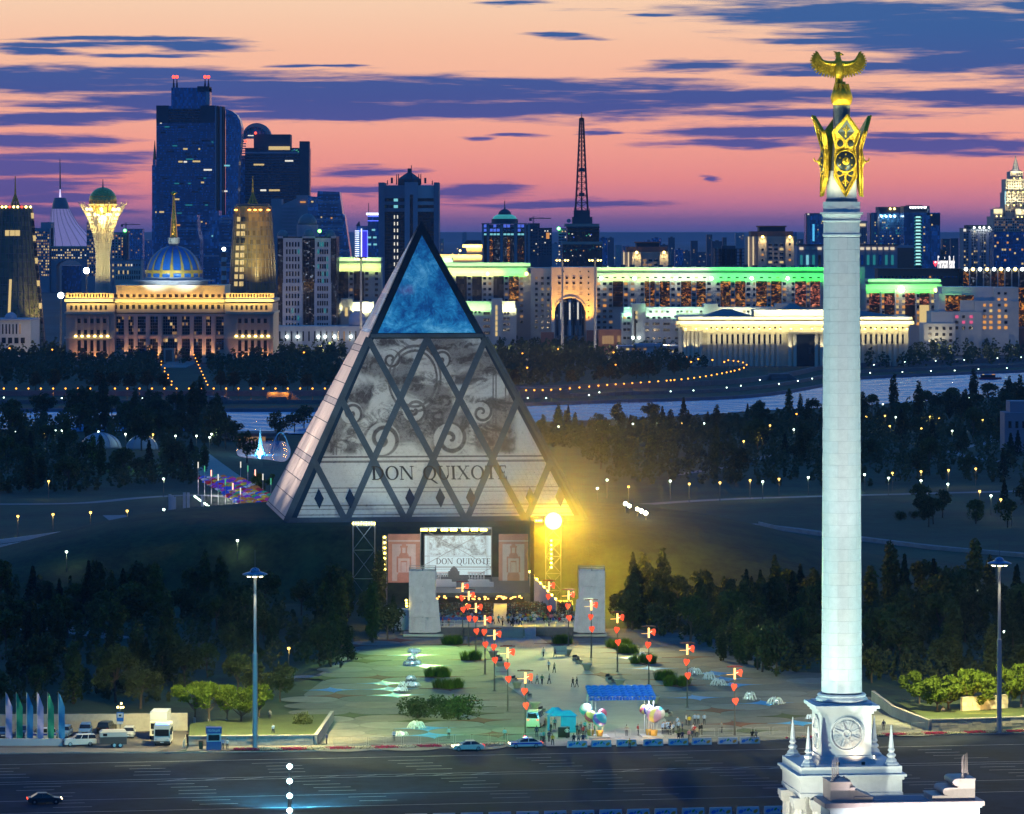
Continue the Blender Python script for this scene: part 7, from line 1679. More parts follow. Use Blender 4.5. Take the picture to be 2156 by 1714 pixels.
def mass(name,poly,n,h0,h1,label,leaf=lf_dark,q=26,size=1.0):
 P=[gp(x,y)for x,y in poly];xs=[p.x for p in P];ys_=[p.y for p in P];mb=MB();c=0
 while c<n:
  p=(rnd.uniform(min(xs),max(xs)),rnd.uniform(min(ys_),max(ys_)))
  if not inside(p,P):continue
  if 165<CX+FD*p[0]/p[1]<340 and 934<HY+FD*H/p[1]<985:c+=1;continue
  c+=1;h=rnd.uniform(h0,h1);r=h*rnd.uniform(.22,.38);tall=rnd.random()<.3
  for _ in range(q):
   a=rnd.uniform(0,6.28);t=rnd.random();z=h*(.12+.88*t);rr=r*(.6 if tall else 1)*math.sin(math.pi*min(1,.15+.8*t))*rnd.uniform(.5,1.05);s=size*rnd.uniform(.6,1.3);c0=Vector((p[0]+rr*math.cos(a),p[1]+rr*math.sin(a),z));u=Vector((rnd.gauss(0,1),rnd.gauss(0,1),rnd.gauss(0,.8))).normalized();v=u.orthogonal().normalized()
   mb.add([c0-u*s,c0-v*s*.7,c0+u*s,c0+v*s*.7],[(0,1,2,3)])
 o=mb.build(name,leaf);tag(o,label,'woods',kind='stuff');return o
mass('far_woods',[(-60,742),(725,740),(720,812),(460,812),(420,770),(330,770),(345,812),(-60,815)],900,5,10,'dark belt of trees between the palace and the river lamps')
mass('far_woods',[(1030,728),(1330,736),(1560,748),(1500,772),(1380,795),(1240,806),(1060,815)],620,5,9,'dark belt of trees across the river right of the pyramid')
mass('far_woods',[(1580,735),(1760,715),(2200,705),(2200,765),(1900,775),(1760,778),(1620,765)],520,6,11,'dark belt of trees under the white stepped complex')
for x in(1480,1500,1530,1555,1575,1600,1630,1660):tree('poplar',gp(x,742),'slim poplar before the floodlit colonnade','poplars before the white hall',1.25)
for x,y in((1985,726),(1960,728),(2060,720),(2130,716)):tree('poplar',gp(x,y),'tall tree by the white stepped complex','trees by the white complex',1.4)
for x in(75,115,208,240,272,310,345,465,492,535,570,596,648):point('promenade_light',gp(x+5,826,4),900,(1,.36,.03),.3);tree('rust',gp(x,823),'orange-lit tree beside the riverside lamps left of the pyramid','orange trees on the left promenade',1.0)
for x,y in((1085,822),(1203,812),(1262,806),(1283,804),(1340,798),(1365,797),(1420,790)):point('promenade_light',gp(x-4,y+4,4),900,(1,.36,.03),.3);tree('rust',gp(x,y),'orange-lit tree beside the riverside lamps right of the pyramid','orange trees on the right promenade',.95)
pA=wood([(0,890),(250,885),(300,872),(440,880),(470,905),(460,945),(300,930),(270,905),(160,912),(0,935)],30,['broad','broad','poplar'],'left river bank','trees on the left river bank',1.3,1.9,9)
wood([(0,945),(280,945),(430,955),(440,1000),(400,1035),(150,1045),(0,1040)],34,['broad','spruce','broad','poplar','bush'],'left park','trees of the left park',.9,1.5,7)
for p_ in((620,912),(585,928),(640,903),(490,930),(475,945),(520,975)):tree('broad',gp(*p_),'dark bushy tree at the edge of the small lake','trees round the lake',1.3)
point('green_lamp_light',gp(300,958,5),2500,(.3,1,.1),.3);tree('broad',gp(298,950),'broad tree lit bright green by a park lamp',None,1.7);tree('vase',gp(548,1060),'small leafy tree at the near end of the umbrella alley',None,1.2)
wood([(1115,905),(1400,892),(1600,878),(1740,872),(1740,905),(1400,925),(1150,930)],30,['poplar','broad','poplar','spruce'],'right river bank','trees on the right river bank',.85,1.35,7)
wood([(1815,868),(2000,858),(2170,838),(2170,890),(1815,905)],22,['broad','broad','poplar'],'far right bank','trees on the far right bank',1.1,1.7,8)
wood([(1180,945),(1740,925),(2170,910),(2170,1010),(1740,1032),(1380,1035),(1230,1010)],46,['broad','poplar','spruce','broad','bush'],'right park','trees of the right park',.9,1.5,9)
wood([(1820,1075),(2170,1050),(2170,1115),(1900,1110)],14,['broad','broad','spruce','bush'],'right lawn','trees on the right lawn',.7,1.1,6)
mass('thicket',[(0,895),(280,885),(440,888),(465,945),(280,935),(0,940)],240,3,8,'continuous dark thicket along the left river bank',q=40,size=.7)
mass('thicket',[(1110,920),(1400,904),(1745,886),(1745,920),(1400,935),(1150,945)],320,2.5,6.5,'continuous dark thicket along the river bank right of the pyramid',q=40,size=.7)
mass('thicket',[(1815,876),(2000,866),(2170,846),(2170,925),(1815,925)],200,3,8,'continuous dark thicket on the bank right of the column',q=40,size=.7)
mass('thicket',[(-20,950),(300,948),(440,965),(410,1020),(150,1040),(-20,1040)],420,2,6.5,'dim low scrub of the left park',q=36,size=.5)
mass('thicket',[(1170,925),(1740,915),(2170,910),(2170,1015),(1740,1028),(1300,1020)],760,2,7,'dim scrub of the right park',q=36,size=.5)
mass('undergrowth',[(-20,1490),(-20,1255),(160,1230),(480,1240),(730,1345),(755,1395),(560,1425),(420,1440),(370,1476),(330,1490)],420,1.5,5,'dark undergrowth filling the wood left of the square',q=60,size=.34)
mass('undergrowth',[(1300,1300),(1400,1275),(1720,1290),(1740,1415),(1640,1428),(1540,1395),(1450,1360),(1340,1330)],260,1.5,5,'dark undergrowth filling the wood left of the column',q=60,size=.34)
mass('undergrowth',[(1820,1285),(2170,1270),(2170,1440),(1960,1455),(1830,1440)],240,1.5,5,'dark undergrowth filling the wood right of the column',q=60,size=.34)
wood([(-20,1497),(-20,1245),(150,1215),(480,1225),(740,1330),(770,1400),(560,1425),(420,1440),(370,1478),(330,1497)],92,['broad','broad','spruce','poplar','broad'],'left wood','trees of the left wood',.75,1.25,2.4)
wood([(640,1290),(760,1260),(850,1300),(850,1330),(740,1395),(660,1360)],14,['spruce','broad','poplar'],'thicket by the left scaffold','trees by the left scaffold',.8,1.15,2.4)
wood([(1290,1290),(1400,1260),(1720,1275),(1740,1425),(1640,1435),(1540,1405),(1450,1370),(1330,1335)],62,['broad','broad','spruce','poplar'],'middle wood','trees of the middle wood',.75,1.25,2.4)
wood([(1820,1270),(2170,1260),(2170,1440),(1960,1455),(1830,1440)],52,['broad','poplar','broad','spruce'],'right wood','trees of the right wood',.85,1.35,2.6)
for(x,y)in((545,1490),(590,1478),(500,1470)):tree('broad',gp(x,y),'shadowy tree behind the left planted terrace','trees behind the left terrace',.9)
for(x,y,s)in((410,1530,1.02),(440,1534,1.1),(478,1533,1.15),(508,1536,1.1),(545,1528,.95)):tree('vase',gp(x,y),'bright green lamplit young tree beside the police booth','lamplit trees at the left roadside',s)
for(x,y,s)in((1935,1500,.95),(1972,1515,1.2),(1996,1512,1.1),(2040,1512,1.1),(2072,1512,1.05),(2118,1508,1.1),(2150,1506,1.2)):tree('vase',gp(x,y),'lamplit young elm with whitewashed foot by the right stone wall','lamplit elms at the right roadside',s)
tree('bush',gp(633,1540),'round green bush on the planted terrace',None,.8,'bush')
for(x,y,s)in((880,1514,1.25),(935,1516,1.2),(965,1516,1.15)):tree('bush',gp(x,y),'big dark round bush on the square','round bushes on the square',s,'bush')
for k in list(TK):
 root,ch=TK[k]
 for c,gs in ch:bpy.data.objects.remove(c)
 bpy.data.objects.remove(root)
gb=MB()
def tuft(n,h):
 mb=MB()
 for _ in range(n):
  a=rnd.uniform(0,6.28);q=rnd.uniform(0,.75);b=Vector((q*math.cos(a),q*math.sin(a),0));t=b*1.6+Vector((rnd.uniform(-.2,.2),rnd.uniform(-.2,.2),h*rnd.uniform(.7,1.1)));s=Vector((-math.sin(a),math.cos(a),0))*.05
  mb.add([b-s,b+s,t],[(0,1,2)])
 return mb
gm=[tuft(240,1.5).mesh('grass_clump',lf_lime)for _ in range(2)]
for p,big in BEDS:
 for k in range(5 if big else 0):
  q=p+Vector((rnd.uniform(-1.8,1.8),rnd.uniform(-1.6,1.6)));o=mobj('grass_clump',rnd.choice(gm),None,(q.x,q.y,PZL+.05));o.scale=(1.1,)*3;tag(o,'clump of tall bright green grass in a red diamond bed','plant','grass clumps in the diamond beds')
#people, vehicles and furniture
sk_skin=M('skin',(.42,.26,.18),.6,var=0);sk_hair=M('hair',(.02,.015,.012),.6,var=0);sk_top=MC('clothing',.8);sk_trou=M('dark_trousers',(.025,.028,.04),.8,var=0);sk_shoe=M('shoes',(.02,.02,.02),.5,var=0)
def person_mesh(pose):
 J={'p':(0,0,.96),'c':(0,.01,1.22),'n':(0,.01,1.46),'h':(0,-.01,1.6),'t':(0,-.01,1.73)}
 Rr={'p':.145,'c':.15,'n':.065,'h':.10,'t':.07};Ed=[('p','c'),('c','n'),('n','h'),('h','t')]
 st={'stand':0,'walk':.26,'fold':0,'sit':0,'hands':.08}[pose]
 for s,k in((-1,'l'),(1,'r')):
  if pose=='sit':leg=[(.11*s,-.02,.9),(.13*s,-.45,.92),(.13*s,-.48,.5),(.13*s,-.62,.47)]
  else:leg=[(.1*s,0,.9),(.11*s,-.04-.5*st*s,.5),(.11*s,.02-st*s*.9,.09),(.12*s,-.15-st*s*.9,.04)]
  arm={'stand':[(.2*s,.01,1.40),(.27*s,.03,1.13),(.27*s,-.05,.88),(.26*s,-.08,.79)],'walk':[(.2*s,.01,1.40),(.27*s,.12*s,1.13),(.27*s,.16*s-.1,.9),(.26*s,.2*s-.14,.82)],'fold':[(.2*s,.01,1.40),(.28*s,.0,1.14),(.05*s,-.2,1.14),(-.06*s,-.21,1.16)],'sit':[(.2*s,.01,1.40),(.26*s,-.08,1.15),(.16*s,-.32,1.03),(.12*s,-.40,1.02)],'hands':[(.2*s,.01,1.40),(.34*s,.06,1.15),(.19*s,-.05,.98),(.15*s,-.07,.95)]}[pose]
  for i,p in enumerate(leg):J[f'{k}l{i}']=p;Rr[f'{k}l{i}']=(.095,.07,.05,.045)[i]
  for i,p in enumerate(arm):J[f'{k}a{i}']=p;Rr[f'{k}a{i}']=(.065,.048,.036,.04)[i]
  Ed+=[('p',f'{k}l0'),('c',f'{k}a0')]+[(f'{k}l{i}',f'{k}l{i+1}')for i in range(3)]+[(f'{k}a{i}',f'{k}a{i+1}')for i in range(3)]
 ks=list(J);me=bpy.data.meshes.new('body');me.from_pydata([J[k]for k in ks],[(ks.index(a),ks.index(b))for a,b in Ed],[])
 o=bpy.data.objects.new('body',me);col.objects.link(o);o.modifiers.new('s','SKIN');
 for i,k in enumerate(ks):d=me.skin_vertices[0].data[i];d.radius=(Rr[k],Rr[k]*(.8 if k in 'pc' else 1));d.use_root=(k=='p')
 ss=o.modifiers.new('u','SUBSURF');ss.levels=1;ss.render_levels=1
 m2=bpy.data.meshes.new_from_object(o.evaluated_get(bpy.context.evaluated_depsgraph_get()));bpy.data.objects.remove(o)
 m2.materials.clear()
 for m in(sk_top,sk_skin,sk_hair,sk_trou,sk_shoe):m2.materials.append(m)
 for p in m2.polygons:
  x,y,z=p.center;p.use_smooth=True
  arm=abs(x)>.2 or(pose in('sit','fold')and y<-.12 and z>.99)
  p.material_index=2 if z>1.66 or(z>1.56 and y>.04)else 1 if z>1.47 else 4 if z<.09 or(pose=='sit' and z<.53)else(1 if(z<.92 and abs(x)>.21 and pose!='sit')else 0)if(z>.93 and not(pose=='sit' and z<1.0 and y<-.1))or(abs(x)>.2 and z>.6)else 3
 return m2
PM={k:person_mesh(k)for k in('stand','walk','fold','sit','hands')}
COLS={'white':(.6,.6,.6),'pale blue':(.28,.4,.6),'navy':(.02,.03,.10),'black':(.015,.015,.018),'grey':(.2,.2,.21),'red':(.42,.03,.03),'yellow':(.6,.42,.03),'green':(.06,.2,.08),'pink':(.5,.2,.25),'beige':(.4,.33,.22),'turquoise':(.05,.35,.4)}
def person(px,py,pose='stand',c='white',where='on the square',rz=None,z=PZL,extra='',p=None,group=None,label=None):
 p=gp(px,py,z)if p is None else p
 o=mobj('person',PM[pose],None,(p[0],p[1],p[2]if pose!='sit' else p[2]-.47),(0,0,rnd.uniform(0,6.28)if rz is None else rz));o.color=(*COLS[c],1);o.scale=(1,1,rnd.uniform(.94,1.05))
 v={'stand':'standing','walk':'walking','fold':'standing with folded arms','sit':'sitting','hands':'standing hands on hips'}[pose]
 tag(o,label or f'{c} topped person {v} {where}{extra}','person',group or f'people {where}');return o
cs=list(COLS)
def z4(x,y):return((x/3.593+850)/Q,(y/3.593+1560)/Q)
def z5(x,y):return((x/3.267+1400)/Q,(y/3.267+1480)/Q)
def z6(x,y):return((x/3.267+1900)/Q,(y/3.267+1650)/Q)
def z7(x,y):return((x/2.507)/Q,(y/2.507+1650)/Q)
for(x,y,w)in((485,1058,'in front of the left fountains'),(977,1034,'behind the crowd fence on the left'),(1480,1034,'behind the crowd fence near the lamp post')):person(*z4(x,y),'stand','pale blue',w,R(10))
for(x,y,c,q)in((1765,1020,'navy','stand'),(1810,1060,'pale blue','stand'),(1830,1060,'turquoise','stand'),(1878,1060,'navy','stand'),(1910,1090,'yellow','walk'),(1895,990,'black','stand'),(1928,945,'turquoise','stand'),(2040,1028,'white','hands')):person(*z4(x,y),q,c,'beside the blue tent')
for(x,y,c)in((1710,540,'red'),(1770,540,'white'),(1815,545,'green'),(1880,540,'grey')):person(*z4(x,y),'walk',c,'on the pale walkway, middle row')
for(x,y,c)in((1828,295,'white'),(1875,420,'pale blue'),(1925,440,'beige'),(1930,300,'grey')):person(*z4(x,y),'walk',c,'on the upper walkway near the stairs')
for(x,y)in((2092,570),(2128,570)):person(*z4(x,y),'walk','black','as a pair in the middle of the walkway')
for(x,y)in((140,1170),(158,1175),(190,1180),(215,1185),(240,1170),(265,1175),(285,1170),(205,1140),(252,1150),(172,1160)):person(*z5(x,y),rnd.choice(('stand','fold','hands')),rnd.choice(cs),'in the crowd left of the arch')
person(*z5(58,1195),'hands','white','by the dark box at the blue tent');person(*z5(545,1180),'stand','beige','at the fence under the balloon arch');person(*z5(638,1175),'hands','red','in the gap under the balloon arch')
person(*z5(570,1285),'stand','yellow','at the roadside before the barriers',R(0),.02,' wearing a bright vest')
for(x,y)in((838,1160),(858,1160),(880,1165),(895,1170),(912,1170),(930,1150),(968,1145),(848,1150),(870,1150),(900,1152),(922,1160),(885,1145)):person(*z5(x,y),rnd.choice(('stand','fold','stand')),rnd.choice(('navy','pale blue','grey','pale blue','black','white')),'in the dense crowd right of the arch')
for(x,y,c)in((960,1110,'pale blue'),(1000,1150,'navy'),(1030,1085,'white'),(1055,1095,'yellow'),(1055,1215,'pink'),(1078,1215,'navy'),(1100,1180,'red'),(1118,1190,'beige'),(1140,1170,'black'),(1158,1170,'black'),(1090,1165,'white')):person(*z5(x,y),'stand',c,'in the loose group behind the barriers')
for(x,y)in((1100,1085),(1128,1082),(1178,1085)):person(*z5(x,y),'hands','pale blue','among three guards by the right pools',R(30))
for(x,y)in((1320,1150),(1895,1140)):person(*z5(x,y),'stand','grey','alone behind the fence on the right' if x<1500 else 'by the column pedestal')
for(x,y,c)in((112,1225,'black'),(152,1222,'grey'),(188,1219,'navy'),(970,1205,'black'),(1000,1202,'navy'),(1570,1195,'black'),(1600,1193,'grey')):person(*z5(x,y),'sit',c,('on the leftmost barrier' if x<300 else 'on the middle barrier' if x<1200 else 'on the last barrier'),math.pi,PZL+.75)
for(x,y,c,q,w,z)in((1175,525,'black','stand','by the fence near the white bus',.02),(1397,562,'pale blue','stand','right beside the police booth',.14),(1424,562,'white','stand','next to the guard at the police booth',.14),(2047,530,'navy','stand','at the walkway by the sloping wall',.14),(1712,470,'pale blue','walk','on the planted terrace',.9),(1692,380,'grey','stand','at the back of the planted terrace',.9),(318,385,'pale blue','stand','behind the flags',.02)):person(*z7(x,y),q,c,w,None,z)
for(x,y,c,w)in((1010,575,'navy','behind the fence right of the pedestal'),(1495,475,'white','under the right roadside trees')):person(*z6(x,y),'stand',c,w,None,.14)
seat_m=M('seat_blue',(.02,.07,.36),.5,var=0);mb=MB();mb.box(-.22,.22,-.2,.22,.42,.47);mb.box(-.22,.22,-.24,-.2,.45,.9)
for sx_ in(-.19,.16):mb.box(sx_,sx_+.03,-.2,.2,0,.42)
chair_me=mb.mesh('folding_chair',seat_m);XA,XB=sp(920,812),sp(1208,812);rows_y=[813+1.15*k for k in range(30)];crowd=MB();npz=0
for r_,y in enumerate(rows_y):
 if abs(y-860)<0:continue
 x=XA+(r_%2)*.3
 while x<XB:
  mid=abs(x-(XA+XB)/2+1)<1.4;front=r_<7
  if not mid:
   if front and r_<4 and(x<sp(1000,812)or rnd.random()<.3):
    if r_<3 and rnd.random()<.8:o=mobj('folding_chair',chair_me,None,(x,y,TZ+.003),(0,0,0));tag(o,'empty blue chair in the rear rows of the audience','chair','empty chairs of the audience')
   elif r_<6 and npz<150:
    if rnd.random()<.8:person(0,0,'sit' if rnd.random()<.75 else 'stand',rnd.choice(cs),'in the rear rows facing the stage',math.pi,p=(x,y,TZ),group='audience in the rear rows');npz+=1
   elif r_>=6:
    if rnd.random()<.8:
     c=rnd.randrange(5);mb_=crowd;z0=TZ+.45;w=.2
     mb_.add([(x-w,y-.1,z0),(x+w,y-.1,z0),(x+w,y+.12,z0),(x-w,y+.12,z0),(x-.2,y-.09,z0+.55),(x+.2,y-.09,z0+.55),(x+.2,y+.09,z0+.55),(x-.2,y+.09,z0+.55)],[(0,1,5,4),(1,2,6,5),(3,0,4,7),(4,5,6,7)],c);mb_.lathe([(.05,z0+.55),(.1,z0+.64),(.105,z0+.74),(.06,z0+.82)],6,5,(x,y))
  x+=.58
o=crowd.build('seated_crowd',[M('cloth_a',(.3,.3,.32),.8,var=0),M('cloth_b',(.05,.06,.1),.8,var=0),M('cloth_c',(.02,.02,.02),.8,var=0),M('cloth_d',(.2,.05,.05),.8,var=0),M('cloth_e',(.1,.2,.28),.8,var=0),sk_hair]);tag(o,'dense dark crowd seated in front of the stage','audience',kind='stuff')
for k in range(13):person(0,0,rnd.choice(('stand','walk')),rnd.choice(('white','white','beige','turquoise')),'in the aisle at the top of the stairs',None,p=(sp(1062+rnd.uniform(-32,50),809),806.5+rnd.uniform(0,5),TZ))
for px_ in(932,945,1080):person(0,0,'stand','red' if px_<1000 else 'black','at the terrace railing',None,p=(sp(px_,806),805.8,TZ))
#vehicles
paint=MC('car_paint',.28);m_tyre=M('tyre',(.015,.015,.016),.8,var=0);m_rim=M('wheel_rim',(.35,.36,.38),.35,.8,var=0);m_cglass=M('car_glass',(.01,.014,.02),.06,var=0,spec=.9);e_head=E('headlight_on',(1,.72,.38),14);e_tail=E('taillight_on',(1,.06,.02),4);m_hl=M('headlight_off',(.5,.52,.55),.15,var=0);m_tl=M('taillight_off',(.25,.02,.02),.3,var=0);m_pl=M('number_plate',(.6,.6,.6),.5,var=0);m_trim=M('black_trim',(.02,.02,.022),.6,var=0);m_chrome=M('grille_chrome',(.4,.4,.42),.25,.8,var=0)
def wheel(t,x,y,r,w=.22):
 mb=MB();mb.lathe([(r*.7,-w/2),(r,-w/2+.03),(r,w/2-.03),(r*.7,w/2)],16);mb.xform(Matrix.Translation((x,y,r))@Matrix.Rotation(R(90),4,'X'));k=mb.build('wheel',m_tyre,t)
 mb=MB();mb.lathe([(r*.68,-w/2-.008),(r*.15,-w/2-.02),(.01,-w/2-.02),(.01,w/2+.02),(r*.15,w/2+.02),(r*.68,w/2+.008)],10);mb.xform(Matrix.Translation((x,y,r))@Matrix.Rotation(R(90),4,'X'));mb.build('rim',m_rim,k)
def car(label,cat,p,rz,color,L=4.5,W=1.78,Hh=1.45,kind='sedan',lights=False,group=None,stripe=None,bar=None,name='parked_car'):
 """length along x, nose at +x"""
 t=thing(name,label,cat,p,rz,group);h2_,b=L/2,W/2;zb_,zs=.26,Hh*.60
 P={'sedan':[(-1,.42),(-1,.80),(-.93,1.0),(-.58,1.03),(.42,1.02),(.86,.90),(.98,.76),(1,.42)],'suv':[(-1,.42),(-1,.9),(-.97,1.04),(.42,1.04),(.88,.96),(.98,.8),(1,.42)],'van':[(-1,.4),(-1,1.05),(.62,1.05),(.9,.86),(1,.7),(1,.4)]}[kind]
 G={'sedan':[(-.80,-.42),(.52,.12)],'suv':[(-.97,-.88),(.44,.2)],'van':[(-1.0,-.97),(.64,.36)]}[kind]
 body=[(-.98,zb_)]+[(-1,zs*.62)]+[(x,zs*z)for x,z in P[1:-1]]+[(1,zs*.6),(.98,zb_)]
 n=len(body);vs_=[]
 for(sy,ins)in((-1,0),(1,0)):
  for x,z in body:vs_.append((x*h2_,sy*b,z))
 for(sy,)in((-1,),(1,)):
  for x,z in body:vs_.append((x*h2_*.985,sy*b*.9,z+(.03 if z>zs*.9 else 0)))
 fs=[]
 for i in range(n-1):fs.append((2*n+i,2*n+i+1,3*n+i+1,3*n+i));fs.append((i,i+1,2*n+i+1,2*n+i));fs.append((n+i+1,n+i,3*n+i,3*n+i+1))
 fs+=[tuple(range(n-1,-1,-1)),tuple(range(n,2*n)),(2*n,3*n,3*n-1+n-0-0,3*n-1)]
 mb=MB();mb.add(vs_,fs[:-1]);o=mb.build('body',paint,t);bv=o.modifiers.new('b','BEVEL');bv.width=.07;bv.segments=2;o.color=(*color,1)
 (r0,r1),(f0,f1)=G;zc=Hh;g=.86
 def gh(name_,sc_,m,z_lo,z_hi,shrink):
  mb=MB();a=[(r0,z_lo),(r1,z_hi),(f1,z_hi),(f0,z_lo)]
  vs_=[(x*h2_*sc_,sy*b*(.95 if i in(0,3)else g-.08)*shrink,z)for sy in(-1,1)for i,(x,z)in enumerate(a)]
  mb.add(vs_,[(0,3,2,1),(4,5,6,7),(0,1,5,4),(1,2,6,5),(2,3,7,6),(3,0,4,7)]);return mb.build(name_,m,t)
 gh('window',1,m_cglass,zs*1.01,zc-.06,1)
 mb=MB();x0,x1=(r1-.03)*h2_,(f1+.03)*h2_;w_=b*(g-.06);mb.add([(x0,-w_,zc-.075),(x1,-w_,zc-.075),(x1,w_,zc-.075),(x0,w_,zc-.075),(x0+.1,-w_+.1,zc),(x1-.12,-w_+.1,zc),(x1-.12,w_-.1,zc),(x0+.1,w_-.1,zc)],[(0,3,2,1),(4,5,6,7),(0,1,5,4),(1,2,6,5),(2,3,7,6),(3,0,4,7)]);o=mb.build('roof',paint,t);o.color=(*color,1)
 for f in((.5,)if kind=='sedan' else(.36,.68)):
  for sy in(-1,1):mb=MB();xl=(r0+(f0-r0)*f)*h2_;xh=(r1+(f1-r1)*f)*h2_;mb.cone((xl,sy*b*.955,zs),(xh,sy*b*(g-.072),zc-.06),.05,.045,4);o=mb.build('pillar',paint,t);o.color=(*color,1)
 rr=.33 if kind!='van' else.36
 for x in(-.60,.63):
  for sy in(-1,1):
   wheel(t,x*h2_,sy*(b-.09),rr);mb=MB();mb.lathe([(rr+.07,0),(rr+.07,.02)],18);mb.xform(Matrix.Translation((x*h2_,sy*(b+.004)-.01,rr))@Matrix.Rotation(R(90),4,'X'));mb.build('wheel_arch',m_trim,t)
 for sy in(-1,1):
  for nm,x,z,m in(('headlight',h2_*.965,zs*.78,e_head if lights else m_hl),('taillight',-h2_*1.0,zs*.86,e_tail if lights else m_tl)):
   mb=MB();mb.sph((0,0,0),.5,10,0,(.14,.34,.18));o=mb.build(nm,m,t);o.location=(x,sy*b*.72,z)
  mb=MB();mb.box(f0*h2_*.82-.08,f0*h2_*.82+.08,sy*b+(.0 if sy>0 else-.16),sy*b+(.16 if sy>0 else 0),zs+.02,zs+.14);o=mb.build('mirror',paint,t);o.color=(*color,1)
 mb=MB();mb.box(h2_*.99,h2_*1.003+.012,-b*.5,b*.5,zs*.52,zs*.7);mb.build('grille',m_trim,t)
 for x in(h2_*1.0+.02,-h2_*1.0-.03):mb=MB();mb.box(x,x+.012,-.26,.26,.42,.54);mb.build('number_plate',m_pl,t)
 if stripe:
  for sy in(-1,1):mb=MB();mb.box(-h2_*.96,h2_*.93,sy*b-.004 if sy<0 else b,(sy*b)if sy<0 else b+.004,zs*.66,zs*.92);mb.build('blue_stripe',M('police_blue',(.01,.05,.4),.35,var=0),t)
  mb=MB();mb.box(h2_*.46,h2_*.84,-b*.72,b*.72,zs*1.0,zs*1.03+.01);mb.build('blue_bonnet',MATS['police_blue'],t)
 if bar:
  for sy,m in((-1,bar[0]),(1,bar[1])):mb=MB();mb.box(-.14,.14,0 if sy>0 else-.5,.5 if sy>0 else 0,zc+.01,zc+.15);mb.build('light_bar',m,t)
 return t
rb=R(9.6)
def cp(px,py,z=.02):return gp(px,py,z)
e_red=E('police_red',(1,.05,.03),9);e_blue=E('police_blue_lamp',(.1,.25,1),7)
car('white and blue police saloon with flashing roof bar parked at the kerb','police car',cp(1106,1574),rb+math.pi,(.55,.56,.58),4.8,kind='sedan',lights=True,stripe=True,bar=(e_red,e_blue),name='police_car')
car('plain silver-white saloon driving past the flower strip with its lights on','car',cp(985,1580),rb+math.pi,(.5,.49,.47),4.6,lights=True,name='car')
car('dark saloon with lights on, alone on the nearest lanes at the left','car',cp(94,1692),rb,(.035,.05,.06),4.5,lights=True,name='car')
car('white estate car in front of the horse trailer','car',cp(168,1570),rb+math.pi+R(3),(.6,.6,.58),4.7,1.85,1.7,'suv')
G_='cars in the small car park'
car('silver hatchback facing out, right of the trailer','car',cp(271,1552),R(-90),(.4,.41,.43),4.2,1.75,1.5,'suv',group=G_)
car('black off-road car parked by the retaining wall','car',cp(225,1543),R(80),(.012,.012,.014),4.8,1.9,1.8,'suv',group=G_)
car('pale blue minivan facing out behind the white estate car','car',cp(180,1548),R(-88),(.12,.25,.45),4.4,1.8,1.75,'van',group=G_)
car('light blue car facing out beside the last flag','car',cp(135,1551),R(-95),(.16,.3,.48),4.4,1.8,1.6,'suv',group=G_)
car('white pickup-like police car behind the flags','police car',cp(85,1557),rb+math.pi,(.55,.57,.6),4.6,1.8,1.7,'suv',group=G_,stripe=True)
car('dark blue car half hidden behind the flags','car',cp(48,1549),R(-90),(.03,.06,.14),4.4,1.8,1.5,'sedan',group=G_)
car('blue car at the left edge behind the first flag','car',cp(4,1552),R(-80),(.04,.09,.2),4.4,1.8,1.5,'sedan',group=G_)
t=car('white ambulance van seen from behind with red lights','van',gp(1128,1530,PZL),R(80),(.56,.58,.52),5.2,2.0,2.5,'van',lights=True,name='ambulance');mb=MB();mb.box(-2.63,-2.605,-.75,.75,1.55,2.2);mb.build('rear_window',m_cglass,t);mb=MB();mb.box(-2.5,-1.2,-.7,.7,2.5,2.72);o=mb.build('roof_box',paint,t);o.color=(.56,.58,.52,1)
t=thing('bus','small white bus with roof lamps facing the road, box truck behind it','bus',cp(341,1571),R(-90));z_=2.9
def pbox(t,nm,a,m,c=None):mb=MB();mb.box(*a);o=mb.build(nm,m,t);o.color=(*(c or(.6,.6,.57)),1);return o
pbox(t,'body',(-5.5,0,-1.15,1.15,.4,2.9),paint);mb=MB();mb.add([(.001,-1.1,1.5),(.02,1.1,1.5),(-.25,1.05,2.45),(-.25,-1.05,2.45)],[(0,1,2,3)]);
pbox(t,'windscreen',(0,.03,-1.0,1.0,1.45,2.4),m_cglass);pbox(t,'roof',(-5.4,-.2,-1.1,1.1,2.9,3.05),paint);pbox(t,'bumper',(0,.1,-1.15,1.15,.38,.72),m_trim);pbox(t,'number_plate',(.1,.12,-.26,.26,.5,.62),m_pl)
for sy in(-1,1):
 for k in range(4):pbox(t,'window',(-1.6-k*1.2,-.6-k*1.2,sy*1.15-.015,sy*1.15+.015,1.6,2.4),m_cglass)
 mb=MB();mb.sph((0,0,0),.15,10,0,(.4,1.3,.9));o=mb.build('headlight',m_hl,t);o.location=(.04,sy*.85,.95);pbox(t,'mirror',(-.1,.1,sy*1.3-.12,sy*1.3+.12,1.7,2.2),m_trim)
 for x in(-1.1,-4.3):wheel(t,x,sy*1.0,.42,.25)
pbox(t,'roof_lamp',(-.5,-.3,-.9,.9,3.05,3.2),e_blue)
t=thing('box_truck','truck with tall white box body standing behind the small bus','truck',cp(333,1556),R(-92));pbox(t,'box_body',(-5.5,-.5,-1.25,1.25,.9,3.9),paint,(.5,.52,.55));pbox(t,'cab',(-.45,1.1,-1.1,1.1,.6,2.6),paint);pbox(t,'windscreen',(1.1,1.12,-.95,.95,1.6,2.4),m_cglass)
for k in range(3):pbox(t,'window',(-4.8+k*1.5,-3.9+k*1.5,-1.28,-1.25,2.6,3.2),m_cglass)
for x in(.4,-4):[wheel(t,x,sy,.45,.25)for sy in(-1.0,1.0)]
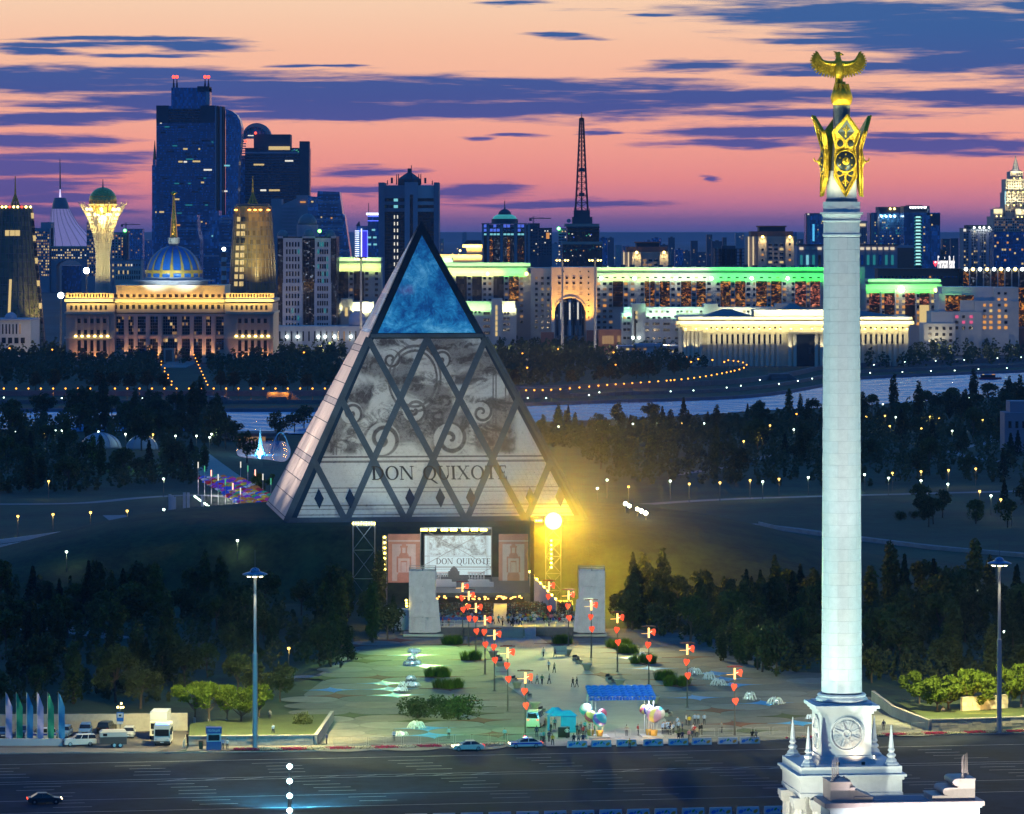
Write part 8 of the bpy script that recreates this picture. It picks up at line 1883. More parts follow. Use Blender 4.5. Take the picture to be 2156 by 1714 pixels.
t=thing('horse_trailer','two-axle horse trailer with dark sides and cream roof','trailer',cp(238,1573),rb);pbox(t,'lower_body',(-1.9,1.9,-.9,.9,.5,1.55),M('trailer_brown',(.05,.035,.035),.5,var=0));pbox(t,'upper_body',(-1.95,1.95,-.93,.93,1.55,2.2),paint,(.5,.47,.42));mb=MB();mb.add([(-1.95,-.95,2.2),(1.95,-.95,2.2),(1.95,.95,2.2),(-1.95,.95,2.2),(-1.6,-.5,2.55),(1.7,-.5,2.55),(1.7,.5,2.55),(-1.6,.5,2.55)],[(4,5,6,7),(0,1,5,4),(1,2,6,5),(2,3,7,6),(3,0,4,7)]);o=mb.build('roof',paint,t);o.color=(.55,.52,.46,1)
pbox(t,'window',(-1.5,-.9,-.945,-.93,1.7,2.05),m_cglass);pbox(t,'drawbar',(-3.2,-1.9,-.08,.08,.42,.54),m_trim)
for x in(.1,.95):[wheel(t,x,sy,.36)for sy in(-.98,.98)]
#roadside terraces, walls, flowers
m_blk=[M('wall_stone',(.40,.37,.31),.85,var=.2,scale=1.2),M('wall_stone_grey',(.33,.32,.29),.85,var=.2,scale=1.2),M('wall_stone_pale',(.46,.43,.37),.85,var=.15,scale=1.2)]
def stone_wall(label,a,b,h,rows,cap=True,nmax=140,bw=None):
 a,b=Vector(a),Vector(b);L=(b-a).length;an=math.atan2(b.y-a.y,b.x-a.x);t=thing('retaining_wall',label,'wall',(a.x,a.y,0),an)
 mb=MB();mb.box(0,L,0,.5,0,h-.02);mb.build('wall_core',m_conc,t);rh=h/rows;w=bw or rh*2.2;n=int(L/w);
 for j in range(rows):
  x=0
  while x<L-.05:
   ww=min(w*rnd.uniform(.75,1.25),L-x);e=rnd.uniform(.03,.1);mb=MB();mb.box(x+.012,x+ww-.012,-e,-.001,j*rh+.012,(j+1)*rh-.012);mb.build('stone',rnd.choice(m_blk),t);x+=ww
 if cap:mb=MB();mb.box(-.05,L+.05,-.14,.55,h-.02,h+.1);mb.build('coping',m_conc,t)
 return t
A,B,C,D=gp(397,1573.5),gp(660,1571.5),gp(699,1520),gp(563,1522)
stone_wall('rough stone retaining wall of the left planted terrace by the police booth',A.xy.to_3d(),B.xy.to_3d(),1.55,4,bw=1.3)
t=thing('sloping_wall','plain concrete side wall rising beside the walkway at the planted terrace','wall',(0,0,0));mb=MB();wall_line(mb,[B.xy+Vector((.3,.2)),C.xy],1.65,.5);mb.build('wall_panel',m_conc,t)
o=poly_sheet('terrace_lawn',[A.xy+Vector((.1,.5)),B.xy+Vector((0,.5)),C.xy,D.xy,gp(400,1540).xy],1.2,m_lawn2)
t=thing('rear_wall','long low concrete wall behind the car park','wall',(0,0,0));mb=MB();wall_line(mb,[gp(-20,1541).xy,gp(230,1540).xy,gp(395,1538).xy],2.6,.5)
mb.build('wall_panel',m_conc,t);poly_sheet('wood_floor',[gp(-20,1541).xy,gp(395,1538).xy,gp(395,1500).xy,gp(-20,1500).xy],.03,m_lawn2)
poly_sheet('car_park',[gp(-40,1590).xy,gp(360,1585.5).xy,gp(392,1578).xy,gp(398,1538).xy,gp(-40,1541).xy],.016,M('car_park_asphalt',(.11,.10,.095),.85,var=.3,scale=.3))
poly_sheet('pavement',[gp(-40,1587.5).xy,gp(330,1584.6).xy,gp(360,1577).xy,gp(135,1577).xy,gp(-40,1577).xy],.15,M('pavement_slabs',(.20,.18,.165),.85,var=.2,scale=.4));poly_sheet('pavement',[gp(392,1583).xy,gp(700,1579.5).xy,gp(690,1572).xy,gp(660,1571.5).xy,gp(397,1573.5).xy],.15,MATS['pavement_slabs'])
t=thing('flag_plinth','long low pale block wall under the six flags','wall',gp(65,1570),0);mb=MB();mb.box(-5.4,4.6,-.3,.3,.0,1.0);mb.build('block_wall',m_white,t)
A2,B2=gp(1962,1541),gp(2230,1532)
stone_wall('long rough stone retaining wall under the lamplit elms on the right',A2.xy.to_3d(),B2.xy.to_3d(),1.75,4,bw=1.4)
t=thing('sloping_wall','long concrete ramp wall running back from the right stone wall to the pedestal','wall',(0,0,0));mb=MB();wall_line(mb,[A2.xy+Vector((-.3,.2)),gp(1880,1510).xy,gp(1838,1478).xy],1.75,.5);mb.build('wall_panel',m_conc,t)
poly_sheet('terrace_lawn',[A2.xy+Vector((0,.5)),B2.xy+Vector((0,.5)),gp(2230,1490).xy,gp(1880,1490).xy],1.3,m_lawn2)
stone_wall('amber-lit curved stone wall behind the right elms',at(2026,1512,668).xy.to_3d(),at(2122,1512,672).xy.to_3d(),3.3,5,bw=1.1);area('amber_wall_light',Vector((at(2072,1512,663).x,663.5,2.0)),Vector((at(2072,1512,669).x,669.5,2.9)),900,(1,.60,.10),6.5,.3)
def flowers(name,pts,label,per=55):
 ln=smooth_line([p.xy for p in pts],8);mb=MB();k=0
 for i in range(len(ln)-1):
  for _ in range(per):
   p=ln[i].lerp(ln[i+1],rnd.random())+Vector((rnd.uniform(-.3,.3),rnd.uniform(.25,1.5)));s=rnd.uniform(.05,.12);m=0 if math.sin((p.x+p.y*.9)*.85)>-.1 else 1;m=2 if rnd.random()<.18 else m;z=.15+rnd.uniform(0,.25)
   mb.add([(p.x-s,p.y,z),(p.x,p.y-s,z+.03),(p.x+s,p.y,z),(p.x,p.y+s,z-.02),(p.x,p.y,z+.12)],[(0,1,4),(1,2,4),(2,3,4),(3,0,4)],m)
 o=mb.build(name,[M('petunia_magenta',(.45,.02,.10),.8,var=.2),M('petunia_cream',(.62,.58,.40),.8,var=.2),lf_mid]);tag(o,label,'flowers',kind='stuff')
flowers('flower_strip',[gp(492,1583),gp(700,1580.5),gp(900,1576),gp(1060,1572.5)],'strip of magenta and cream flowers along the left kerb',150)
flowers('flower_strip',[gp(1655,1559),gp(1860,1552),gp(2000,1548),gp(2180,1543)],'strip of magenta and cream flowers along the right kerb',150)
fl=[('lilac',(.45,.38,.62)),('green',(.02,.28,.16)),('blue',(.02,.20,.45)),('lilac',(.45,.38,.62)),('green',(.02,.28,.16)),('blue',(.02,.20,.45))]
for i,(x,(cn,c))in enumerate(zip((12,34,56,78,100,122.5),fl)):
 p=gp(x,1568);t=thing('banner_flag',f'tall {cn} feather banner, {"first second third fourth fifth sixth".split()[i]} in the row by the car park','flag',p,0,'banner flags by the car park');mb=MB();mb.cone((0,0,0),(0,0,7.6),.06,.035,6);mb.build('pole',m_rail,t);mb=MB();vs_=[]
 n=14
 for j in range(n+1):z=1.0+6.5*j/n;w=.95*(1-.75*max(0,(j-10)/4));vs_+=[(0.02,.02,z),(w*.5,.10*math.sin(j*.9+i),z-.1),(w,.15*math.sin(j*.7+i+1),z-.2)]
 fs=[q for j in range(n)for q in((3*j,3*j+1,3*j+4,3*j+3),(3*j+1,3*j+2,3*j+5,3*j+4))];mb.add(vs_,fs);o=mb.build('cloth',MC('flag_cloth',.7),t);o.color=(*c,1)
t=thing('police_booth','blue and white booth lettered ПОЛИЦИЯ at the left kerb','booth',gp(450,1578,.15),R(6));bl=M('booth_blue',(.01,.025,.22),.45,var=.05)
pbox(t,'base_panel',(-1.05,1.05,-.8,.8,0,1.2),bl);pbox(t,'cabin',(-1.0,1.0,-.76,.76,1.2,2.35),M('booth_white',(.55,.56,.6),.5,var=.05));pbox(t,'window',(-.8,.8,-.79,-.76,1.35,2.2),m_cglass);pbox(t,'sign_band',(-1.1,1.1,-.86,.86,2.35,3.2),bl)
me=text_mesh('ПОЛИЦИЯ',.44,.01);me.materials.clear();me.materials.append(M('sign_lettering',(.6,.6,.6),.5,var=0));o=mobj('lettering',me,t,(0,-.872,2.75),(R(90),0,0));o['kind']='stuff';o.scale=(1.7/max(.1,o.dimensions.x),1,1)
t=thing('sign_post','post with a cluster of warm lamps over a blue and white parking sign','sign',gp(253,1571),0);mb=MB();mb.cone((0,0,0),(0,0,6.4),.07,.05,6);mb.build('post',m_steel,t);pbox(t,'sign_plate',(-.5,.5,-.1,-.06,3.6,4.9),M('sign_blue',(.02,.14,.5),.4,var=0));pbox(t,'sign_panel',(-.38,.38,-.115,-.1,4.1,4.75),M('sign_panel_white',(.6,.6,.6),.5,var=0));pbox(t,'symbol',(-.18,.18,-.122,-.115,4.3,4.55),m_trim);pbox(t,'sub_plate',(-.42,.42,-.1,-.06,3.2,3.52),MATS['sign_panel_white'])
for k in range(5):a=R(72*k);mb=MB();mb.sph((0,0,0),.16,8);o=mb.build('lamp',E('warm_globe',(1,.7,.25),8),t);o.location=(.42*math.cos(a),.42*math.sin(a),5.6+.5*(k==1))
t=thing('waste_bin','dark green round waste bin beside the police booth','bin',gp(423,1577,.15));mb=MB();mb.lathe([(.28,0),(.34,1.0),(.3,1.05)],14);mb.build('bin_body',M('bin_green',(.02,.06,.04),.6,var=0),t);mb=MB();mb.lathe([(.36,1.05),(.3,1.2),(.02,1.26)],14);mb.build('lid',m_trim,t)
#printed road barriers and crowd fences
bar_w=M('barrier_white',(.58,.58,.6),.6,var=.08);pr=[M('print_blue',(.02,.2,.6),.6,var=0),M('print_green',(.05,.3,.08),.6,var=0),M('print_orange',(.7,.3,.03),.6,var=0)]
b0=thing('road_barrier','barrier','barrier');mb=MB();mb.add([(-1.45,-.3,0),(1.45,-.3,0),(1.45,.3,0),(-1.45,.3,0),(-1.4,-.16,.95),(1.4,-.16,.95),(1.4,.16,.95),(-1.4,.16,.95)],[(4,5,6,7),(0,1,5,4),(1,2,6,5),(2,3,7,6),(3,0,4,7)]);mb.build('block',bar_w,b0)
for(x,z,a,b,rt,m)in((-.95,.4,.34,.22,20,0),(-.45,.55,.2,.12,50,0),(.0,.6,.26,.13,40,1),(.35,.5,.2,.1,-50,0),(.95,.4,.34,.2,30,2)):
 mb=MB();q=[(a*math.cos(R(k*30)),b*math.sin(R(k*30)))for k in range(12)];q=[(u*math.cos(R(rt))-v*math.sin(R(rt)),u*math.sin(R(rt))+v*math.cos(R(rt)))for u,v in q];mb.add([(x+u,-.3+.147*(z+v)-.006,z+v)for u,v in q],[tuple(range(12))]);mb.build('printed_oval',pr[m],b0)
tb_=tree_of(b0)
for i,x in enumerate((139,336,543,760,965,1157,1370,1550)):
 p=gp(*z5(x,1268-i*4.5),.02);dup(tb_,(p.x,p.y,.02),rb,f'white barrier with coloured ovals, {"first second third fourth fifth sixth seventh eighth".split()[i]} from the left at the far kerb',group='printed barriers at the far kerb')
for i in range(20):
 p=rp(-24.0+i*3.55,77.0+i*.02);dup(tb_,(p.x,p.y,.02),rb,'white barrier with coloured ovals in the long row at the near kerb',group='printed barriers in the near row')
for i,(x,y)in enumerate(((1838,1150),(2075,1150))):p=gp(*z6(x+70,y+18));
for o in[b0]+[c for c,_ in tb_[1]]:bpy.data.objects.remove(o)
f0=MB()
for z in(.12,1.08):f0.cone((-1.15,0,z),(1.15,0,z),.022,.022,5)
for x in(-1.15,1.15):f0.cone((x,0,0),(x,0,1.08),.022,.022,5);f0.box(x-.03,x+.03,-.3,.3,0,.03)
for k in range(16):x=-1.1+2.2*k/15;f0.cone((x,0,.12),(x,0,1.08),.01,.01,4)
fme=f0.mesh('crowd_fence',m_rail);nf=0
for(a,b,lab)in(((700,1570),(1175,1558),'steel crowd fence section left of the blue tent'),((1290,1552),(1420,1551),'steel crowd fence section under the balloon arch'),((1470,1551),(1700,1544),'steel crowd fence section on the right of the square'),((1850,1542),(1950,1536),'steel crowd fence section right of the pedestal'),((385,1577),(392,1560),'steel crowd fence section near the white bus'),((664,1571),(700,1564),'steel crowd fence section at the sloping wall')):
 A_,B_=gp(*a,PZL),gp(*b,PZL);L=(B_-A_).length;n=max(1,int(L/2.5))
 for k in range(n):p=A_.lerp(B_,(k+.5)/n);o=mobj('crowd_fence',fme,None,(p.x,p.y,PZL+.004 if a[0]>395 else.02),(0,0,math.atan2(B_.y-A_.y,B_.x-A_.x)+rnd.uniform(-.04,.04)));tag(o,lab,'fence','crowd fence sections: '+lab[26:])
#benches, pots, boards, tent
pot=MB();pot.lathe([(.45,0),(.5,.1),(.75,.8),(.9,.95),(.92,1.1),(.8,1.12),(.7,.95),(.01,.9)],18);pot_me=pot.mesh('planter',M('planter_stone',(.46,.42,.32),.7,var=.12),True)
for(q,xy)in((z4,(1440,400)),(z4,(1590,580)),(z4,(1755,765)),(z4,(1855,905)),(z4,(2040,285)),(z5,(60,520)),(z5,(220,640)),(z5,(487,770)),(z5,(770,915)),(z4,(1375,300))):p=gp(*q(*xy),PZL);o=mobj('planter',pot_me,None,(p.x,p.y,PZL+.04));tag(o,'round pale stone planter bowl on the '+('left' if q is z4 and xy[0]<1900 else 'right')+' edge of the walkway','planter','stone planters '+('left' if q is z4 and xy[0]<1900 else 'right'))
for(q,xy)in((z4,(1430,330)),(z4,(1450,370)),(z4,(1570,520)),(z4,(1690,665)),(z4,(1815,800)),(z5,(130,560)),(z5,(155,585)),(z5,(400,720)),(z5,(420,745)),(z5,(885,1015)),(z4,(2125,330))):
 p=gp(*q(*xy),PZL);t=thing('bench','dark bench with pale end blocks beside the walkway, '+('left edge' if q is z4 and xy[0]<1900 else 'right edge'),'bench',(p.x,p.y,PZL+.04),R(70),'benches '+('left' if q is z4 and xy[0]<1900 else 'right'));pbox(t,'seat',(-.9,.9,-.25,.25,.42,.5),m_trim);pbox(t,'backrest',(-.9,.9,.22,.28,.55,.95),m_trim)
 for s in(-.95,.95):pbox(t,'end_block',(s-.07,s+.07,-.28,.28,0,.6),m_conc)
for(q,xy,lab)in((z4,(1452,480),'white notice board beside the left lamp row'),(z4,(1978,292),'white notice board at the top of the walkway')):p=gp(*q(*xy),PZL);t=thing('notice_board',lab,'sign',(p.x,p.y,PZL+.04));pbox(t,'board',(-1.15,1.15,-.05,.05,.25,1.75),M('board_white',(.5,.55,.52),.6,var=.1));pbox(t,'print_line',(-.9,.9,-.056,-.05,.8,1.0),m_grey);[pbox(t,'leg',(s-.03,s+.03,-.04,.04,0,.25),m_trim)for s in(-1,1)]
m_tb=M('tent_blue',(.01,.28,.62),.6,var=.1,scale=1.5);t=thing('market_tent','bright blue box tent with peaked double roof near the ambulance','tent',gp(1183,1541,PZL)+Vector((0,0,.01)),R(8));pbox(t,'side_wall',(-.4,1.9,-1.6,-1.55,0,2.5),m_tb);pbox(t,'side_wall',(1.85,1.9,-1.55,1.8,0,2.5),m_tb);pbox(t,'side_wall',(-1.9,-1.85,-.4,1.8,0,2.4),m_tb)
for(x0,x1,y0,y1,z,hh)in((-2.0,2.1,-1.75,.2,2.5,.75),(-2.2,.6,.25,2.2,2.7,.8)):
 mb=MB();cx_,cy_=(x0+x1)/2,(y0+y1)/2;mb.add([(x0,y0,z),(x1,y0,z),(x1,y1,z),(x0,y1,z),(x0+.9,cy_,z+hh),(x1-.9,cy_,z+hh)],[(0,1,5,4),(1,2,5),(2,3,4,5),(3,0,4),(0,3,2,1)]);mb.build('roof',m_tb,t)
for x,y in((-1.9,-1.6),(-1.9,1.8),(1.9,-1.6),(1.9,1.8)):mb=MB();mb.cone((x,y,0),(x,y,2.5),.04,.04,5);mb.build('pole',m_rail,t)
t=thing('equipment_case','black wheeled case beside the blue tent','case',gp(*z5(40,1190),PZL)+Vector((0,0,.01)));pbox(t,'case',(-1.0,.7,-.4,.4,.1,1.5),m_trim);pbox(t,'lid',(-1.03,.73,-.43,.43,1.5,1.58),m_steel)
#balloon arch with the blue canopy
t=thing('festival_arch','white truss arch with blue scalloped canopy and balloon clusters','arch',gp(1308,1551,PZL)+Vector((0,0,.01)),R(6));m_can=M('canopy_blue',(.01,.10,.52),.4,var=.3,scale=1.2);e_wh=E('led_white',(.8,.85,1),3.5)
for x in(-4.6,-3.9,3.9,4.6):
 for y in(-1.2,3.4):
  mb=MB();mb.cone((x,y,.25),(x,y,6.0),.07,.07,5);mb.build('post',m_white,t)
for y in(-1.2,3.4):mb=MB();mb.box(-4.65,4.65,y-.06,y+.06,5.7,5.85);mb.build('beam',m_white,t);mb=MB();mb.box(-4.2,4.2,y-.14,y-.07,5.6,5.68);mb.build('led_strip',e_wh,t)
for i in range(10):
 for j in range(5):
  mb=MB();x0,y0=-4.9+i*.98,-1.6+j*1.1;z0=5.95+j*.22;n=4
  vs_=[(x0+.98*a/n,y0+1.1*b/n,z0+.22*b/n+.16*math.sin(math.pi*a/n)+.10*math.sin(math.pi*b/n))for b in range(n+1)for a in range(n+1)]
  mb.add(vs_,[(b*5+a,b*5+a+1,b*5+a+6,b*5+a+5)for a in range(n)for b in range(n)]);mb.build('canopy_panel',m_can,t)
for i in range(20):mb=MB();mb.lathe([(.24,0),(.24,.35),(.12,.5)],8,c=(-4.66+i*.49,-1.62));o=mb.build('valance',m_can,t);o.location=(0,0,5.5)
bc=[(.55,.55,.6),(.6,.55,.15),(.05,.4,.5),(.5,.1,.15),(.1,.1,.5),(.5,.3,.5)]
for k,(x,y,z,r)in enumerate(((-5.1,1.0,3.9,.95),(-4.6,-.6,3.0,.95),(-3.4,-1.7,2.75,1.05),(-2.9,-.8,3.5,.7),(4.0,-.8,3.9,.8),(4.6,-1.9,3.3,1.1),(5.4,-.6,3.4,1.0),(3.4,.6,3.9,.7))):
 mb=MB();mb.sph((0,0,0),r,20);o=mb.build('balloon',MC('balloon_skin',.35),t,True);o.location=(x,y,z);o.color=(*bc[k%6],1)
 mb=MB();mb.lathe([(r*1.005*math.cos(R(a)),r*1.005*math.sin(R(a)))for a in range(-12,26,6)],20,cap=False);o=mb.build('balloon_band',MC('balloon_skin',.35),t,True);o.location=(x,y,z);o.rotation_euler=(R(35),R(20*k),0);o.color=(*bc[(k+2)%6],1)
 if k in(1,2,4,5):
  mb=MB();mb.lathe([(.42,.3),(.55,1.1),(.5,1.15)],12);o=mb.build('basket',M('basket_wicker',(.55,.33,.08),.7,var=.25,scale=3),t);o.location=(x,y,0)
  for a in range(4):mb=MB();c_,s_=math.cos(R(45+90*a)),math.sin(R(45+90*a));mb.cone((x+.45*c_,y+.45*s_,1.1),(x+r*.8*c_,y+r*.8*s_,z-r*.5),.03,.03,4);mb.build('rope',m_white,t)
for x in(-3.6,4.4):mb=MB();mb.box(x-1.6,x+1.6,-2.6,1.2,0,.25);mb.build('platform',m_white,t)
tp=t.location
for x in(-3.8,4.2):area('arch_light',(tp.x+x,tp.y-.4,5.4),(tp.x+x,tp.y-.8,0),420,(.72,.75,1),2.4,2.0)
spot('canopy_light',(tp.x,tp.y-7,9.5),(tp.x,tp.y,6),700,(.6,.75,1),90);point('basket_light',(tp.x-3,tp.y-3,1.6),120,(1,.6,.2));point('basket_light',(tp.x+4,tp.y-3,1.6),120,(1,.6,.2))
#lamps, fountains, park furniture, air
e_hred=E('heart_red',(1,.085,.02),1.35);e_tube=E('tube_yellow',(1,.55,.15),3.2);m_post=M('post_grey',(.13,.12,.11),.5,.4,var=.1);m_rotor=M('rotor_red',(.20,.035,.04),.5,var=0)
hl=thing('heart_lamp_post','lamp','lamp post');mb=MB();mb.lathe([(.28,0),(.28,.08),(.14,.14),(.12,2.5),(.085,2.6),(.08,8.2)],8);mb.build('post',m_post,hl);mb=MB();mb.cone((0,0,8.2),(0,0,9.8),.15,.15,8);mb.build('light_tube',e_tube,hl)
mb=MB();mb.box(-1.15,1.15,-.09,.09,9.95,10.12);mb.cone((0,0,9.8),(0,0,10.0),.05,.05,5);mb.box(-.7,.7,-.2,.2,10.12,10.2);mb.build('top_bar',m_rotor,hl);mb=MB();mb.cone((0,0,8.9),(-1.2,0,8.85),.03,.03,5);mb.build('side_bar',e_tube,hl)
hp=[(math.sin(R(a))**3*.5,(.8125*math.cos(R(a))-.3125*math.cos(R(2*a))-.125*math.cos(R(3*a))-.0625*math.cos(R(4*a)))*.6)for a in range(0,360,15)]
for(x,z,an)in((.72,9.15,25),(-.12,7.1,-8),(.1,5.0,10)):
 mb=MB();c_,s_=math.cos(R(an)),math.sin(R(an));mb.prismy([(u*c_-v*s_,u*s_+v*c_)for u,v in hp][::-1],-.16,.16);o=mb.build('heart',e_hred,hl);o.location=(x,-.05,z);o.rotation_euler=(0,0,R(38 if x<0 else-42))
mb=MB();mb.cone((.05,0,9.0),(.95,-.1,9.45),.06,.06,5);mb.build('heart_tube',E('tube_rose',(1,.4,.28),3),hl)
th_=tree_of(hl);O9='nearest second third fourth fifth sixth seventh'.split()
for row,ps in(('left',[(1106,1558),(1069,1498),(1041,1455),(1021,1420),(1002,1390),(987,1361),(974,1341)]),('right',[(1547,1548),(1447,1490),(1366,1450),(1300,1415),(1245,1385),(1197,1360),(1156,1338)])):
 for i,(x,y)in enumerate(ps):p=gp(x,y,PZL);dup(th_,(p.x,p.y,PZL+.04),R(rnd.uniform(-10,10)),f'red heart lamp post, {O9[i]} from the road in the {row} row',group=f'heart lamp posts, {row} row')
for o in[hl]+[c for c,_ in th_[1]]:bpy.data.objects.remove(o)
m_disc=M('saucer_metal',(.12,.22,.36),.3,.6,var=.1)
for(x,y,yt_,lab)in((537,1578,1213,'tall saucer-topped lamp mast on the left, beside the police booth trees'),(2104,1542,1190,'tall saucer-topped lamp mast on the right, before the stone wall')):
 p=gp(x,y,.15);k=p.y/FD;t=thing('saucer_lamp_mast',lab,'lamp post',p);zt_=H-(yt_-HY)*k;mb=MB();mb.lathe([(.5,0),(.36,.1),(.34,zt_*.55),(.24,zt_*.56),(.2,zt_-.6),(.34,zt_-.3)],10);mb.build('mast',M('mast_steel',(.42,.41,.40),.55,.2,var=.06),t)
 mb=MB();mb.lathe([(.4,zt_-.15),(1.3,zt_-.12),(1.8,zt_+.08),(1.82,zt_+.16),(1.3,zt_+.36),(.75,zt_+.52)],28);mb.build('saucer',m_disc,t,True);mb=MB();mb.sph((0,0,zt_+.5),.72,18,0,(1,1,.8),True);mb.build('dome',m_disc,t,True);mb=MB();mb.cone((0,0,zt_+1.0),(0,0,zt_+3.6),.05,.02,5);mb.build('lightning_rod',m_steel,t)
 for q in range(6):a=R(60*q+30);mb=MB();mb.sph((0,0,0),.5,10,0,(.75,.45,.16));o=mb.build('lamp',E('saucer_lamp',(1,.86,.5),12),t);o.location=(1.0*math.cos(a),1.0*math.sin(a),zt_-.2);o.rotation_euler=(0,0,a+R(90))
 [spot('saucer_light',(p.x+1.7*a_,p.y+1.7*b_,zt_-.5),(p.x+23*a_,p.y+23*b_,0),pw_,(1,.88,.36),90,.6,.5)for a_,b_,pw_ in((-1,0,5.5e4),(1,0,5.5e4),(0,-1,2.5e4),(0,1,1.3e5))];spot('mast_light',(p.x,p.y-1.2,zt_-.5),(p.x,p.y,zt_-10),2600,(1,.88,.55),40,.8,.2)
pm_=at(610,1613,560);t=thing('floodlight_mast','mast with four dazzling blue-white floodlights stacked above the near lanes','lamp post',(pm_.x,pm_.y,0));mb=MB();mb.lathe([(.25,0),(.14,pm_.z+.5)],8);mb.build('mast',m_trim,t)
for q in range(4):mb=MB();mb.sph((0,0,0),.32,14);o=mb.build('floodlight',E('dazzling_cyan',(.6,.95,1),45),t);o.location=(0,-.35,pm_.z-q*31*560/FD);mb=MB();mb.box(-.5,.5,-.1,.2,-.12,.12);o=mb.build('bracket',m_trim,t);o.location=(0,0,pm_.z-q*31*560/FD)
spot('road_floodlight',(pm_.x,pm_.y+.4,pm_.z),gp(640,1655),70000,(.12,.75,1),110,.9,.4)
def z8(x,y):return((x/2.837)/Q,(y/2.837+820)/Q)
def z9(x,y):return((x/2.629+1240)/Q,(y/2.629+820)/Q)
def z10(x,y):return((x/3.173+2000)/Q,(y/3.173+820)/Q)
e_pk={'white':E('park_white',(.72,1,.80),6),'warm':E('park_warm',(1,.60,.10),4),'orange':E('park_orange',(1,.36,.03),4.5)}
LP={}
for k,m in e_pk.items():
 t=thing('park_lamp','lamp','lamp');mb=MB();mb.cone((0,0,0),(0,0,4.8),.09,.06,6);mb.build('post',m_post,t);mb=MB();mb.sph((0,0,5.05),.34,10);mb.build('globe',m,t);mb=MB();mb.lathe([(.36,5.3),(.05,5.45)],8);mb.build('cap',m_post,t);LP[k]=tree_of(t)
def park(px,py,k,where,hgt=5.05,sc=1.0):
 d=FD*(H-hgt*sc)/(py-HY);X=(px-CX)*d/FD
 if d<1700 and k!='orange':point('park_light',(X,d-.5,hill_z(X,d)+4.6*sc),260,{'white':(.75,1,.7),'warm':(1,.7,.2)}[k],.2)
 dup(LP[k],(X,d,hill_z(X,d)),rnd.uniform(0,6),f'{k} park lamp {where}',scale=sc,group=f'{k} park lamps {where}')
for(x,y,k)in((113,738,'white'),(157,745,'white'),(318,747,'warm'),(393,727,'white'),(440,727,'white'),(513,745,'warm'),(698,735,'white'),(890,752,'white'),(1085,755,'warm'),(1245,765,'white'),(1393,765,'white'),(1487,775,'white'),(1500,752,'white')):park(*z8(x,y),k,'in the park by the left river bank')
for(x,y,k)in((127,1335,'warm'),(376,1322,'warm'),(642,1308,'warm'),(902,1297,'warm'),(1162,1287,'white'),(1412,1275,'warm'),(1472,1280,'warm'),(345,1087,'warm'),(1160,1070,'white')):park(*z8(x,y),k,'along the path left of the pyramid')
for(x,y,k)in((411,648,'white'),(740,635,'white'),(900,630,'white'),(1062,627,'white'),(1218,627,'warm'),(1368,627,'white'),(1664,631,'white'),(1801,640,'warm'),(1957,667,'white'),(1628,744,'warm'),(1751,724,'warm'),(660,668,'white'),(750,685,'white'),(1975,565,'orange')):park(*z9(x,y),k,'among the trees of the right river bank')
for(x,y,k)in((666,1053,'white'),(871,1043,'warm'),(1145,1005,'white'),(1270,1024,'warm'),(1472,1016,'warm'),(1670,1001,'warm'),(1753,1010,'white'),(1860,992,'warm'),(730,998,'white')):park(*z9(x,y),k,'along the curved path right of the pyramid')
for(x,y,k)in((526,703,'warm'),(674,696,'warm'),(758,707,'white'),(1028,702,'warm'),(1105,718,'warm'),(1372,711,'white'),(1448,727,'warm'),(712,778,'warm'),(963,797,'warm'),(1207,816,'white'),(658,604,'white'),(980,582,'white'),(1345,555,'white')):park(*z10(x,y),k,'in the trees right of the column')
for(x,y,k)in((733,1150,'warm'),(960,1138,'warm'),(1178,1128,'warm'),(1394,1116,'warm'),(703,1190,'white'),(960,1210,'white'),(1173,1238,'white'),(1425,1295,'warm'),(1515,1330,'white'),(1593,1360,'warm'),(1680,1415,'white'),(512,1162,'white'),(66,1185,'white')):park(*z10(x,y),k,'on the lawns right of the column')
for(x,y,k)in((608,1365,'warm'),(500,1215,'white'),(1597,1263,'white'),(140,1215,'white'),(2115,1330,'white')):park(x,y,k,'inside the dark woods by the square',sc=.8)
for i in range(27):park(8+i*26,818,'orange','in the riverside row left of the pyramid',sc=1.1)
rr_=smooth_line([(1090,822),(1170,820),(1260,812),(1340,806),(1420,800),(1480,793),(1530,784),(1562,776),(1572,768),(1560,762),(1530,758)],9)
acc=0;last=rr_[0]
for p in rr_:
 if(p-last).length>(15 if p.x<1400 else 8):park(p.x,p.y,'orange','in the riverside row right of the pyramid',sc=1.1);last=p
for(x,y)in((1111,838),(1150,838),(1240,832),(1262,826),(1150+262,824),(1460,822),(1530,816),(1560,812),(1600,800),(1640,808),(1680,802),(1710,797),(1760,790),(1832,785),(1900,783),(1960,781),(2010,780),(2060,777),(2120,775),(1840,768),(1905,762),(1970,760),(2030,758),(2100,754),(2150,752),(8,837),(130,838),(190,838),(300,838)):park(x,y,'white','on the far river bank terraces',sc=.9)
for sgn in(0,1):
 for i in range(11):f=i/10;park((327+36*f+(2 if i%2 else-2))if not sgn else(405+32*f),740+70*f,'orange','down the '+('left' if not sgn else 'right')+' side of the palace steps',sc=.9)
for(x,y)in((1100,744),(1175,735),(1110,774),(1292,742),(1296,768),(1445,752),(1470,756),(1500,758),(1455,762),(1525,762),(110,736),(705,724),(835,724),(640,742),(20,733)):park(x,y,'orange','in the far woods below the city',sc=1.3)
for k in LP:
 for o in[LP[k][0]]+[c for c,_ in LP[k][1]]:bpy.data.objects.remove(o)
t=thing('palace_steps','pale garden steps with red and yellow flower carpet below the palace','stairs',gp(372,770));k=t.location.y/FD
for i in range(7):pbox(t,'step',(-30*k,30*k,i*22-40,i*22-22,.02,.35+.12*i),m_conc)
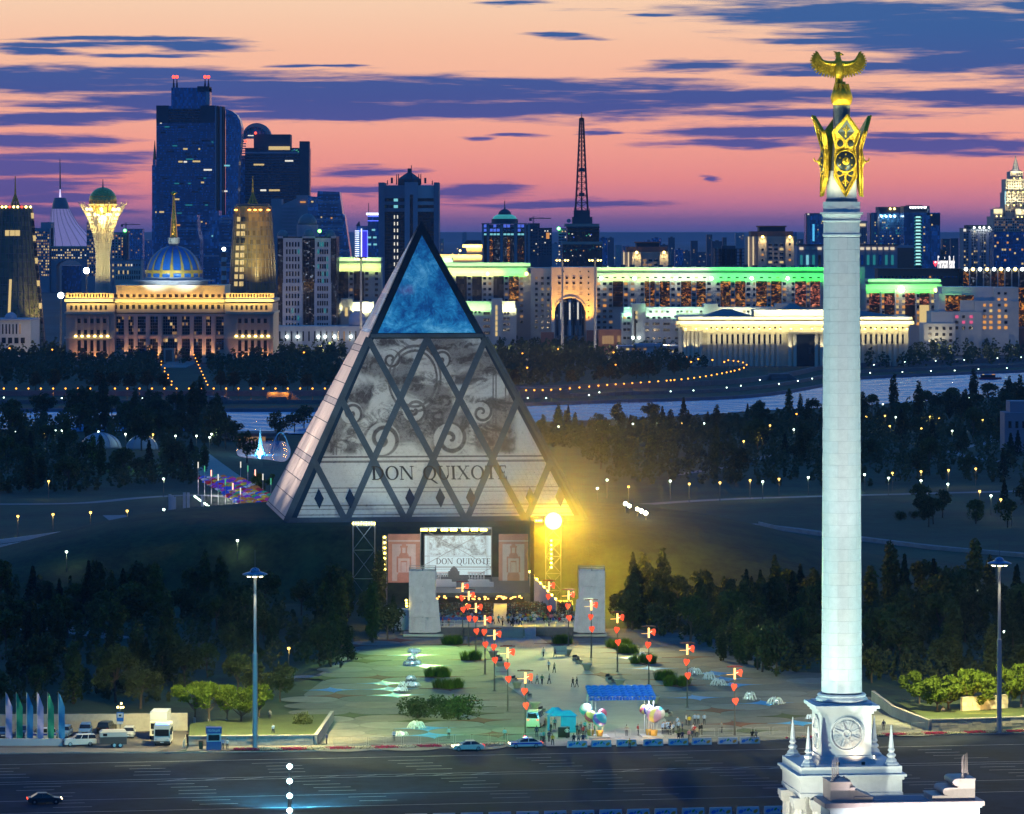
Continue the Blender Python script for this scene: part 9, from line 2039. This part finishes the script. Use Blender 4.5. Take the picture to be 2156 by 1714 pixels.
pbox(t,'flower_carpet',(-20*k,-8*k,125,165,.05,1.4),m_mulch);pbox(t,'flower_carpet',(-7.9*k,8*k,125,165,.05,1.4),M('yellow_flowers',(.4,.26,.03),.9));pbox(t,'flower_carpet',(8.1*k,20*k,125,165,.05,1.4),m_mulch)
for(x,y)in((182,570),(128,622)):
 p=at(x,y,2600);t=thing('flood_mast','tall thin mast with a dazzling white floodlight '+('left of the palace' if x<150 else 'beside the lattice tower'),'lamp post',(p.x,p.y,0));mb=MB();mb.cone((0,0,0),(0,0,p.z),.8,.4,6);mb.build('mast',m_steel,t);mb=MB();mb.sph((0,0,p.z),1.8,12);mb.build('floodlight',E('dazzling_white',(.75,.95,1),25),t)
for(x,yt_,yb_)in((760,545,680),(1184,548,718),(1253,548,725)):
 d=2620;p=at(x,yt_,d);t=thing('high_mast_lamp','tall street lamp mast with a ring of lamps '+{760:'left of the pyramid',1184:'left of the gate arch',1253:'right of the gate arch'}[x],'lamp post',(p.x,d,0));mb=MB();mb.cone((0,0,0),(0,0,p.z),.9,.5,8);mb.build('mast',m_grey,t);mb=MB();mb.lathe([(1,p.z),(3.6,p.z+.2),(3.6,p.z+.8),(1,p.z+1.2)],12);mb.build('lamp_ring',m_slate,t)
 for a in range(6):mb=MB();mb.sph((0,0,0),.6,8);o=mb.build('lamp',l_yel,t);o.location=(3.3*math.cos(a*1.05),3.3*math.sin(a*1.05),p.z)
for i,(x,y)in enumerate(((851,1155),(877,1170),(929,1190),(955,1203),(985,1217))):px_,py_=z9(x,y);p=at(px_,py_,934-5*i);hz_=hill_z(p.x,p.y);t=thing('slope_floodlight',f'white floodlight on a short pole, {"first second third fourth fifth".split()[i]} down the slope right of the pyramid','lamp',(p.x,p.y,hz_),0,'floodlights on the right slope');mb=MB();mb.cone((0,0,0),(0,0,p.z-hz_),.1,.07,6);mb.build('pole',m_post,t);mb=MB();mb.sph((0,0,p.z-hz_),.42-.04*(i in(1,2)),10);mb.build('lamp_head',E('slope_white',(1,.95,.75),30),t)
m_jet=M('water_jet',(.75,.8,.82),.25,var=0)
jm=[]
for v in range(2):
 mb=MB()
 for k in range(11):
  a=2*math.pi*k/11+v;r=(1.3 if v else 1.0)*rnd.uniform(.85,1.1);h=1.0*rnd.uniform(.85,1.15);pts=[(r*s*math.cos(a),r*s*math.sin(a),h*4*s*(1-s)+.05)for s in(0,.15,.3,.45,.6,.75,.9,1)]
  for i,(p,q)in enumerate(zip(pts[:-1],pts[1:])):mb.cone(p,q,.025+.012*i,.035+.012*i,5)
 for _ in range(60):a=rnd.uniform(0,6.28);r=rnd.uniform(.5,1.6);mb.sph((r*math.cos(a),r*math.sin(a),rnd.uniform(.02,.25)),rnd.uniform(.03,.07),4)
 jm.append(mb.mesh('water_jets',m_jet,True))
FT=[z4(x,y)for x,y in((640,255),(690,255),(668,275),(648,320),(600,368),(652,368),(700,368),(640,500),(625,560),(680,560),(560,560),(535,605),(575,605),(690,940),(530,1010),(570,1010))]+[z5(x,y)for x,y in((488,425),(525,460),(672,525),(1098,675),(1220,715),(1298,765),(1553,880),(1760,918),(2040,1040))]
for i,q in enumerate(FT):
 p=gp(*q,PZL);big=.62 if i not in(13,19,20,21,22,23)else 1.0;lf=q[0]<1100
 t=thing('fountain','low fountain of white arching jets '+('left' if lf else 'right')+' of the walkway','fountain',(p.x,p.y,PZL+.05),0,'fountains '+('left' if lf else 'right')+' of the walkway');o=mobj('water_jets',jm[i%2],t,(0,0,0));o.scale=(big,)*3;o['kind']='stuff'
 mb=MB();mb.lathe([(.3,0),(.22,.12),(.05,.14)],10);mb.build('nozzle_ring',m_steel,t);point('fountain_light',(p.x,p.y,PZL+.32),190*big*big,(.6,.92,1),.12)
p=gp(*z8(1845,900));t=thing('cone_fountain','pale blue cone fountain in the small lake','fountain',p);mb=MB();mb.lathe([(2.0,.1),(.9,3),(.4,6),(.06,9)],12);mb.build('water_cone',M('fountain_spray',(.35,.6,.75),.5,var=.2,scale=2),t);point('lake_light',(p.x,p.y-4,1.5),5000,(.3,.8,1),.3)
p=gp(*z8(1990,885));t=thing('arc_fountain','thin arc of water over the small lake beside the pyramid','fountain',p);kk=p.y/FD
for q_ in range(3):mb=MB();mb.tube([((-20+2*s)*kk,q_*.8,42*kk*(1-((s-10)/10.0)**2)+.1)for s in range(21)],.16,5);mb.build('water_arc',MATS['fountain_spray'],t)
p=gp(*z8(1755,800));t=thing('lake_deck','low flat-roofed deck between the lake and the river','deck',p);kk=p.y/FD;pbox(t,'deck',(-68*kk,68*kk,0,20,1.5,2.6),m_dconc);pbox(t,'lit_underside',(-20*kk,38*kk,-1,0,.1,1.4),w_dim);[pbox(t,'pier',(x*kk-.8,x*kk+.8,.2,6,0,1.5),m_conc)for x in(-60,-30,0,30,60)]
for i,(x,y,w,h_)in enumerate(((212,944,44,33),(299,946,34,30))):
 p=gp(x,y);kk=p.y/FD;t=thing('dome_tent','large pale arched tent dome among the park trees, '+('left one' if i==0 else 'right one'),'tent',p,0,'tent domes in the park');mb=MB();mb.lathe([(math.cos(R(a)),math.sin(R(a)))for a in range(0,89,8)],24)
 mb.v=[(vx*w*kk,vy*w*kk*.5,vz*h_*kk)for vx,vy,vz in mb.v];mb.build('canvas',M('dome_canvas',(.40,.45,.52),.6,var=.08),t,True)
 for a in range(-60,61,30):mb=MB();s_,c_=math.sin(R(a)),math.cos(R(a));mb.tube([(w*kk*s_*math.cos(R(b))*1.01,-w*kk*.5*c_*math.cos(R(b))*1.01,h_*kk*math.sin(R(b))*1.01)for b in range(0,91,10)],.22,4);mb.build('rib',m_lil,t)
um=MB();n=8
for k in range(n):a,b=2*math.pi*k/n,2*math.pi*(k+1)/n;um.add([(0,0,.42),(.62*math.cos(a),.62*math.sin(a),.1),(.62*math.cos(b),.62*math.sin(b),.1),(.35*math.cos((a+b)/2),.35*math.sin((a+b)/2),.32)],[(0,1,3),(1,2,3),(2,0,3)])
um.cone((0,0,-.45),(0,0,.48),.015,.015,4,1);ume=um.mesh('hanging_umbrella',[MC('umbrella_cloth_glow',.6,emit=.12),m_steel])  # cloth emits faintly so the umbrellas look lit
uc={'magenta':(.7,.04,.4),'yellow':(.75,.6,.04),'orange':(.75,.25,.03),'blue':(.04,.12,.7),'violet':(.3,.06,.6),'green':(.05,.5,.2),'white':(.6,.6,.65),'red':(.6,.03,.03)}
a0,a1=at(462,990,1240),at(556,1026,1115);a0=Vector((a0.x,a0.y));a1=Vector((a1.x,a1.y));dr=(a1-a0);sd=Vector((-dr.y,dr.x)).normalized()
for i in range(26):
 for j in range(6):
  p=a0+dr*((i+.5*(j%2))/26)+sd*((j-2.5)*2.0);cn=rnd.choice(list(uc));o=mobj('hanging_umbrella',ume,None,(p.x,p.y,4.6+rnd.uniform(-.3,.4)),(rnd.uniform(-.3,.3),rnd.uniform(-.3,.3),rnd.random()*6));o.scale=(2.0,)*3;o.color=(*uc[cn],1);tag(o,f'open {cn} umbrella hung over the park alley','umbrella',f'{cn} umbrellas over the alley')
for i in range(7):
 p=a0+dr*(i/6);point('alley_light',(p.x,p.y,2.2),1500,(1,.92,.95),.3)
 for s_ in(-6,6):q=p+sd*s_;t=thing('alley_mast','thin mast holding the umbrella canopy of the alley','mast',(q.x,q.y,0),0,'masts of the umbrella alley');mb=MB();mb.cone((0,0,0),(0,0,8.5),.12,.08,6);mb.build('pole',m_rail,t);mb=MB();mb.cone((0,0,7.6),(0,0,9.3),.16,.16,6);mb.build('light_tube',(w_white,w_green,E('tube_rose',(1,.4,.28),3))[i%3],t)
for s_ in(-8,8):
 for i in range(22 if s_<0 else 12):p=a0+dr*(.1+i/20 if s_<0 else.5+i/22)+sd*s_;mb=MB();mb.sph((0,0,.3),.28,8);o=mb.build('ground_light',e_pk['white'],None,loc=(p.x,p.y,.06));tag(o,'small white ground light edging the umbrella alley','light','ground lights of the umbrella alley')
for i,(x,y,h_)in enumerate(((1205,1320,10),(1222,1330,10),(1238,1322,9),(1308,1325,11),(1335,1325,11),(1435,1290,8))):
 p=gp(*z8(x,y+30));t=thing('antenna_panel','pale vertical antenna panel on a post left of the pyramid','antenna',p,0,'antenna panels left of the pyramid');pbox(t,'panel',(-.35,.35,-.15,.15,2.0,h_*.62),m_white);pbox(t,'post',(-.1,.1,.16,.3,0,h_*.6),m_post)
p=gp(*z8(1360,1410));t=thing('satellite_dish','white tilted satellite dish left of the pyramid','dish',p);mb=MB();mb.lathe([(.2,0),(1.6,.35),(2.4,.9),(2.45,.95)],20);mb.xform(Matrix.Translation((0,0,2.2))@Matrix.Rotation(R(62),4,'X'));mb.build('dish',m_white,t);pbox(t,'mount',(-.25,.25,-.2,.5,0,2.0),m_post)
t=thing('ramp_wall','long white-edged ramp wall on the lawn at the far left','wall',(0,0,0));mb=MB();wall_line(mb,[gp(-40,1162).xy,gp(158,1133).xy],1.0,.4);mb.build('near_parapet',m_white,t);mb=MB();wall_line(mb,[gp(-40,1150).xy,gp(158,1124).xy],1.0,.4);mb.build('far_parapet',m_white,t)
t=thing('ramp_wall','low pale-edged parapet along the path right of the pyramid','wall',(0,0,0));mb=MB();wall_line(mb,[gp(1598,1106).xy,gp(1640,1116).xy,gp(1760,1132).xy,gp(1960,1157).xy,gp(2180,1176).xy],.9,.35);mb.build('parapet',m_conc,t)
t=thing('river_boat','small red passenger boat with lit roof on the river at the right','boat',gp(2085,800,.1),R(4));kk=t.location.y/FD
mb=MB();mb.prism([(-24*kk,-1.5),(14*kk,-1.8),(24*kk,0),(14*kk,1.8),(-24*kk,1.5)],.1,1.3);mb.build('hull',M('boat_red',(.35,.03,.04),.5,var=.1),t);pbox(t,'cabin',(-20*kk,10*kk,-1.2,1.2,1.3,2.6),m_trim);pbox(t,'roof',(-21*kk,11*kk,-1.4,1.4,2.6,2.8),m_lil);pbox(t,'cabin_light',(2*kk,9*kk,-1.5,-1.41,2.65,2.95),w_or);pbox(t,'cabin_light',(-18*kk,-14*kk,-1.5,-1.41,2.65,2.95),w_warm)
s=Zone(ZD,'park_pavilion','pinkish two-step pavilion block at the right edge among the trees','building',2150,1480);s.slab('block',2118,870,2190,None,m_lil2,4,14);s.slab('block',2132,847,2190,None,m_lil2,8,12);s.grid(2122,885,2180,905,4,1,6,14,[(g_dark,1)],4)
#added fill lights over the square
for(x,y,c,pw,tx_,ty_)in((861,803,(.55,1,.24),1.4e5,1100,1460),(1219,803,(1,.94,.36),1.1e5,1300,1440)):spot('added_tower_fill',(sp(x+28,y),y-2,15),gp(tx_,ty_),pw,c,80,.9,.6)
spot('added_square_fill',gp(1000,1600)+Vector((-3,0,22)),gp(1080,1480),8.5e4,(.20,1,.20),75,.9,.6);spot('added_square_fill',gp(1560,1590)+Vector((0,0,22)),gp(1420,1500),5.0e4,(.95,.92,.50),80,.9,.6)
mb=MB();mb.sph((0,0,0),1,20);sm=bpy.data.materials.new('added_glow');sm.use_nodes=True;N=NT(sm.node_tree);N.n.remove(N.n['Principled BSDF']);v=N.new('ShaderNodeVolumePrincipled');v.inputs['Color'].default_value=(1,.95,.85,1)  # added volume that imitates the lens glare round the yellow floodlight
ln=N.vmath('LENGTH',N.new('ShaderNodeTexCoord').outputs['Object']);f=N.math('SUBTRACT',1.0,ln,clamp=True);N.set(v.inputs['Density'],N.math('MULTIPLY',N.math('POWER',f,1.6),.0042));N.l.new(v.outputs[0],N.n['Material Output'].inputs['Volume'])
o=mb.build('added_glow',sm,loc=(sp(1165,866),862,17));o.scale=(48,44,44);tag(o,'added thin golden smoke drifting round the yellow floodlight','glow',kind='stuff')
#the evening air
mb=MB();mb.box(-17000,17000,-400,33500,-1.5,175)
hz=bpy.data.materials.new('evening_haze');hz.use_nodes=True;N=NT(hz.node_tree);N.n.remove(N.n['Principled BSDF']);v=N.new('ShaderNodeVolumePrincipled');v.inputs['Color'].default_value=(.5,.72,1,1);v.inputs['Density'].default_value=HAZE if 'HAZE' in globals()else 3.0e-5;v.inputs['Anisotropy'].default_value=.0;N.l.new(v.outputs[0],N.n['Material Output'].inputs['Volume'])
o=mb.build('haze',hz);o['kind']='stuff'
OR='first second third fourth fifth sixth seventh eighth ninth tenth eleventh twelfth thirteenth fourteenth fifteenth sixteenth seventeenth eighteenth nineteenth twentieth'.split()
same={}
for o in scene.objects:
 if o.parent is None and 'label' in o and o.get('category'):same.setdefault(o['label'],[]).append(o)
for l,os_ in same.items():
 if 1<len(os_)<=60 and len(l.split())<=13:
  os_.sort(key=lambda o:o.location.x/max(1,o.location.y))
  for i,o in enumerate(os_):o['label']=l+f', {OR[i] if i < 20 else str(i + 1) + ("st" if i % 10 == 0 else "nd" if i % 10 == 1 else "rd" if i % 10 == 2 else "th")} from left'
